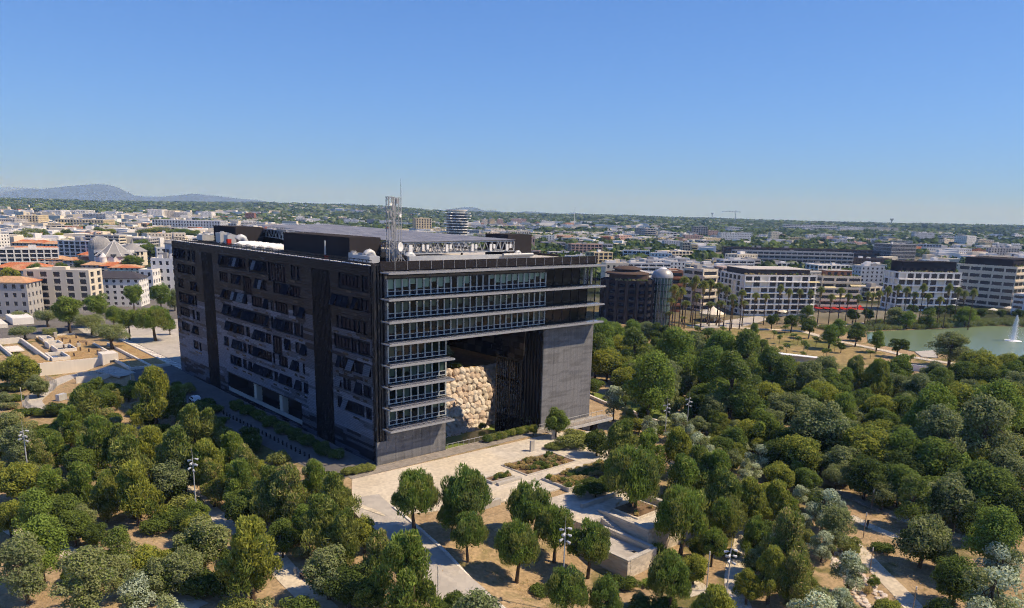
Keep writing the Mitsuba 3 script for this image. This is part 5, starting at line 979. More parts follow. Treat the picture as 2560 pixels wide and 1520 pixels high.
unit('pale grey air unit in front of the tall black plant room', 5.0, 83.0, 2.4, 3.0, 3.0, 1); unit('second pale air unit left of the first', 5.0, 78.0, 2.2, 2.6, 2.6, 1); unit('low grey air unit at the far left roof end', 6.0, 98.5, 3.0, 4.0, 1.8, 2); unit('blue grey air unit next to the far end rail', 10.0, 101, 2.4, 2.4, 2.0, 1)
unit('white air unit on the pale skylight field', 10, 46.0, 2, 2, 2.0, 1)
for i in range(7):
    t = thing('skylight', ORD[6 - i] + ' white pillow skylight from the left beside the plant room', 'skylight', 'white pillow skylights'); hu('curb', t, MB().box(2.6, 9.6, 45 + i * 3.6, 48.2 + i * 3.6, ZR, ZR + 0.5).mesh(), 'steel')
    hu('pillow', t, MB().tube([(2.7, 46.6 + i * 3.6, ZR + 0.45), (4.2, 46.6 + i * 3.6, ZR + 0.5), (8, 46.6 + i * 3.6, ZR + 0.5), (9.5, 46.6 + i * 3.6, ZR + 0.45)], [0.4, 1.0, 1.0, 0.4], 12).mesh(), 'white_paint', smooth=True)
for i, v in enumerate((47, 51.5, 58.5, 64)): put_on('roof_fan', ORD[3 - i] + ' small dark fan housing from the left before the skylights', 'fan', MB().lathe([(0, 0), (0.6, 0), (0.6, 0.5), (0.8, 0.6), (0.8, 0.9), (0.3, 1.2), (0, 1.2)], 12, (2.0, v, ZR)).mesh(), 'rail_metal', group='dark fan housings by the skylights')
put_on('chimney', 'thin grey vent pipe in front of the left plant room', 'pipe', MB().tube([(2.4, 22, ZR), (2.4, 22, ZR + 3.6)], 0.18, 8).mesh(), 'galvanised')
put_on('vent_cap', 'small red cap on the roof left of the mast', 'vent', MB().box(2.1, 2.7, 21.3, 21.8, ZR, ZR + 0.7).mesh(), 'red_cloth')
put_on('vent_cap', 'bright red box on the roof edge near the far units', 'vent', MB().box(3.2, 4.2, 73.6, 74.4, ZR + 0.4, ZR + 1.7).mesh(), 'red_cloth')
# lattice mast: two square lattice columns side by side
mt = thing('antenna_mast', 'grey steel lattice mast with dishes and a thin whip rising above the roof', 'mast')
H0, H1 = ZR, 49.2
for c, (u0, u1) in enumerate(((6.0, 7.2), (7.5, 8.7))):
    for u in (u0, u1):
        for v in (4.3, 5.1): hu('leg', mt, MB().bar((u, v, H0), (u, v, H1), 0.13).mesh(), 'mast_metal')
    b = MB(); n = 9
    for i in range(n):
        a, d = H0 + (H1 - H0) * i / n, H0 + (H1 - H0) * (i + 1) / n
        for v in (4.3, 5.1):
            b.bar((u0, v, a), (u1, v, d), 0.065) if (i + c) % 2 else b.bar((u1, v, a), (u0, v, d), 0.065)
        b.bar((u0, 4.3, d), (u1, 4.3, d), 0.065)
        if i % 2: b.bar((u0, 5.1, d), (u1, 5.1, d), 0.055).bar((u0, 4.3, d), (u0, 5.1, d), 0.055).bar((u1, 4.3, d), (u1, 5.1, d), 0.055)
    hu('lattice', mt, b.mesh(), 'mast_metal')
hu('platform', mt, MB().box(5.9, 7.3, 4.2, 5.2, H1, H1 + 0.14).mesh(), 'steel'); hu('whip', mt, MB().tube([(8.7, 4.3, H1 - 1), (8.7, 4.3, H1 + 2.5), (8.7, 4.3, H1 + 3.4)], [0.07, 0.045, 0.02], 6).mesh(), 'steel')
hu('brace', mt, MB().bar((6.4, 4.3, 40.8), (8.4, 1.6, ZR), 0.13).mesh(), 'mast_metal')
def dish(u, v, z, r):
    m = MB().lathe([(0.0, 0.0), (r * 0.5, 0.06 * r), (r * 0.9, 0.25 * r), (r, 0.32 * r), (r * 0.97, 0.36 * r), (0.0, 0.2 * r)], 20)
    R = np.array(T().translate([u, v, z]).rotate([0, 0, 1], -70).rotate([0, 1, 0], 90).matrix); q = m.moved(R)
    hu('dish', mt, q, 'white_paint', smooth=40)
dish(7.9, 3.75, 40.3, 0.85); dish(8.2, 3.9, 46.0, 0.35); dish(6.2, 3.9, 48.0, 0.3)
for i, (u, z) in enumerate(((6.2, 45.8), (6.8, 44.6), (6.4, 43.2), (6.7, 47.0), (7.6, 48.1))): hu('antenna', mt, MB().box(u, u + 0.3, 4.05, 4.25, z, z + 1.0).mesh(), 'steel')
M['mast_metal'] = pr((0.33, 0.34, 0.35), 0.5)

# ---------------------------------------------------------------- buildings of the town round about
crand = random.Random(5)
def hip(L, D, z, h, o=0.5, flat=0.25):
    a, b, c, d = (-o, -o), (L + o, -o), (L + o, D + o), (-o, D + o); q = min(L, D) / 2 * (1 - flat)
    if L >= D: r0, r1 = (q, D / 2), (L - q, D / 2)
    else: r0, r1 = (L / 2, q), (L / 2, D - q)
    v = [(*a, z), (*b, z), (*c, z), (*d, z), (*r0, z + h), (*r1, z + h), (*a, z - .25), (*b, z - .25), (*c, z - .25), (*d, z - .25)]
    f = [[0, 1, 5], [0, 5, 4], [1, 2, 5], [2, 3, 4], [2, 4, 5], [3, 0, 4]] if L >= D else [[0, 1, 4], [1, 2, 5], [1, 5, 4], [2, 3, 5], [3, 0, 4], [3, 4, 5]]
    s = [[6, 7, 1], [6, 1, 0], [7, 8, 2], [7, 2, 1], [8, 9, 3], [8, 3, 2], [9, 6, 0], [9, 0, 3], [6, 8, 7], [6, 9, 8]]
    return v, f + s
def block(k, x, y, z, L, D, H, th, floors, mat, style='punch', roof='flat', near=False, extra=True):
    """a building with one corner at (x, y): its right-hand front runs L metres along th, its depth D to the left of that"""
    tw = T().translate([x, y, z]).rotate([0, 0, 1], th); r = random.Random(int(x * 7 + y * 13)); fh = H / floors
    def p(name, mesh, m, par=k, **kw): return put(name, mesh, m, par, tw=tw, **kw)
    ins = 0.32 if style != 'grid' else 0.7
    p('windows' if not near else 'core', MB().box(ins, L - ins, ins, D - ins, -3, H - 0.05).mesh(), 'window_dark', **({} if near else {'kind': 'stuff'}))
    bay = {'punch': 3.2, 'band': 6.0, 'grid': 4.6, 'glass': 1.6, 'tall': 4.6}[style]; wf = {'punch': 0.42, 'band': 0.86, 'grid': 0.80, 'glass': 0.86, 'tall': 0.5}[style]; wh = {'punch': 0.50, 'band': 0.5, 'grid': 0.76, 'glass': 0.8, 'tall': 0.72}[style]
    if near and style == 'punch': bay = 3.0
    W = MB(); t = 0.34 if style != 'grid' else 0.72
    for s in range(4):
        n = max(int((L if s % 2 == 0 else D) / bay), 1); S = L if s % 2 == 0 else D; b = S / n; e = b * (1 - wf) / 2
        def bx(a, c, z0, z1, o=0.0):
            if s == 0: return (a, c, -o, t, z0, z1)
            if s == 2: return (a, c, D - t, D + o, z0, z1)
            if s == 3: return (-o, t, a, c, z0, z1)
            return (L - t, L + o, a, c, z0, z1)
        for i in range(n + 1):
            a, c = max(i * b - e, 0.0 if s % 2 == 0 else t + .01), min(i * b + e, S if s % 2 == 0 else S - t - .01)
            W.box(*bx(a, c, -3, H, 0.0))
        for f in range(floors + 1):
            z0 = f * fh - fh * (1 - wh) * 0.45 if f else -3; z1 = min(f * fh + fh * (1 - wh) * 0.55, H) if f < floors else H
            if f == 0: z1 = fh * 0.3
            W.box(*bx(0.012 if s % 2 == 0 else t + .02, (S - 0.012) if s % 2 == 0 else S - t - .02, z0, z1, -0.012))
        if near:
            for f in range(floors):
                for i in range(n):
                    if s in (1, 2): continue
                    z0, z1 = f * fh + fh * (1 - wh) * 0.55, (f + 1) * fh - fh * (1 - wh) * 0.45
                    if f == 0: z0 = fh * 0.3
                    a, c = i * b + e, (i + 1) * b - e
                    q = bx(a, c, z0, z1); g = (q[0], q[1], t - 0.12, t - 0.06, z0, z1) if s == 0 else (t - 0.12, t - 0.06, q[2], q[3], z0, z1)
                    if style == 'grid' and r.random() < 0.18: p('blind', MB().box(*g).mesh(), 'pale_cloth')
                    else: p('window', MB().box(*g).mesh(), 'window_dark')
            if style in ('band', 'grid'):
                for f in range(1, floors):
                    for s_ in ((0,) if s == 0 else ()):
                        p('balcony', MB().box(0.1, L - 0.1, -1.3, -0.013, f * fh - 0.28, f * fh).box(0.1, L - 0.1, -1.3, -1.22, f * fh, f * fh + 0.95 * (style == 'band')).mesh(), 'wall_' + mat)
        elif style == 'band' and s in (0, 3):
            for f in range(1, floors):
                if s == 0: W.box(0.2, L - 0.2, -1.2, -0.02, f * fh - 0.3, f * fh + 0.6)
    p('wall', W.mesh(), 'wall_' + mat)
    if roof == 'tile': p('roof', MB().add(*hip(L, D, H, min(L, D) * 0.16)).mesh(), 'roof_tile')
    elif roof == 'slate': p('roof', MB().add(*hip(L, D, H, min(L, D) * 0.22)).mesh(), 'roof_slate')
    else:
        p('roof', MB().box(0.3, L - 0.3, 0.3, D - 0.3, H - 0.04, H + 0.06).mesh(), 'roof_flat')
        q = MB().box(0, L, 0, 0.29, H + 0.002, H + 0.55).box(0, L, D - 0.29, D, H + 0.002, H + 0.55).box(0, 0.29, 0.3, D - 0.3, H + 0.002, H + 0.55).box(L - 0.29, L, 0.3, D - 0.3, H + 0.002, H + 0.55)
        p('parapet', q.mesh(), 'wall_' + mat)
        if extra and L > 9:
            for i in range(r.randint(1, 3)):
                a, c, s = r.uniform(0.1, 0.6) * L, r.uniform(0.2, 0.6) * D, r.uniform(1.5, 4.5)
                p('roof_box', MB().box(a, min(a + s * 1.4, L - .4), c, min(c + s, D - .4), H + 0.061, H + r.uniform(1.2, 3.0)).mesh(), r.choice(['wall_' + mat, 'zinc', 'wall_white']))
NEARBLOCKS = [
(-210.4, 320.9, 0.0, 26.6, 13.0, 17.8, 6.0, 6, 'cream', 'tall', 'flat', 1, 'pale cream corner block with tall top floor windows beside the white terrace of flats'),
(-196.2, 344.1, 0.0, 22.1, 13.0, 13.0, 9.0, 5, 'white', 'punch', 'slate', 1, 'long white block with small square windows and dark roof behind the plane trees'),
(-184.6, 381.2, 0.0, 12.8, 13.0, 19.7, 7.0, 5, 'white', 'punch', 'flat', 1, 'taller white block with flat roof partly hidden by the left end of the town hall'),
(-216.8, 304.8, 0.0, 16.2, 13.0, 14.1, 8.0, 4, 'grey', 'punch', 'tile', 1, 'grey stone block with low red tile roof at the far left edge'),
(-186.3, 371.6, 0.0, 6.6, 13.0, 14.7, 4.0, 4, 'white', 'punch', 'flat', 1, 'lower white wing in shade joining the long white block and the taller one'),
(124.2, 406.7, -4.2, 43.5, 28.5, 21.6, 12.0, 7, 'white', 'grid', 'flat', 1, 'white curved end apartment block with deep balcony grid behind the carousel'),
(178.6, 437.8, -4.5, 23.8, 11.0, 20.3, 6.0, 6, 'cream', 'band', 'flat', 1, 'cream apartment block with yellow awnings above the red parasols'),
(228.6, 449.4, -4.3, 41.0, 14.3, 22.9, 8.0, 6, 'white', 'grid', 'flat', 1, 'white gridded apartment block with dark set back top storeys behind the palms'),
(313.8, 473.2, -3.8, 41.7, 33.9, 25.7, 38.0, 6, 'cream', 'band', 'flat', 1, 'pale apartment block with dark recessed balconies at the right edge beyond the lake'),
(102.1, 409.5, -2.8, 10.9, 15.6, 22.3, 30.0, 6, 'cream', 'band', 'flat', 0, 'cream block with cornice standing in the midst of the palm grove'),
(82.5, 400.5, -2.2, 7.0, 11.0, 21.3, 4.0, 6, 'brick', 'band', 'flat', 0, 'brick and white balcony block just right of the glass stair tower'),
(55.2, 461.5, 0.0, 14.4, 11.0, 18.4, 8.0, 5, 'cream', 'punch', 'flat', 0, 'cream flat roofed block just left of the dark round building'),
]
BLOCKS = [
(-554.5, 816.6, 0.1, 14.0, 60.0, 13.0, 20.0, 4, 'white', 'band', 'flat', 0, 'white balconied block at the far left beyond the red roofs'),
(-506.0, 796.6, 0.1, 24.9, 60.0, 7.9, 12.0, 2, 'white', 'punch', 'flat', 0, 'low white flat roofed building between the red roofs and the domes'),
(-576.9, 922.4, 0.3, 20.6, 60.0, 8.9, 14.0, 3, 'white', 'punch', 'flat', 0, 'pale blank block rising behind the low white flat roofed one'),
(-880.8, 1343.7, 0.9, 33.5, 60.0, 19.9, 16.0, 6, 'yellow', 'tall', 'flat', 0, 'yellow classical palace block with tall bays in the left distance'),
(-851.3, 1253.7, 0.8, 22.6, 60.0, 14.8, 14.0, 4, 'grey', 'punch', 'flat', 0, 'grey block at the far left below the yellow palace block'),
(-799.4, 1320.6, 0.8, 77.5, 60.0, 15.6, 10.0, 3, 'yellow', 'tall', 'flat', 0, 'long low yellow building with even openings in the left distance'),
(-726.8, 1393.4, 1.0, 55.8, 60.0, 11.0, 10.0, 3, 'cream', 'tall', 'flat', 0, 'long cream building left of the columned grey one'),
(-621.1, 1299.9, 0.7, 111.0, 60.0, 19.6, 8.0, 4, 'bluegrey', 'tall', 'flat', 0, 'long grey columned building behind the row of dark trees'),
(-931.3, 1930.1, 7.2, 33.5, 60.0, 25.2, 12.0, 9, 'white', 'punch', 'flat', 0, 'first of the tall white slabs on the left skyline'),
(-909.2, 1962.5, 7.5, 30.4, 60.0, 23.0, 12.0, 9, 'cream', 'punch', 'flat', 0, 'middle cream slab of the three on the left skyline'),
(-878.3, 1959.5, 7.6, 32.7, 60.0, 19.4, 12.0, 8, 'white', 'band', 'flat', 0, 'stepped white slab right of the two tall ones on the left skyline'),
(-818.2, 1979.7, 7.9, 26.8, 60.0, 21.7, 12.0, 9, 'white', 'punch', 'flat', 0, 'single white tower standing alone on the left skyline'),
(-698.4, 1967.0, 7.8, 22.1, 60.0, 21.8, 14.0, 9, 'brick', 'band', 'flat', 0, 'red brown tower on the skyline above the end of the town hall roof'),
(-942.9, 1898.5, 7.2, 28.3, 60.0, 10.7, 12.0, 4, 'white', 'punch', 'flat', 0, 'low white block in front of the tall white slabs'),
(-956.8, 1683.7, 5.3, 46.5, 60.0, 16.3, 12.0, 6, 'bluegrey', 'band', 'flat', 0, 'blue grey block among the white terraces on the left hillside'),
(-1245.8, 2091.2, 8.7, 60.3, 60.0, 14.5, 10.0, 4, 'white', 'band', 'flat', 0, 'long white terrace on the left hillside above the blue grey block'),
(-1178.5, 1929.1, 9.2, 25.0, 60.0, 14.3, 10.0, 4, 'white', 'punch', 'flat', 0, 'white block at the left end of the hillside terrace'),
(-986.9, 1832.2, 7.3, 35.4, 60.0, 12.4, 10.0, 4, 'white', 'punch', 'flat', 0, 'white block right of the blue grey block on the left hillside'),
(-192.2, 1461.3, 1.3, 30.2, 60.0, 31.2, 14.0, 7, 'yellow', 'tall', 'flat', 0, 'ochre yellow ornate block just right of the antenna mast'),
(-152.9, 1436.2, 1.2, 14.3, 28.8, 12.3, 10.0, 4, 'yellow', 'punch', 'flat', 0, 'small ochre block between the ornate one and the white balcony tower'),
(-106.0, 2352.0, 7.5, 17.7, 12.6, 19.1, 12.0, 6, 'cream', 'punch', 'flat', 0, 'first of the cream towers right of the white balcony tower'),
(-83.0, 2378.6, 7.7, 16.0, 14.0, 19.9, 12.0, 6, 'yellow', 'punch', 'flat', 0, 'second cream tower right of the white balcony tower'),
(-58.1, 2355.7, 7.8, 17.1, 15.0, 20.0, 12.0, 6, 'pink', 'punch', 'flat', 0, 'pinkish tower third right of the white balcony tower'),
(-502.7, 1476.5, 1.6, 135.5, 60.0, 8.5, 6.0, 3, 'yellow', 'tall', 'flat', 0, 'long yellow arcade building seen over the solar roof'),
(-381.2, 1581.5, 2.1, 39.2, 60.0, 8.7, 6.0, 3, 'white', 'punch', 'flat', 0, 'white building at the right end of the yellow arcade'),
(-17.3, 2630.4, 7.9, 52.5, 11.9, 20.6, 12.0, 7, 'pink', 'punch', 'flat', 0, 'pinkish housing slab above the salmon hall'),
(-4.9, 992.9, 0.2, 29.7, 44.8, 16.8, 6.0, 2, 'pink', 'punch', 'flat', 0, 'salmon pink hall with blank walls behind the roof of the town hall'),
(-15.0, 1402.8, 1.1, 41.3, 43.7, 14.4, 6.0, 2, 'cream', 'punch', 'flat', 0, 'beige upper roof hall behind the salmon pink hall'),
(34.1, 986.8, 0.2, 30.8, 18.2, 11.1, 6.0, 3, 'grey', 'band', 'flat', 0, 'grey strip windowed office right of the salmon pink hall'),
(61.7, 916.1, 0.0, 28.6, 11.0, 11.8, 8.0, 3, 'grey', 'glass', 'flat', 0, 'grey glazed office in the middle of the strip windowed row'),
(92.6, 930.7, 0.1, 26.4, 11.0, 12.7, 4.0, 3, 'grey', 'band', 'flat', 0, 'grey office with a bright white band at the end of the row'),
(82.4, 1357.8, 1.1, 13.2, 11.0, 8.4, 8.0, 2, 'white', 'punch', 'flat', 0, 'small white cube house in front of the dark wood'),
(116.7, 847.7, 0.0, 30.6, 11.0, 8.8, 8.0, 2, 'white', 'punch', 'flat', 0, 'white rounded hall right of the grey office row'),
(152.4, 958.9, 0.1, 36.1, 11.0, 7.0, 8.0, 2, 'grey', 'band', 'flat', 0, 'low grey glazed hall behind the white rounded hall'),
(210.1, 1077.4, 0.4, 27.1, 11.0, 14.0, 10.0, 5, 'bluegrey', 'punch', 'flat', 0, 'blue grey block with small windows left of the tall pale slab'),
(195.9, 892.5, 0.0, 9.4, 11.0, 18.6, 6.0, 6, 'cream', 'glass', 'flat', 0, 'tall pale slab with blank edge standing above the white roofs'),
(218.3, 944.1, 0.1, 7.8, 11.0, 14.4, 6.0, 5, 'yellow', 'band', 'flat', 0, 'yellowish block attached right of the tall pale slab'),
(256.6, 1522.9, 1.2, 25.9, 37.3, 23.0, 24.0, 6, 'grey', 'band', 'flat', 0, 'grey apartment block with dark balconies left of the white striped one'),
(291.6, 1552.6, 1.1, 35.9, 11.0, 16.1, 6.0, 4, 'white', 'band', 'flat', 0, 'white striped apartment block behind the dark trees'),
(387.0, 1665.9, 1.9, 32.1, 11.8, 26.9, 10.0, 6, 'grey', 'grid', 'flat', 0, 'grey gridded apartment block in front of the pink housing'),
(425.7, 1691.8, 2.0, 23.3, 11.0, 18.5, 10.0, 4, 'pink', 'punch', 'flat', 0, 'low pink housing right of the grey gridded block'),
(382.7, 1426.5, 1.2, 59.7, 15.3, 20.3, 8.0, 5, 'white', 'punch', 'flat', 0, 'broad white block with few windows right of the pink housing'),
(604.6, 2197.5, 5.8, 48.0, 13.3, 18.4, 6.0, 3, 'white', 'band', 'flat', 0, 'white ribbon windowed office behind the broad white block'),
(110.5, 708.3, 0.0, 29.6, 11.0, 7.9, 8.0, 3, 'white', 'punch', 'flat', 0, 'white block with roof terraces behind the dark round building'),
(141.0, 706.2, 0.0, 23.0, 11.0, 9.7, 10.0, 3, 'white', 'punch', 'flat', 0, 'white block right behind the glass stair tower'),
(87.8, 765.5, 0.0, 19.0, 11.0, 8.0, 8.0, 3, 'cream', 'punch', 'flat', 0, 'cream roofed block near the right end of the town hall roof'),
(136.4, 588.5, 0.0, 21.0, 11.0, 11.5, 10.0, 4, 'cream', 'band', 'flat', 0, 'cream penthouse block behind the palms'),
(176.4, 641.0, 0.0, 29.0, 12.6, 12.9, 14.0, 4, 'bluegrey', 'band', 'flat', 0, 'blue grey ribbon block left of the white curved end block'),
(228.1, 789.6, 0.0, 126.6, 11.0, 15.3, 3.0, 4, 'grey', 'band', 'flat', 0, 'very long grey ribbon windowed block below the dark brown roof'),
(262.0, 952.7, 0.1, 206.8, 11.0, 12.4, 3.0, 3, 'brown', 'band', 'flat', 0, 'very long dark brown block stretching behind the apartments'),
(466.8, 945.2, 0.2, 38.4, 30.0, 21.3, 18.0, 5, 'grey', 'glass', 'flat', 0, 'boxy grey tower with big dark openings beside the white panel'),
(478.5, 955.8, 0.3, 12.0, 11.0, 17.0, 8.0, 4, 'white', 'punch', 'flat', 0, 'brilliant white blank faced block in front of the boxy grey tower'),
(354.6, 799.1, 0.0, 44.6, 11.0, 9.9, 6.0, 3, 'brown', 'punch', 'flat', 0, 'dark brown house row with three white dormers'),
(254.8, 556.7, -1.7, 18.9, 11.0, 17.1, 10.0, 6, 'bluegrey', 'punch', 'flat', 0, 'pale grey block with small windows between the cream and gridded blocks'),
(261.5, 647.0, 0.0, 22.5, 11.0, 10.0, 8.0, 3, 'brick', 'tall', 'flat', 0, 'orange timber penthouse on the cream apartment block'),
(255.8, 655.9, 0.0, 12.0, 11.0, 10.6, 8.0, 4, 'white', 'punch', 'flat', 0, 'white blank gable left of the orange penthouse'),
(609.8, 1132.2, 0.6, 75.5, 11.0, 11.7, 8.0, 3, 'white', 'punch', 'flat', 0, 'row of white houses with small windows behind the dark tops'),
(699.8, 1166.9, 0.7, 28.7, 11.0, 9.6, 8.0, 3, 'brick', 'punch', 'flat', 0, 'brick house at the right end of the white row'),
(721.7, 1155.1, 0.7, 49.0, 11.0, 13.5, 10.0, 4, 'grey', 'tall', 'flat', 0, 'grey block with tall openings near the right edge'),
(847.5, 1435.9, 2.5, 26.6, 25.1, 24.4, 24.0, 7, 'white', 'punch', 'flat', 0, 'white tower with one shaded side in the right distance'),
(906.2, 1497.0, 3.2, 36.7, 11.0, 16.4, 12.0, 4, 'cream', 'band', 'flat', 0, 'cream block right of the white tower'),
(1025.7, 1844.4, 5.2, 41.8, 11.0, 15.3, 12.0, 4, 'bluegrey', 'band', 'flat', 0, 'blue grey striped block left of the white tower'),
(984.3, 1889.7, 5.0, 57.4, 11.0, 20.6, 12.0, 4, 'bluegrey', 'punch', 'flat', 0, 'blue grey block among the trees in the right distance'),
(1292.4, 2033.3, 7.8, 19.4, 11.0, 12.0, 12.0, 3, 'cream', 'punch', 'flat', 0, 'small cream block near the right edge of the distance'),
(1409.9, 2162.6, 9.1, 24.3, 11.0, 17.0, 12.0, 4, 'white', 'band', 'flat', 0, 'white block at the right edge on the wooded slope'),
(496.5, 1487.7, 1.4, 16.7, 11.0, 22.7, 12.0, 5, 'cream', 'punch', 'flat', 0, 'cream tower beside the broad white block'),
(1003.1, 2872.2, 10.8, 209.9, 11.2, 21.0, 6.0, 3, 'white', 'band', 'flat', 0, 'long white district blocks below the right skyline'),
(1168.9, 2764.7, 9.4, 90.1, 11.1, 21.0, 6.0, 3, 'white', 'punch', 'flat', 0, 'white district blocks right of the long ones'),
(1304.6, 2866.8, 11.2, 133.9, 11.0, 19.1, 6.0, 3, 'cream', 'punch', 'flat', 0, 'pale district blocks below the water tower'),
(660.6, 1731.0, 2.3, 21.9, 11.0, 13.7, 10.0, 4, 'white', 'punch', 'flat', 0, 'white block in the trees left of the dense grove'),
(681.0, 1712.1, 2.3, 29.1, 11.0, 16.9, 10.0, 3, 'white', 'punch', 'flat', 0, 'white and brown block at the edge of the dense grove'),
(654.7, 989.9, 0.4, 40.3, 11.0, 10.5, 10.0, 3, 'brown', 'punch', 'flat', 0, 'dark brown low house at the right edge behind the trees'),
]
def place_blocks(L):
    for x, y, z, l, d, h, th, fl, mat, style, roof, near, label in L:
        k = thing('apartment_building' if fl > 3 else 'building', label, 'building'); block(k, x, y, z, l, d, h, th, fl, mat, style, roof, bool(near))
    return
place_blocks(NEARBLOCKS); place_blocks(BLOCKS)
def topping(i, inset, h, mat, n):
    x, y, z, l, d, H, th = NEARBLOCKS[i][:7]; k = [q for q in labels if labels[q].get('label') == NEARBLOCKS[i][12]][0]; tw = T().translate([x, y, z]).rotate([0, 0, 1], th)
    put('setback_storey', MB().box(inset, l - inset, inset, d - 1.5, H + 0.07, H + h).mesh(), mat, k, tw=tw); put('setback_roof', MB().box(inset - .5, l - inset + .5, inset - .6, d - 1, H + h + .001, H + h + .3).mesh(), mat if mat == 'wall_dark' else 'roof_flat', k, tw=tw)
    for j in range(n):
        a = inset + (l - 2 * inset) * (j + .25) / n; put('setback_window', MB().box(a, a + (l - 2 * inset) * .5 / n, inset - .06, inset - .01, H + .5, H + min(h, 3) - .5).mesh(), 'window_dark' if mat != 'wall_dark' else 'dark_glass', k, tw=tw)
    r = random.Random(i)
    for j in range(int(l / 2.6)): plant('bush', *(lambda a: (x + a * math.cos(math.radians(th)) - 1.4 * math.sin(math.radians(th)), y + a * math.sin(math.radians(th)) + 1.4 * math.cos(math.radians(th))))(1 + j * 2.6 + r.uniform(-.6, .6)), r.uniform(.8, 1.8), r.uniform(1.2, 2.4), z=z + H + .05, zone='roof%d' % (i - 1))
topping(5, 3.0, 3.2, 'wall_brown', 6); topping(7, 2.6, 6.2, 'wall_dark', 8); topping(8, 4.0, 4.5, 'wall_dark', 6); topping(6, 4.0, 3.2, 'wall_brick', 4)
TAKEN = [sg.Point(b[0] + b[3] / 2 * math.cos(math.radians(b[6])), b[1] + b[3] / 2 * math.sin(math.radians(b[6]))).buffer(max(b[3], b[4]) * 0.7) for b in NEARBLOCKS + BLOCKS]
# awnings, parasols and shop fronts below the apartments
for i, (x, y, z) in enumerate(((160.3, 383.0, 14.9), (174.5, 386.0, 15.8), (166.1, 383.0, 10.4), (155.4, 392.0, 16.6))): put_on('awning', ['yellow awning on the second floor of the cream block', 'yellow awning at the right corner of the cream block', 'yellow awning low on the cream block', 'cream awning at the right end of the white curved end block'][i], 'awning', MB().add([(-3, 0, 0), (3, 0, 0), (3, -1.6, -0.7), (-3, -1.6, -0.7), (-3, 0, -.1), (3, 0, -.1), (3, -1.6, -0.8), (-3, -1.6, -0.8)], BOXF).mesh(), 'yellow_cloth', T().translate([x, y, z]).rotate([0, 0, 1], 8))
AW = (188.9, 439.8)
put_on('awning', 'long red awning along the ground floor of the cream block', 'awning', MB().add([(-16, 0, 3.6), (17, 0, 3.6), (17, -2.6, 2.7), (-16, -2.6, 2.7), (-16, 0, 3.5), (17, 0, 3.5), (17, -2.6, 2.6), (-16, -2.6, 2.6)], BOXF).mesh(), 'red_cloth', T().translate([AW[0], AW[1] + 3, -4.5]).rotate([0, 0, 1], 6))
for i in range(12):
    x, y = AW[0] - 12 + (i % 6) * 5.0, AW[1] - 2 - 4.2 * (i // 6)
    t = thing('parasol', ORD[i % 6] + ' red cafe parasol from the left in the %s row below the cream block' % ('back', 'front')[i // 6], 'parasol', 'red cafe parasols'); put('canopy', MB().lathe([(2.1, 2.3), (1.0, 2.75), (0.0, 3.0)], 8, (x, y, -4.5)).mesh(), 'red_cloth', t); put('pole', MB().tube([(x, y, -4.6), (x, y, -1.5)], 0.05, 6).mesh(), 'steel', t)
for i, (p, lab) in enumerate((((286.8, 447.8), 'white parasol near the right edge block'), ((303.6, 459.6), 'large white parasol in front of the right edge block'), ((298.0, 445.2), 'rightmost white parasol by the lake trees'), ((147.6, 409.7), 'white parasol below the white curved end block'), ((229.9, 452.0), 'cream parasol at the left foot of the gridded block'), ((247.6, 462.2), 'cream parasol at the foot of the gridded block'), ((135.5, 410.6), 'cream parasol behind the carousel'))):
    t = thing('parasol', lab, 'parasol'); put('canopy', MB().lathe([(3.2, 2.6), (1.6, 3.2), (0.0, 3.8)], 4, (*p, -4.5)).mesh(), 'pale_cloth', t); put('pole', MB().tube([(*p, -4.6), (*p, -0.8)], 0.06, 6).mesh(), 'steel', t)
# dark round office and its glass stair tower
RB = (55.7, 356.3); rz = -4.5; RX, RY = RB[0], RB[1] + 12
ro = thing('office_building', 'dark brown rounded office block with pagoda like top storeys beside the town hall', 'office building')
def octo(R, n=16, sx=1.0): return [(RX + R * sx * math.cos(2 * math.pi * i / n + .2), RY + R * math.sin(2 * math.pi * i / n + .2)) for i in range(n)]
put('core', MB().prism(octo(11.5, sx=1.08), rz - 2, rz + 21).mesh(), 'window_dark', ro)
for f in range(7): put('floor_band', MB().prism(octo(12.0, sx=1.08), rz + f * 3.1 + (1.5 if f else -2), rz + f * 3.1 + 3.1).mesh(), 'wall_dark', ro)
for i in range(16):
    a = 2 * math.pi * i / 16 + .2; q = (RX + 12.1 * 1.08 * math.cos(a), RY + 12.1 * math.sin(a)); put('pier', MB().bar((*q, rz - 2), (*q, rz + 21.6), 1.2).mesh(), 'wall_dark', ro)
    for f in range(1, 7):
        if -2.9 < ((a + math.pi) % (2 * math.pi)) - math.pi < 0.2:
            a2 = a + math.pi / 16; w = (RX + 11.4 * 1.08 * math.cos(a2), RY + 11.4 * math.sin(a2)); put('window', MB().bar((*w, rz + f * 3.1 + 0.1), (*w, rz + f * 3.1 + 1.5), 2.2, 2.2).mesh(), 'dark_glass', ro)
put('terrace_wall', MB().prism(octo(9.6), rz + 21, rz + 24.4).mesh(), 'wall_brown', ro); put('roof', MB().lathe([(10.8, 0), (10.6, .4), (6.2, 1.2), (6.0, 2.0), (7.2, 2.1), (6.9, 2.5), (3.6, 3.4), (0, 3.6)], 16, (RX - 1, RY, rz + 24.4)).mesh(), 'wall_brown', ro)
for i in range(8): plant('bush', RX - 7 + 2.0 * i, RY - 10.4 + 0.4 * abs(i - 3.5), 1.5, 2.2, z=rz + 21, zone='roofgarden')
ST = (72.2, 365.1); SX, SY = ST[0] - 0.5, ST[1] + 1
gt = thing('stair_tower', 'round glass stair tower with ribbed metal dome beside the dark round office', 'tower')
put('core', MB().lathe([(2.2, -3), (2.2, 23), (0, 23)], 12, (SX, SY, rz)).mesh(), 'wall_grey', gt)
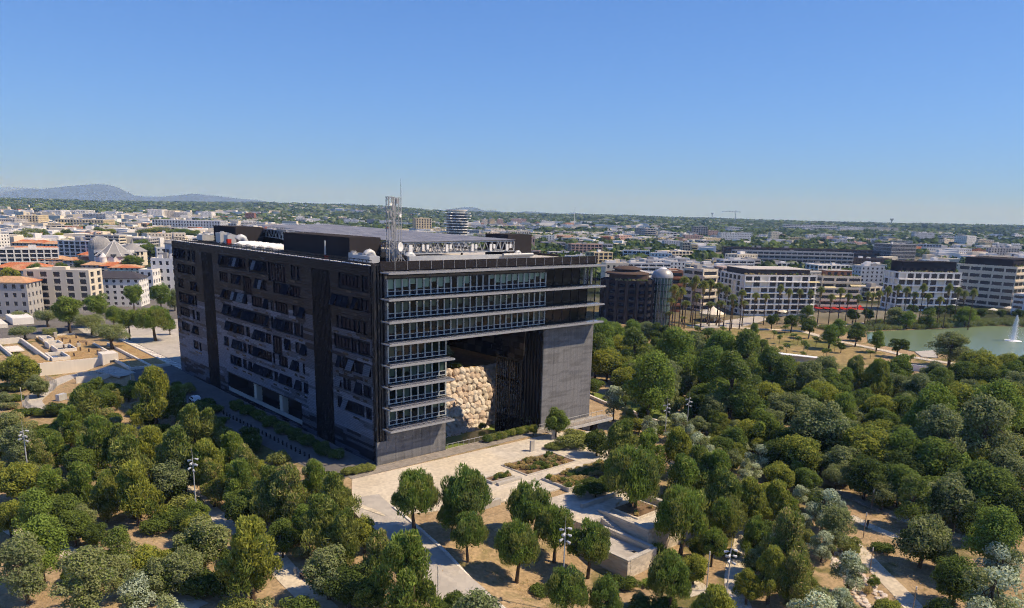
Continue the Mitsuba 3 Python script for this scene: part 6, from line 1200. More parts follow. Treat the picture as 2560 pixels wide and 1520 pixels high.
for i in range(20):
    a = 2 * math.pi * i / 20; q = (SX + 4.9 * math.cos(a), SY + 4.9 * math.sin(a)); put('rib', MB().bar((*q, rz - 2), (*q, rz + 23.2), 0.2).mesh(), 'steel', gt)
for f in range(8): put('ring', MB().lathe([(4.0, 0), (4.88, 0), (4.88, .3), (4.0, .3)], 20, (SX, SY, rz + f * 3.3)).mesh(), 'dark_metal', gt)
put('glass', MB().lathe([(4.6, -2), (4.6, 23)], 20, (SX, SY, rz)).mesh(), 'stair_glass', gt, smooth=True)
M['stair_glass'] = pr((0.07, 0.13, 0.125), 0.08, 0.8)
put('dome', MB().lathe([(5.05, 23), (5.1, 23.8), (4.7, 25.2), (3.5, 26.5), (1.9, 27.2), (0, 27.4)], 28, (SX, SY, rz)).mesh(), 'steel', gt, smooth=35); put('dome_cap', MB().lathe([(1.9, 27.2), (1.2, 27.7), (0, 27.9)], 16, (SX, SY, rz)).mesh(), 'white_paint', gt)
# carousel on the bright square
sq = [(84.5, 399.3), (93.4, 420.7), (117.2, 432.0), (133.7, 427.2), (135.3, 396.1), (112.3, 364.4), (87.5, 355.0), (81.5, 373.9)]
slab('square', sq, -4.38, 0.3, 'paving')
CP = (101.5, 376.1); CP = (CP[0], CP[1] + 5)
ca = thing('carousel', 'small round carousel with scalloped cream canopy on the bright square', 'carousel')
put('platform', MB().lathe([(0, 0), (5.6, 0), (5.6, .4), (0, .4)], 20, (*CP, -4.5)).mesh(), 'wall_brown', ca)
put('canopy', MB().lathe([(6.2, 3.4), (6.3, 4.4), (3.2, 5.9), (0.5, 7.6), (0, 8.3)], 20, (*CP, -4.5)).mesh(), 'pale_cloth', ca); put('valance', MB().lathe([(6.35, 3.1), (6.4, 4.35), (6.3, 4.4)], 20, (*CP, -4.5)).mesh(), 'yellow_cloth', ca)
put('centre_column', MB().lathe([(1.6, .4), (1.6, 3.6)], 12, (*CP, -4.5)).mesh(), 'yellow_cloth', ca)
for i in range(12):
    a = i * math.pi / 6; q = (CP[0] + 5 * math.cos(a), CP[1] + 5 * math.sin(a)); put('pole', MB().tube([(*q, -4.1), (*q, -1.0)], 0.09, 6).mesh(), 'white_paint', ca)
    q = (CP[0] + 4 * math.cos(a + .2), CP[1] + 4 * math.sin(a + .2)); put('mount', MB().tube([(q[0] - .5, q[1], -3.2), (q[0] + .3, q[1], -3.1), (q[0] + .6, q[1], -2.6)], [.25, .28, .15], 7).mesh(), 'white_paint' if i % 2 else 'wall_brick', ca)
# fountain in the lake
FP = (230.5, 341.7)
fo = thing('fountain', 'tall white fountain jet rising from the green lake', 'fountain')
Fv = np.random.default_rng(4); n = 3800; t = Fv.random(n) ** 0.8; a = Fv.uniform(0, 6.283, n); R = (0.15 + 1.9 * (1 - t) ** 0.8) * np.abs(Fv.normal(size=n)) * 0.6
c = np.stack([FP[0] + R * np.cos(a), FP[1] + R * np.sin(a), -4.2 + 11.6 * t], 1); v, f, _ = blades(c, np.array([0, 0, 1.0]) + 0.12 * Fv.normal(size=(n, 3)), 0.5, 0.13, Fv, 0.0, 0.5)
put('jet', (v, f), 'spray', fo, kind='stuff'); put('foam', MB().lathe([(0, 0.10), (1.6, 0.12), (3.4, 0.04), (3.5, 0.0)], 24, (*FP, -4.28)).mesh(), 'spray', fo)
# lake shore: paths, jetty wall, reeds
ribbon('path', [(103.9, 361.2), (122.8, 357.9), (138.3, 355.7), (140.4, 342.2), (143.9, 325.8), (148.6, 316.1), (154.0, 304.7), (157.9, 291.7), (164.9, 282.2), (171.1, 276.1), (181.2, 270.8)], 4.0, 'sand', 0.2)
ribbon('path', [(143.3, 373.4), (165.6, 377.4), (189.1, 394.6), (216.5, 405.5)], 3.0, 'sand', 0.2)
slab('jetty', [(165.6, 304.1), (177.3, 309.3), (168.1, 291.0), (162.3, 292.3)], -4.2, 0.3, 'concrete')
put_on('shelter', 'long white flat roof at the lower edge of the sapling lawn', 'shelter', MB().box(-8, 8, -1.6, 1.6, 2.6, 2.85).box(-7.5, 7.5, 1.1, 1.3, 0, 2.6).mesh(), 'white_paint', T().translate([*(105.2, 274.1), -4.5]).rotate([0, 0, 1], -30))
put_on('wall', 'white wall beside the lakeside trees below the path', 'wall', MB().box(-6, 6, -0.2, 0.2, -1, 2.0).mesh(), 'white_paint', T().translate([*(146.7, 262.7), -4.3]).rotate([0, 0, 1], -30))
rr = random.Random(8); clumps = []
for seg in ([(172.4, 362.6), (186.5, 369.0), (212.2, 376.9), (233.7, 387.1), (253.3, 396.3), (267.6, 396.5), (281.1, 393.9)], [(151.5, 362.9), (161.1, 359.7), (171.4, 360.5)], [(184.4, 384.4), (214.8, 391.8), (247.5, 401.3), (278.4, 406.4)]):
    ls = sg.LineString(seg)
    for i in range(int(ls.length / 2.0)): p = ls.interpolate(i * 2.0).coords[0]; clumps.append((p[0] + rr.uniform(-1, 1), p[1] + rr.uniform(-1.5, 3.5)))
tag('reed_bed', 'green reed bed along the far shore of the lake', kind='stuff')
for i, (x, y) in enumerate(clumps):
    scene['reed_bed__%03d' % (i + 1)] = {'type': 'instance', 'group': {'type': 'ref', 'id': 'group_reed_%d_crown' % (i % 2)}, 'to_world': T().translate([x, y, -4.5]).rotate([0, 0, 1], rr.uniform(0, 360)).scale([1.1, 1.1, rr.uniform(0.8, 1.35)])}

# ---------------------------------------------------------------- the left quarter: domes, red roofs, low white building on the square
def D(px): return px
dm = (-312.6, 560.0, 12.5)
ro = thing('dome', 'large ribbed grey dome left of the pyramid roofed hall', 'dome')
R = 8.2; z0 = 9.5; at = (dm[0], dm[1] + 9, z0)
put('drum', MB().lathe([(R, -12), (R, 4), (R - .5, 4.2), (0, 4.2)], 32, at).mesh(), 'wall_grey', ro)
put('shell', MB().lathe([(R * math.cos(a), 4.2 + R * 1.05 * math.sin(a)) for a in np.linspace(0, 1.5, 9)] + [(0, 4.2 + R * 1.06)], 32, at).mesh(), 'zinc', ro, smooth=30)
for i in range(28):
    a = 2 * math.pi * i / 28; put('rib', MB().tube([(at[0] + (R + .08) * math.cos(q) * math.cos(a), at[1] + (R + .08) * math.cos(q) * math.sin(a), at[2] + 4.2 + (R * 1.05 + .08) * math.sin(q)) for q in np.linspace(0, 1.5, 7)], 0.12, 4).mesh(), 'steel', ro)
p = (-287.9, 530.0, 4.6); ph = thing('hall', 'octagonal white hall with pyramid roof and round stair turret among the red roofs', 'hall')
def ngon(cx, cy, R, n, ph0=0.0): return [(cx + R * math.cos(2 * math.pi * i / n + ph0), cy + R * math.sin(2 * math.pi * i / n + ph0)) for i in range(n)]
cx, cy = p[0], p[1] + 13
put('wall', MB().prism(ngon(cx, cy, 13.2, 8, .39), -1, 9.6).mesh(), 'wall_white', ph)
put('roof', MB().lathe([(13.7, 9.6), (13.7, 10.1), (8.5, 13.4), (0.5, 20.5), (0, 21.4)], 8, (cx, cy, 0)).mesh(), 'zinc', ph)
for i in range(8):
    a = 2 * math.pi * i / 8; put('roof_rib', MB().tube([(cx + 13.7 * math.cos(a), cy + 13.7 * math.sin(a), 10.2), (cx + 8.5 * math.cos(a), cy + 8.5 * math.sin(a), 13.5), (cx, cy, 21)], 0.2, 5).mesh(), 'wall_white', ph)
    a += .39; put('clerestory', MB().prism(ngon(cx + 11.6 * math.cos(a), cy + 11.6 * math.sin(a), 1.9, 4, a), 9.0, 11.6).mesh(), 'window_dark', ph)
    for f in range(2): put('window', MB().bar((cx + 12.2 * math.cos(a), cy + 12.2 * math.sin(a), 2 + 3.6 * f), (cx + 12.2 * math.cos(a), cy + 12.2 * math.sin(a), 3.7 + 3.6 * f), 1.3).mesh(), 'window_dark', ph)
put('turret', MB().lathe([(2.6, -1), (2.6, 9.4), (2.9, 9.5), (0, 13)], 16, (cx - 2, cy - 12.8, 0)).mesh(), 'wall_white', ph, smooth=30)
def drum(label, q, R, h, rh, wins, wall='wall_cream'):
    t = thing('rotunda', label, 'rotunda'); c = (q[0], q[1] + R, 0)
    put('wall', MB().lathe([(R, -2), (R, h), (0, h)], 24, c).mesh(), wall, t); put('roof', MB().lathe([(R + .5, h), (R + .5, h + .4), (1.0, h + rh - 1), (0.4, h + rh + 2), (0, h + rh + 3)], 24, c).mesh(), 'zinc', t)
    for i in range(wins):
        a = -math.pi / 2 + (i - wins / 2 + .5) * 2.6 / wins
        for f in (0.45, 0.8): put('window', MB().bar((c[0] + R * math.cos(a), c[1] + R * math.sin(a), h * f), (c[0] + R * math.cos(a), c[1] + R * math.sin(a), h * f + 2.2), 1.3).mesh(), 'window_dark', t)
drum('round cream rotunda with grey conical roof right of the pyramid roofed hall', (-298.9, 580.0, 7.3), 10, 10.5, 7.0, 8)
drum('slender turret with conical grey roof beside the far end of the town hall', (-191.7, 420.0, 17.2), 4.9, 25.5, 3.6, 4, 'wall_bluegrey')
# red tiled roofs
for i, (x, y, l, d, h, a) in enumerate(((*(-382.6, 562.8), 26, 16, 9, 10), (*(-359.0, 560.6), 24, 14, 9, 25), (*(-335.6, 558.5), 24, 13, 9, 12), (*(-447.9, 657.8), 30, 16, 10, 15), (*(-424.3, 653.0), 28, 18, 11, 8), (*(-398.2, 649.5), 26, 16, 10, 20), (*(-361.3, 622.1), 22, 14, 9, 10), (*(-335.4, 482.3), 30, 18, 9, 14), (*(-320.1, 471.3), 26, 16, 8, 14), (*(-322.4, 486.7), 20, 14, 8, 30), (*(-300.4, 520.6), 26, 13, 9, 14), (*(-285.4, 516.6), 22, 13, 9, 16), (*(-276.6, 510.6), 20, 12, 8, 12), (*(-429.5, 720.6), 22, 14, 12, 15), (*(-496.7, 745.5), 34, 18, 12, 12), (*(-464.3, 742.2), 30, 16, 12, 12), (*(-559.0, 953.8), 40, 22, 9, 10), (*(-322.6, 668.6), 20, 14, 12, 20), (*(-420.5, 836.2), 34, 16, 9, 10), (*(-488.0, 936.3), 30, 14, 9, 10), (*(-570.3, 1067.7), 26, 14, 9, 10))):
    lab = ['red tiled house at the far left in the front row of roofs', 'red tiled house in front of the first white corner block', 'red tiled house behind the corner block with the bin sheds', 'broad orange roof at the far left edge', 'largest bright orange hipped roof of the left quarter', 'orange roof right of the largest one', 'red roof just below the ribbed dome', 'pink tiled roof at the lower left edge', 'pink tiled roof above the grey stone block', 'small tiled roof beside the corner block', 'dark red roof in front of the octagonal hall', 'dark red roof right in front of the turret', 'small dark red roof above the long white block', 'red roof with white awning behind the orange ones', 'tan tiled roof in the back row at far left', 'tan tiled roof in the back row left of the dome', 'wide salmon roof behind the dome', 'red roof between the rotunda and the slender turret', 'red roof right behind the rotunda', 'salmon roof behind the rotunda spire', 'small salmon roof left of the dark tree row'][i]
    h *= 0.5
    block(thing('house', lab, 'house'), x, y, 0.0, l, d, h, a, max(int(h / 3), 2), ('cream', 'pink', 'grey')[i % 3], 'punch', 'tile')
# white balcony tower in the distance
wt = thing('apartment_tower', 'white tower bristling with long balconies in the middle distance', 'tower'); q = (-69.8, 880.0, 19.5); c = (q[0], q[1] + 16)
put('core', MB().lathe([(12, -4), (12.5, 46), (0, 46)], 16, (*c, 0)).mesh(), 'window_dark', wt)
wr = random.Random(3)
for f in range(15):
    z = 2 + f * 3.1; put('floor_slab', MB().lathe([(12, z), (13.4, z), (13.4, z + .8), (12, z + .8)], 20, (*c, 0)).mesh(), 'white_paint', wt)
    for i in range(6):
        a = wr.uniform(-3.1, 0.1); r_ = wr.uniform(15.5, 20); put('balcony', MB().bar((c[0] + 12 * math.cos(a), c[1] + 12 * math.sin(a), z + .4), (c[0] + r_ * math.cos(a), c[1] + r_ * math.sin(a), z + .4), 3.2, 0.9).mesh(), 'white_paint', wt)
put('roof', MB().lathe([(10, 47), (13, 49), (13, 49.4), (0, 49.4)], 16, (*c, 0)).mesh(), 'white_paint', wt)
# low white building with dry planted roofs, on the square
mu = thing('pavilion', 'low white walled building with dry planted roofs and sunken courts beside the square', 'building')
Mz = -2.5
def wb(name, u0, u1, v0, v1, z0, z1, m='pale_concrete', k=mu): return put(name, MB().box(u0, u1, v0, v1, z0, z1).mesh(), m, k, tw=HALL)
# pieces follow the town hall's own axes
wb('wall', -31.6, -12.7, 132.3, 132.9, -5, 1.25); wb('wall', -31.6, -31.0, 132.91, 138, -5, 1.25); wb('wall', -10.0, -9.5, 135.6, 161, -3, 1.2); wb('wall', -22, -10.01, 185, 185.5, -3, 1.3)
wb('roof', -30.95, -10.05, 132.95, 150, -4, 0.8, 'dry_roof'); wb('roof', -22, -10.05, 150.02, 184.95, -4, 0.8, 'dry_roof')
wb('block', -14.6, -10.2, 130.2, 135.5, -5, 2.5); wb('door', -12.6, -11.0, 130.1, 130.19, -2.4, 0.5, 'window_dark'); wb('glazing', -10.15, -5.6, 130.6, 130.9, -2.4, 0.4, 'window_dark')
for u, v, a, b in ((-26.2, 136.6, 4.0, 9.5), (-22.0, 150.6, 4.6, 8.5), (-22, 163, 3.4, 6.0), (-21.5, 174, 2.4, 7)):
    wb('court', u, u + a, v, v + b, 0.81, 0.86, 'window_dark')
    for q in ((u - .4, u, v - .4, v + b + .4), (u + a, u + a + .4, v - .4, v + b + .4), (u, u + a, v - .4, v), (u, u + a, v + b, v + b + .4)): wb('court_wall', *q, -2.0, 1.8)
    wb('glass_roof', u + .2, u + a * .5, v + .3, v + b * .6, 0.87, 1.3, 'solar')
for u, v in ((-12.5, 150), (-12.2, 165), (-16, 176)): wb('court', u, u + 2, v, v + 5, 0.81, 0.84, 'soil')
for q in ((-13.6, -12.4, 139, 140.4, 2.0, 'wall_brown'), (-12, -10.8, 141.5, 143, 1.8, 'concrete'), (-15.2, -14.2, 158, 159, 1.9, 'concrete'), (-17.2, -16.3, 181, 182.2, 2.6, 'concrete')): wb('roof_box', *q[:4], 0.8, *q[4:])
for i in range(12): wb('roof_vent', -20 + 0.75 * i, -19.6 + 0.75 * i, 141 + (i * 17) % 38, 141.4 + (i * 17) % 38, 0.8, 1.9, 'wall_brown')
lw = thing('court_wall', 'long white wall round the sunken court left of the low building', 'wall')
wb('wall', -27.4, -26.8, 138, 181, -3.5, 1.6, k=lw); wb('wall', -45, -27.41, 180.4, 181, -3.5, 1.9, k=lw); wb('wall', -34.5, -34, 150, 180.39, -3, 1.2, k=lw); wb('ceiling_slab', -33.9, -30, 158, 168, 0.9, 1.2, k=lw)
rw = thing('ramp_wall', 'low white walls with rails along the ramp before the low building', 'wall')
wb('wall', -25, -11.2, 116.2, 116.6, -4, -0.6, k=rw); wb('wall', -23, -11.2, 123.6, 124.0, -4, -0.9, k=rw)
for i in range(9): wb('post', -24.6 + i * 1.6, -24.54 + i * 1.6, 116.35, 116.41, -0.6, 0.5, 'rail_metal', rw)
wb('handrail', -24.7, -11.4, 116.34, 116.42, 0.45, 0.52, 'rail_metal', rw)
put_on('shed', 'small white flat roofed shed behind the olive bushes at far left', 'shed', MB().box(-22.5, -15.5, 225, 240, -1, 2.6).mesh(), 'wall_white'); put_on('roof_slab', 'low white roof edge at the far left behind the olives', 'wall', MB().box(-36, -25, 219, 245, -1, 1.5).mesh(), 'pale_concrete')
pb = thing('planted_strip', 'dry planted strip with white kerb between the low building and the square', 'planter'); labels[pb]['kind'] = 'structure'
wb('bed', -5.2, -0.5, 114.8, 161, -3, 0.5, 'dry_roof', pb); wb('bed', -10.9, -5.7, 114.8, 130, -3, 0.35, 'dry_roof', pb)
for q in ((-0.48, -0.05, 114.3, 162), (-5.68, -5.22, 114.8, 161), (-11.4, -10.92, 114.3, 130.1)): wb('kerb', *q, -3.5, 0.8, 'pale_concrete', pb)
wb('kerb', -10.91, -0.5, 114.3, 114.78, -4, 0.8, 'pale_concrete', pb)
stp = thing('stepping_slabs', 'row of white slabs edged with dark gaps along the square', 'steps'); labels[stp]['kind'] = 'structure'
for i in range(24): wb('slab', 0.35, 2.7, 105.7 + i * 2.75, 107.6 + i * 2.75, -0.5, 0.2, 'pale_concrete', stp)
wb('gap', 0.25, 2.95, 105.5, 172, -0.5, 0.10, 'dark_metal', stp)
slab('street', [uvw(-60, 187), uvw(-30, 187), uvw(-9, 187), uvw(0, 171), uvw(20, 200), uvw(75, 216), uvw(140, 320), uvw(60, 330), uvw(-20, 270), uvw(-90, 230)], 0.05, 0.8, 'asphalt')
slab('square', [uvw(3.1, 105.7), uvw(60, 106), uvw(80, 170), uvw(70, 215), uvw(-5, 205), uvw(-6, 187), uvw(3.1, 172)], 0.07, 1.0, 'paving')
sr_ = thing('railing', 'thin grey railing across the square behind the big pine', 'railing')
a, c = np.array(uvw(5, 196)), np.array(uvw(32, 192))
for i in range(16): q = a + (c - a) * i / 15; put('post', MB().bar((*q, 0), (*q, 1.1), 0.07).mesh(), 'rail_metal', sr_)
put('handrail', MB().bar((*a, 1.1), (*c, 1.1), 0.07).mesh(), 'rail_metal', sr_)
sl = thing('street_lamp', 'tall street lamp with curved arm in front of the grey stone block', 'street lamp'); q = (-196.7, 304.1)
put('pole', MB().tube([(*q, -0.2), (*q, 8.2), (q[0] - .3, q[1], 9.0), (q[0] - 1.6, q[1], 9.4)], [0.12, 0.09, 0.07, 0.06], 8).mesh(), 'galvanised', sl, smooth=40); put('lamp_head', MB().box(q[0] - 2.4, q[0] - 1.5, q[1] - .15, q[1] + .15, 9.3, 9.45).mesh(), 'galvanised', sl)
# water tower and cranes on the skyline
wt = thing('water_tower', 'funnel shaped concrete water tower on the right skyline', 'water tower'); q = (2541.6, 5200.0, 38.2)
put('stem', MB().lathe([(5, -20), (3.5, 26), (5, 30)], 16, (q[0], q[1], q[2] - 4)).mesh(), 'wall_grey', wt); put('tank', MB().lathe([(5, 30), (12, 38), (13, 42), (0, 43)], 20, (q[0], q[1], q[2] - 4)).mesh(), 'wall_grey', wt)
wt = thing('water_tower', 'smaller forked water tower on the skyline right of centre', 'water tower'); q = (1426.1, 5600.0, 47.5)
put('stem', MB().lathe([(3.5, -20), (2.5, 26), (4, 30)], 12, (q[0], q[1], q[2])).mesh(), 'wall_grey', wt); put('tank', MB().lathe([(4, 30), (9, 36), (9, 39), (0, 40)], 16, (q[0], q[1], q[2])).mesh(), 'wall_grey', wt)
q = (1026.2, 3600.0, 50.1); cr = thing('crane', 'pale tower crane on the skyline right of the forked water tower', 'crane')
put('tower', MB().bar((q[0], q[1], q[2] - 10), (q[0], q[1], q[2] + 36), 2.4).mesh(), 'steel', cr); put('jib', MB().bar((q[0] - 66, q[1], q[2] + 30), (q[0] + 22, q[1], q[2] + 30), 2.0).mesh(), 'steel', cr)
q = (188.9, 2500.0, 20.0); put_on('tall_mast', 'thin white mast above the trees in the middle distance', 'mast', MB().tube([(q[0], q[1], q[2] - 20), (q[0], q[1], q[2] + 55)], [1.6, 0.6], 6).mesh(), 'white_paint', None)
# a parked car half hidden by pines on the shaded road
def car(label, x, y, ang, paint):
    t = thing('parked_car', label, 'car'); tw = T().translate([x, y, 0.03]).rotate([0, 0, 1], ang)
    v = [(-2.1, .35), (-2.15, .8), (-1.7, 1.0), (-1.15, 1.45), (.45, 1.45), (1.15, .98), (2.0, .82), (2.1, .4)]
    b = trimesh.creation.extrude_polygon(sg.Polygon(v).buffer(.06), 1.66, engine='earcut'); b.apply_transform([[1, 0, 0, 0], [0, 0, -1, .83], [0, 1, 0, 0], [0, 0, 0, 1]]); put('body', b, paint, t, tw=tw)
    g = trimesh.creation.extrude_polygon(sg.Polygon([(-1.5, 1.02), (-1.05, 1.4), (.4, 1.4), (.95, 1.02)]), 1.80, engine='earcut'); g.apply_transform([[1, 0, 0, 0], [0, 0, -1, .90], [0, 1, 0, 0], [0, 0, 0, 1]]); put('window', g, 'dark_glass', t, tw=tw)
    for x_ in (-1.3, 1.3):
        for y_ in (-.84, .84): put('wheel', MB().tube([(x_, y_ - .1, .33), (x_, y_ + .1, .33)], .33, 14).mesh(), 'dark_metal', t, tw=tw)
    put('headlight', MB().box(2.05, 2.17, -.7, -.4, .6, .75).mesh(), 'steel', t, tw=tw)
car('dark car parked on the shaded road, half hidden by the pines', *uvw(-9.3, 62), 132, 'dark_metal'); car('white car parked behind the dark one on the shaded road', *uvw(-9.6, 67.5), 130, 'white_paint')

# ---------------------------------------------------------------- filling: undergrowth, wood, scattered town, far woods
import shapely.prepared
WOOD = [(34.3, 318.3), (49.9, 316.2), (67.0, 303.6), (81.1, 301.0), (101.2, 296.9), (83.8, 249.6), (89.3, 245.4), (96.4, 236.9), (104.5, 229.2), (122.9, 240.1), (128.0, 230.5), (150.0, 240.3), (176.2, 254.4), (184.8, 246.4), (101.3, 126.9), (81.2, 118.3), (79.0, 125.4), (72.4, 134.8), (66.3, 141.7), (57.1, 162.5), (59.2, 179.5), (48.6, 187.0), (46.3, 196.0), (37.1, 209.9), (30.9, 219.4), (24.3, 221.4)]
WEST = [(-136.1, 186.2), (-112.5, 167.7), (-107.6, 170.0), (-114.6, 185.2), (-113.5, 200.6), (-100.5, 189.1), (-91.9, 197.3), (-52.2, 145.9), (-36.6, 127.2), (-27.2, 122.1), (-22.5, 107.7), (-17.1, 98.9), (-15.1, 83.2), (-52.8, 81.4), (-58.1, 86.0), (-58.6, 91.5), (-65.2, 99.2), (-82.4, 112.5), (-90.4, 119.1)]
KEEP = [sg.LineString([uvw(-10.6, -12), uvw(-14.1, -32), uvw(-21, -75)]).buffer(5), sg.Polygon(cl).buffer(1.5), sg.Polygon(lake).buffer(2)]
for pts, w in (([(-34.6, 100.4), (-30.6, 94.5), (-27.4, 90.6), (-24.3, 86.8)], 3), ([(-60.2, 126.7), (-55.7, 123.5), (-48.6, 114.3), (-45.9, 111.6)], 3), ([(-80.6, 109.7), (-76.5, 106.4), (-69.4, 102.1), (-63.5, 99.3), (-56.8, 95.2), (-51.5, 92.5), (-45.9, 89.6), (-43.2, 87.9)], 2.2), ([(-113.5, 173.1), (-121.1, 181.3), (-127.2, 198.9), (-128.6, 212.1)], 4)): KEEP.append(sg.LineString(pts).buffer(w))
KEEP = shapely.prepared.prep(shapely.union_all(KEEP))
def fill(poly, gap, kinds, zone, seed, most, clear=0.55):
    P = sg.Polygon(poly).buffer(0); q = shapely.prepared.prep(P); x0, y0, x1, y1 = P.bounds; r = random.Random(seed); got = [(p[2], p[3], p[5] * clear) for p in PLANTS if p[7] != 'roofgarden']; n = 0
    for _ in range(9000):
        x, y = r.uniform(x0, x1), r.uniform(y0, y1)
        if n >= most: break
        if not q.contains(sg.Point(x, y)) or KEEP.intersects(sg.Point(x, y)): continue
        if any((x - a) ** 2 + (y - b) ** 2 < max(gap, c) ** 2 * 0.72 for a, b, c in got): continue
        k, H, W = r.choice(kinds); H *= r.uniform(0.75, 1.2); W *= r.uniform(0.8, 1.2)
        plant(k, x, y, H, W, zone=zone); got.append((x, y, gap)); n += 1
fill(WOOD, 5.6, [('oak', 9, 8), ('oak', 8, 8.5), ('poplar', 9, 6.5), ('oak', 7, 7), ('oak', 9.5, 8.5)], 'woodland', 3, 150)
fill(WOOD, 4.2, [('shrub', 3.0, 5), ('oak', 5, 5.5)], 'woodland', 9, 110, 0.35)
fill(WEST, 3.2, [('shrub', 2.6, 4.2), ('shrub', 3.0, 4.6), ('oak', 4.2, 4.6), ('shrub', 2.0, 3.6)], 'westpark', 4, 150, 0.38)
EAST = [(55.4, 159.5), (60.8, 143.5), (58.5, 122.8), (54.8, 119.9), (51.2, 114.3), (41.6, 92.9), (32.2, 92.2), (37.8, 108.2), (43.9, 128.8), (43.9, 146.6), (39.1, 158.1), (27.9, 175.7), (23.9, 184.6), (35.1, 188.6), (43.7, 179.0), (57.5, 174.1)]
fill(EAST, 3.6, [('aleppo', 5.5, 4.2), ('shrub', 2.4, 4), ('silver', 4, 3), ('oak', 4.5, 4.5)], 'eastpark', 6, 70, 0.4)
# dry grass and weeds on the open ground
tag('dry_grass', 'dry straw coloured grass and weeds on the open ground', kind='stuff')
gr = np.random.default_rng(77); V, Fc, UV, nn = [], [], [], 0
P_ = shapely.prepared.prep(sg.Polygon([uvw(-75, 20), uvw(-14, 95), uvw(-12, -14), uvw(2, -30), uvw(8, -54), uvw(28, -52), uvw(30, -33), uvw(60, -20), uvw(110, -60), uvw(60, -110), uvw(-40, -60)]))
xs = gr.uniform(-130, 90, 60000); ys = gr.uniform(60, 230, 60000); dens = meshkit.fbm(np.stack([xs * 0.12, ys * 0.12, xs * 0 + 2], -1), 3)
pts = [(x, y) for x, y, d in zip(xs, ys, dens) if d > 0.47 and P_.contains(sg.Point(x, y)) and not KEEP.intersects(sg.Point(x, y))][:9000]
pa = np.array(pts); pc = np.repeat(pa, 5, 0) + gr.normal(size=(len(pa) * 5, 2)) * 0.22
v, f, uv = blades(np.stack([pc[:, 0], pc[:, 1], hz(pc[:, 0], pc[:, 1]) + 0.18], 1), np.array([0, 0, 1.0]) + 0.8 * gr.normal(size=(len(pc), 3)), 0.30, 0.05, gr, np.repeat(np.where(gr.random(len(pa)) < 0.62, PAL['straw'], np.where(gr.random(len(pa)) < 0.5, PAL['greygreen'], PAL['olive'])), 5), 0.5)
scene['dry_grass'] = shape((v, f), uv=uv) | {'bsdf': {'type': 'ref', 'id': 'mat_leaf'}}
# scattered town blocks, each its own thing
sr = random.Random(31); made = 0; taken = list(TAKEN); wall_names = ['white', 'white', 'cream', 'white', 'bluegrey', 'grey', 'cream', 'pink', 'yellow']
SECT = [(8, 35, 505, 760, 46, 'inner'), (-42, -9, 640, 2300, 96, 'left'), (-8, 6, 620, 2300, 36, 'middle'), (7, 36, 540, 2000, 130, 'right')]
WORDS = {'white': 'white', 'cream': 'cream', 'bluegrey': 'blue grey', 'grey': 'grey', 'pink': 'pink', 'yellow': 'ochre', 'brick': 'brick'}
SCAT = []
for a0, a1, r0, r1, n, nm in SECT:
    c = 0
    for _ in range(4000):
        if c >= n: break
        az = math.radians(sr.uniform(a0, a1)); r = math.exp(sr.uniform(math.log(r0), math.log(r1))); x, y = r * math.sin(az), r * math.cos(az)
        if float(meshkit.noise(np.array([[x * 0.004, y * 0.004, 6.0]]))[0]) < (0.0 if nm == 'inner' else 0.40 if az > 0 and r < 1000 else 0.45): continue
        L, Dp, fl = sr.uniform(16, 44), sr.uniform(11, 16), sr.choice([2, 3, 3, 4, 4, 5])
        p = sg.Point(x, y).buffer(L * (0.5 if nm == 'inner' else 0.62))
        if any(p.intersects(t) for t in taken): continue
        taken.append(p); m = sr.choice(wall_names); st = sr.choice(['punch', 'band', 'punch', 'grid']); tile = nm == 'left' and sr.random() < 0.35 and fl < 4
        SCAT.append((x, y, L, Dp, fl, m, st, tile, sr.choice([8, 14, 20, -6, 98, 30]), nm, r)); c += 1
for nm in ('left', 'middle', 'right', 'inner'):
    S = sorted([s for s in SCAT if s[9] == nm], key=lambda s: math.atan2(s[0], s[1])); cnt = {}
    for x, y, L, Dp, fl, m, st, tile, th, _, r in S:
        band = 'near' if r < 850 else 'middle' if r < 1350 else 'far'; kk = (band, m, fl, tile); cnt[kk] = cnt.get(kk, 0) + 1; SCATL = kk
    seen = {}
    for x, y, L, Dp, fl, m, st, tile, th, _, r in S:
        band = 'near' if r < 850 else 'middle' if r < 1350 else 'far'; kk = (band, m, fl, tile); seen[kk] = seen.get(kk, 0) + 1; i, n = seen[kk], cnt[kk]
        o = '' if n == 1 else ['first', 'second', 'third', 'fourth', 'fifth', 'sixth', 'seventh', 'eighth', 'ninth', 'tenth', 'eleventh', 'twelfth'][min(i, 12) - 1] + ' '
        lab = '%s%s %s storey %s%s in the %s %s town' % (o, WORDS[m], {2: 'two', 3: 'three', 4: 'four', 5: 'five'}[fl], 'tile roofed house' if tile else 'block', ' from the left' if n > 1 else '', {'near': 'near', 'middle': 'middle', 'far': 'far'}[band], {'left': 'left hand', 'middle': 'central', 'right': 'right hand', 'inner': 'inner lakeside'}[nm])
        block(thing('house' if tile else 'town_block', lab, 'house' if tile else 'building'), x, y, float(hz(x, y)) - 0.5, L, Dp, fl * 3.05, th, fl, m, st, 'tile' if tile else 'flat')
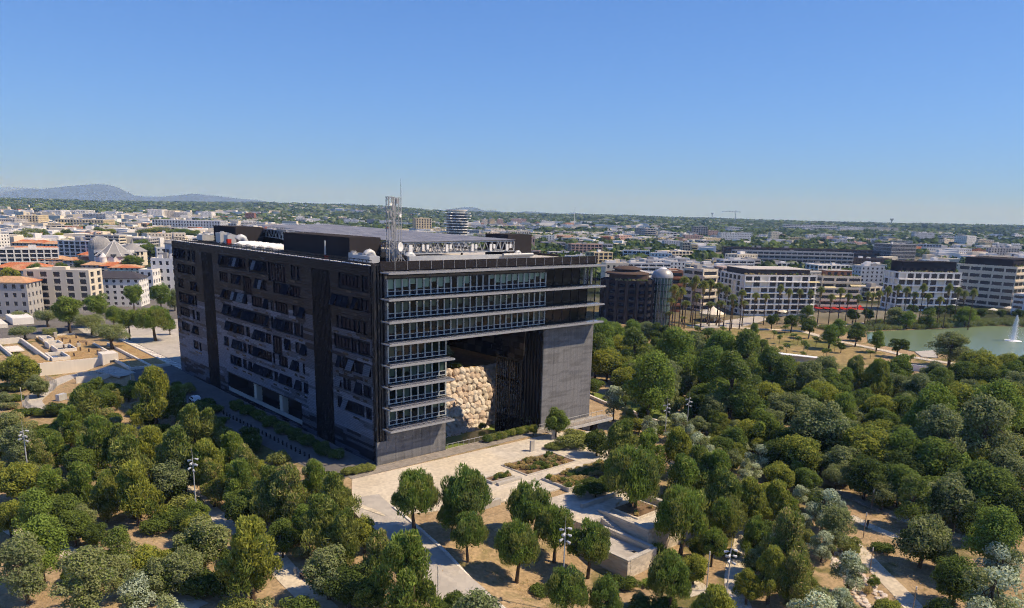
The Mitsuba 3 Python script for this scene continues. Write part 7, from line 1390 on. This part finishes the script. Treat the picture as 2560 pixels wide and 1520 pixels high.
# far houses: too many and small to tell apart
fr = np.random.default_rng(55)
for nm, mat, n, sd in (('far_houses', 'wall_white', 2300, 1), ('far_houses', 'wall_cream', 1700, 2), ('far_houses', 'roof_tile', 260, 3)):
    g = np.random.default_rng(sd); mb = MB()
    az = np.radians(g.uniform(-43, 40, n * 6)); r = np.exp(g.uniform(math.log(900), math.log(6000), n * 6)); x, y = r * np.sin(az), r * np.cos(az)
    ok = meshkit.fbm(np.stack([x * 0.0022, y * 0.0022, x * 0 + 6], -1), 3) + 0.25 * g.random(n * 6) > 0.60 + 0.06 * (r > 3500); x, y, r = x[ok][:n], y[ok][:n], r[ok][:n]; z = hz(x, y)
    for i in range(len(x)):
        L, Dp, h = g.uniform(8, 30) * (0.7 + r[i] / 4000), g.uniform(8, 13), g.choice([5, 6, 7, 9, 12]); a = g.uniform(-0.5, 0.5); c, s = math.cos(a), math.sin(a)
        q = np.array([(0, 0), (L, 0), (L, Dp), (0, Dp)]) @ np.array([[c, s], [-s, c]]) + [x[i], y[i]]
        mb.add([(*p, z[i] - 3) for p in q] + [(*p, z[i] + h) for p in q], BOXF)
    k = key(nm); tag(k, {'wall_white': 'countless tiny white houses scattered to the horizon', 'wall_cream': 'countless tiny cream houses scattered to the horizon', 'roof_tile': 'countless tiny red roofed houses scattered to the horizon'}[mat], kind='stuff'); put_ = shape(mb.mesh()); scene[k] = put_ | {'bsdf': {'type': 'ref', 'id': 'mat_' + mat}}
# woods and tree belts between the houses and over the hills
ball = trimesh.creation.icosphere(subdivisions=1); bv, bf = np.array(ball.vertices), np.array(ball.faces); low = bv[:, 2] > -0.35
bf = bf[low[bf].all(1)]
g = np.random.default_rng(91); n = 60000
az = np.radians(g.uniform(-45, 42, n)); r = np.exp(g.uniform(math.log(470), math.log(7200), n)); x, y = r * np.sin(az), r * np.cos(az)
m_ = meshkit.fbm(np.stack([x * 0.0030, y * 0.0030, x * 0 + 1], -1), 3); hs = meshkit.fbm(np.stack([x * 0.0022, y * 0.0022, x * 0 + 6], -1), 3)
ok = (m_ + 0.25 * sst(2200, 4200, r) - 0.35 * (hs - 0.5) + 0.05 * (np.degrees(az) > 0) * (r > 1000) - 0.03 * (r < 900) > 0.50) & (g.random(n) < 0.55)
tk = shapely.union_all(taken); pts = shapely.points(x, y); shapely.prepare(tk); ok &= ~shapely.intersects(tk, pts)
ok &= ~shapely.intersects(shapely.union_all([sg.Polygon(lake).buffer(60), sg.Polygon(sq).buffer(30), sg.Polygon([(-368.2, 506.1), (-248.9, 548.5), (-549.7, 1240.5), (-634.7, 1059.7), (-642.4, 890.2)])]), pts)
x, y, r = x[ok], y[ok], r[ok]; z = hz(x, y); N = len(x)
w = np.clip(3.2 + r * 0.0036, 4, 26) * g.uniform(0.6, 1.3, N); h = np.clip(4.5 + r * 0.0009, 4, 9) * g.uniform(0.7, 1.3, N)
jit = 1 + 0.30 * g.normal(size=(N, len(bv), 1)).clip(-1.5, 1.5)
vv = bv[None] * jit * np.stack([w, w, h], 1)[:, None] + np.stack([x, y, z + h * 0.55], 1)[:, None]
ff = (bf[None] + (np.arange(N) * len(bv))[:, None, None]).reshape(-1, 3)
pal = np.where(g.random(N) < 0.5, PAL['dark'], np.where(g.random(N) < 0.6, PAL['mid'], PAL['greygreen']))
uv = np.stack([np.repeat(pal, len(bv)), np.clip(g.uniform(0.0, 0.5, N)[:, None] + 0.2 * g.normal(size=(N, len(bv))), 0, 1).ravel()], 1)
tag('far_woodland', 'dark woods and tree belts covering the far town and hills', kind='stuff')
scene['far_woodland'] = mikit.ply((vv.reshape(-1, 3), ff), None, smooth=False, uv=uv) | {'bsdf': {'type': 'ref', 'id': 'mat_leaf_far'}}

# ---------------------------------------------------------------- labels of the plants
LOOK = dict(aleppo=('ragged upswept pine', 'pine tree'), stone=('round headed stone pine', 'pine tree'), poplar=('feathery green tree', 'tree'), silver=('silver leaved tree', 'tree'), olive=('spreading olive tree', 'tree'), palm=('tall fan palm', 'palm tree'), dwarfpalm=('dwarf fan palm', 'palm tree'), cypress=('dark cypress', 'tree'), sapling=('staked sapling', 'young tree'), plane=('plane tree', 'tree'), bush=('low tufted plant', 'plant'), round=('clipped round tree', 'tree'), reed=('reeds', 'plant'))
OAKS = ['dark green', 'bright green', 'mid green', 'yellow green', 'grey green']; SHRUBS = ['dark shrub', 'olive shrub', 'dry grey shrub', 'dense dark shrub']
ZONES = dict(westpark='the left park', pinerow='the plaza foreground', terrace='the terrace foot', eastpark='the terrace slope', woodland='the canal side wood', young='the sapling lawn', lakeside='the lake shore', palms='the palm grove', square='the left square', roofgarden='the round office roof',
             planter1='the kerbed plaza bed', planter2='the long raised planter', planter3='the small planter', hallhedge='the shaded facade hedge', hallcorner='the hedge by the corner columns', poolhedge='the pool railing hedge', bed='the square terrace bed', terracepine='the stone terrace', terraceedge='the bed above the terrace', roof4='the curved end block roof', roof5='the awning block roof', roof6='the gridded block roof', roof7='the right edge block roof', plaza='the edge of the bright plaza', pool='the boulder waterline', bank='the ground above the boulders')
def look(p):
    k, kind, x, y, H, W, i, zone = p
    if kind == 'oak': return OAKS[i] + (' tree' if H > 4.6 else ' bushy tree'), 'tree'
    if kind == 'shrub': return SHRUBS[i], 'shrub'
    return LOOK[kind]
byzone = {}
for p in PLANTS: byzone.setdefault((p[7], look(p)[0]), []).append(p)
for (zone, lk), ps in byzone.items():
    cat = look(ps[0])[1]; where = ZONES[zone]; grp = '%ss in %s' % (lk, where); n = len(ps); rows = max(1, math.ceil(n / 12)); ps = sorted(ps, key=lambda p: p[3])
    for r_ in range(rows):
        row_ = sorted(ps[n * r_ // rows: n * (r_ + 1) // rows], key=lambda p: p[2] / p[3])
        rn = '' if rows == 1 else ', %s row' % ((['front', 'back'] if rows == 2 else ['front'] + ORD[1:rows - 1] + ['back'])[r_])
        for j, p in enumerate(row_):
            if n == 1: lab = 'only %s on %s' % (lk, where) if zone != 'terracepine' else 'tallest round pine growing from the square bed of the stone terrace'
            else: lab = ('%s %s from the left%s of %s' % (ORD[min(j, 29)], lk, rn, where)) if len(row_) > 1 else '%s of %s%s' % (lk, where, rn)
            tag(p[0], lab, cat, grp if n > 1 else None)

scene['air'] = {'type': 'homogeneous', 'albedo': 0.95, 'sigma_t': {'type': 'rgb', 'value': [2.3e-5, 3.9e-5, 7.2e-5]}}
HAZE = True
if HAZE:
    scene['haze'] = dict(type='cube', to_world=T().translate([0, 16000, 390]).scale([36000, 19000, 410]), bsdf={'type': 'null'}, interior={'type': 'ref', 'id': 'air'})
    tag('haze', 'thin blue summer haze', kind='stuff')
else:
    scene['camera'].pop('medium'); scene.pop('air')
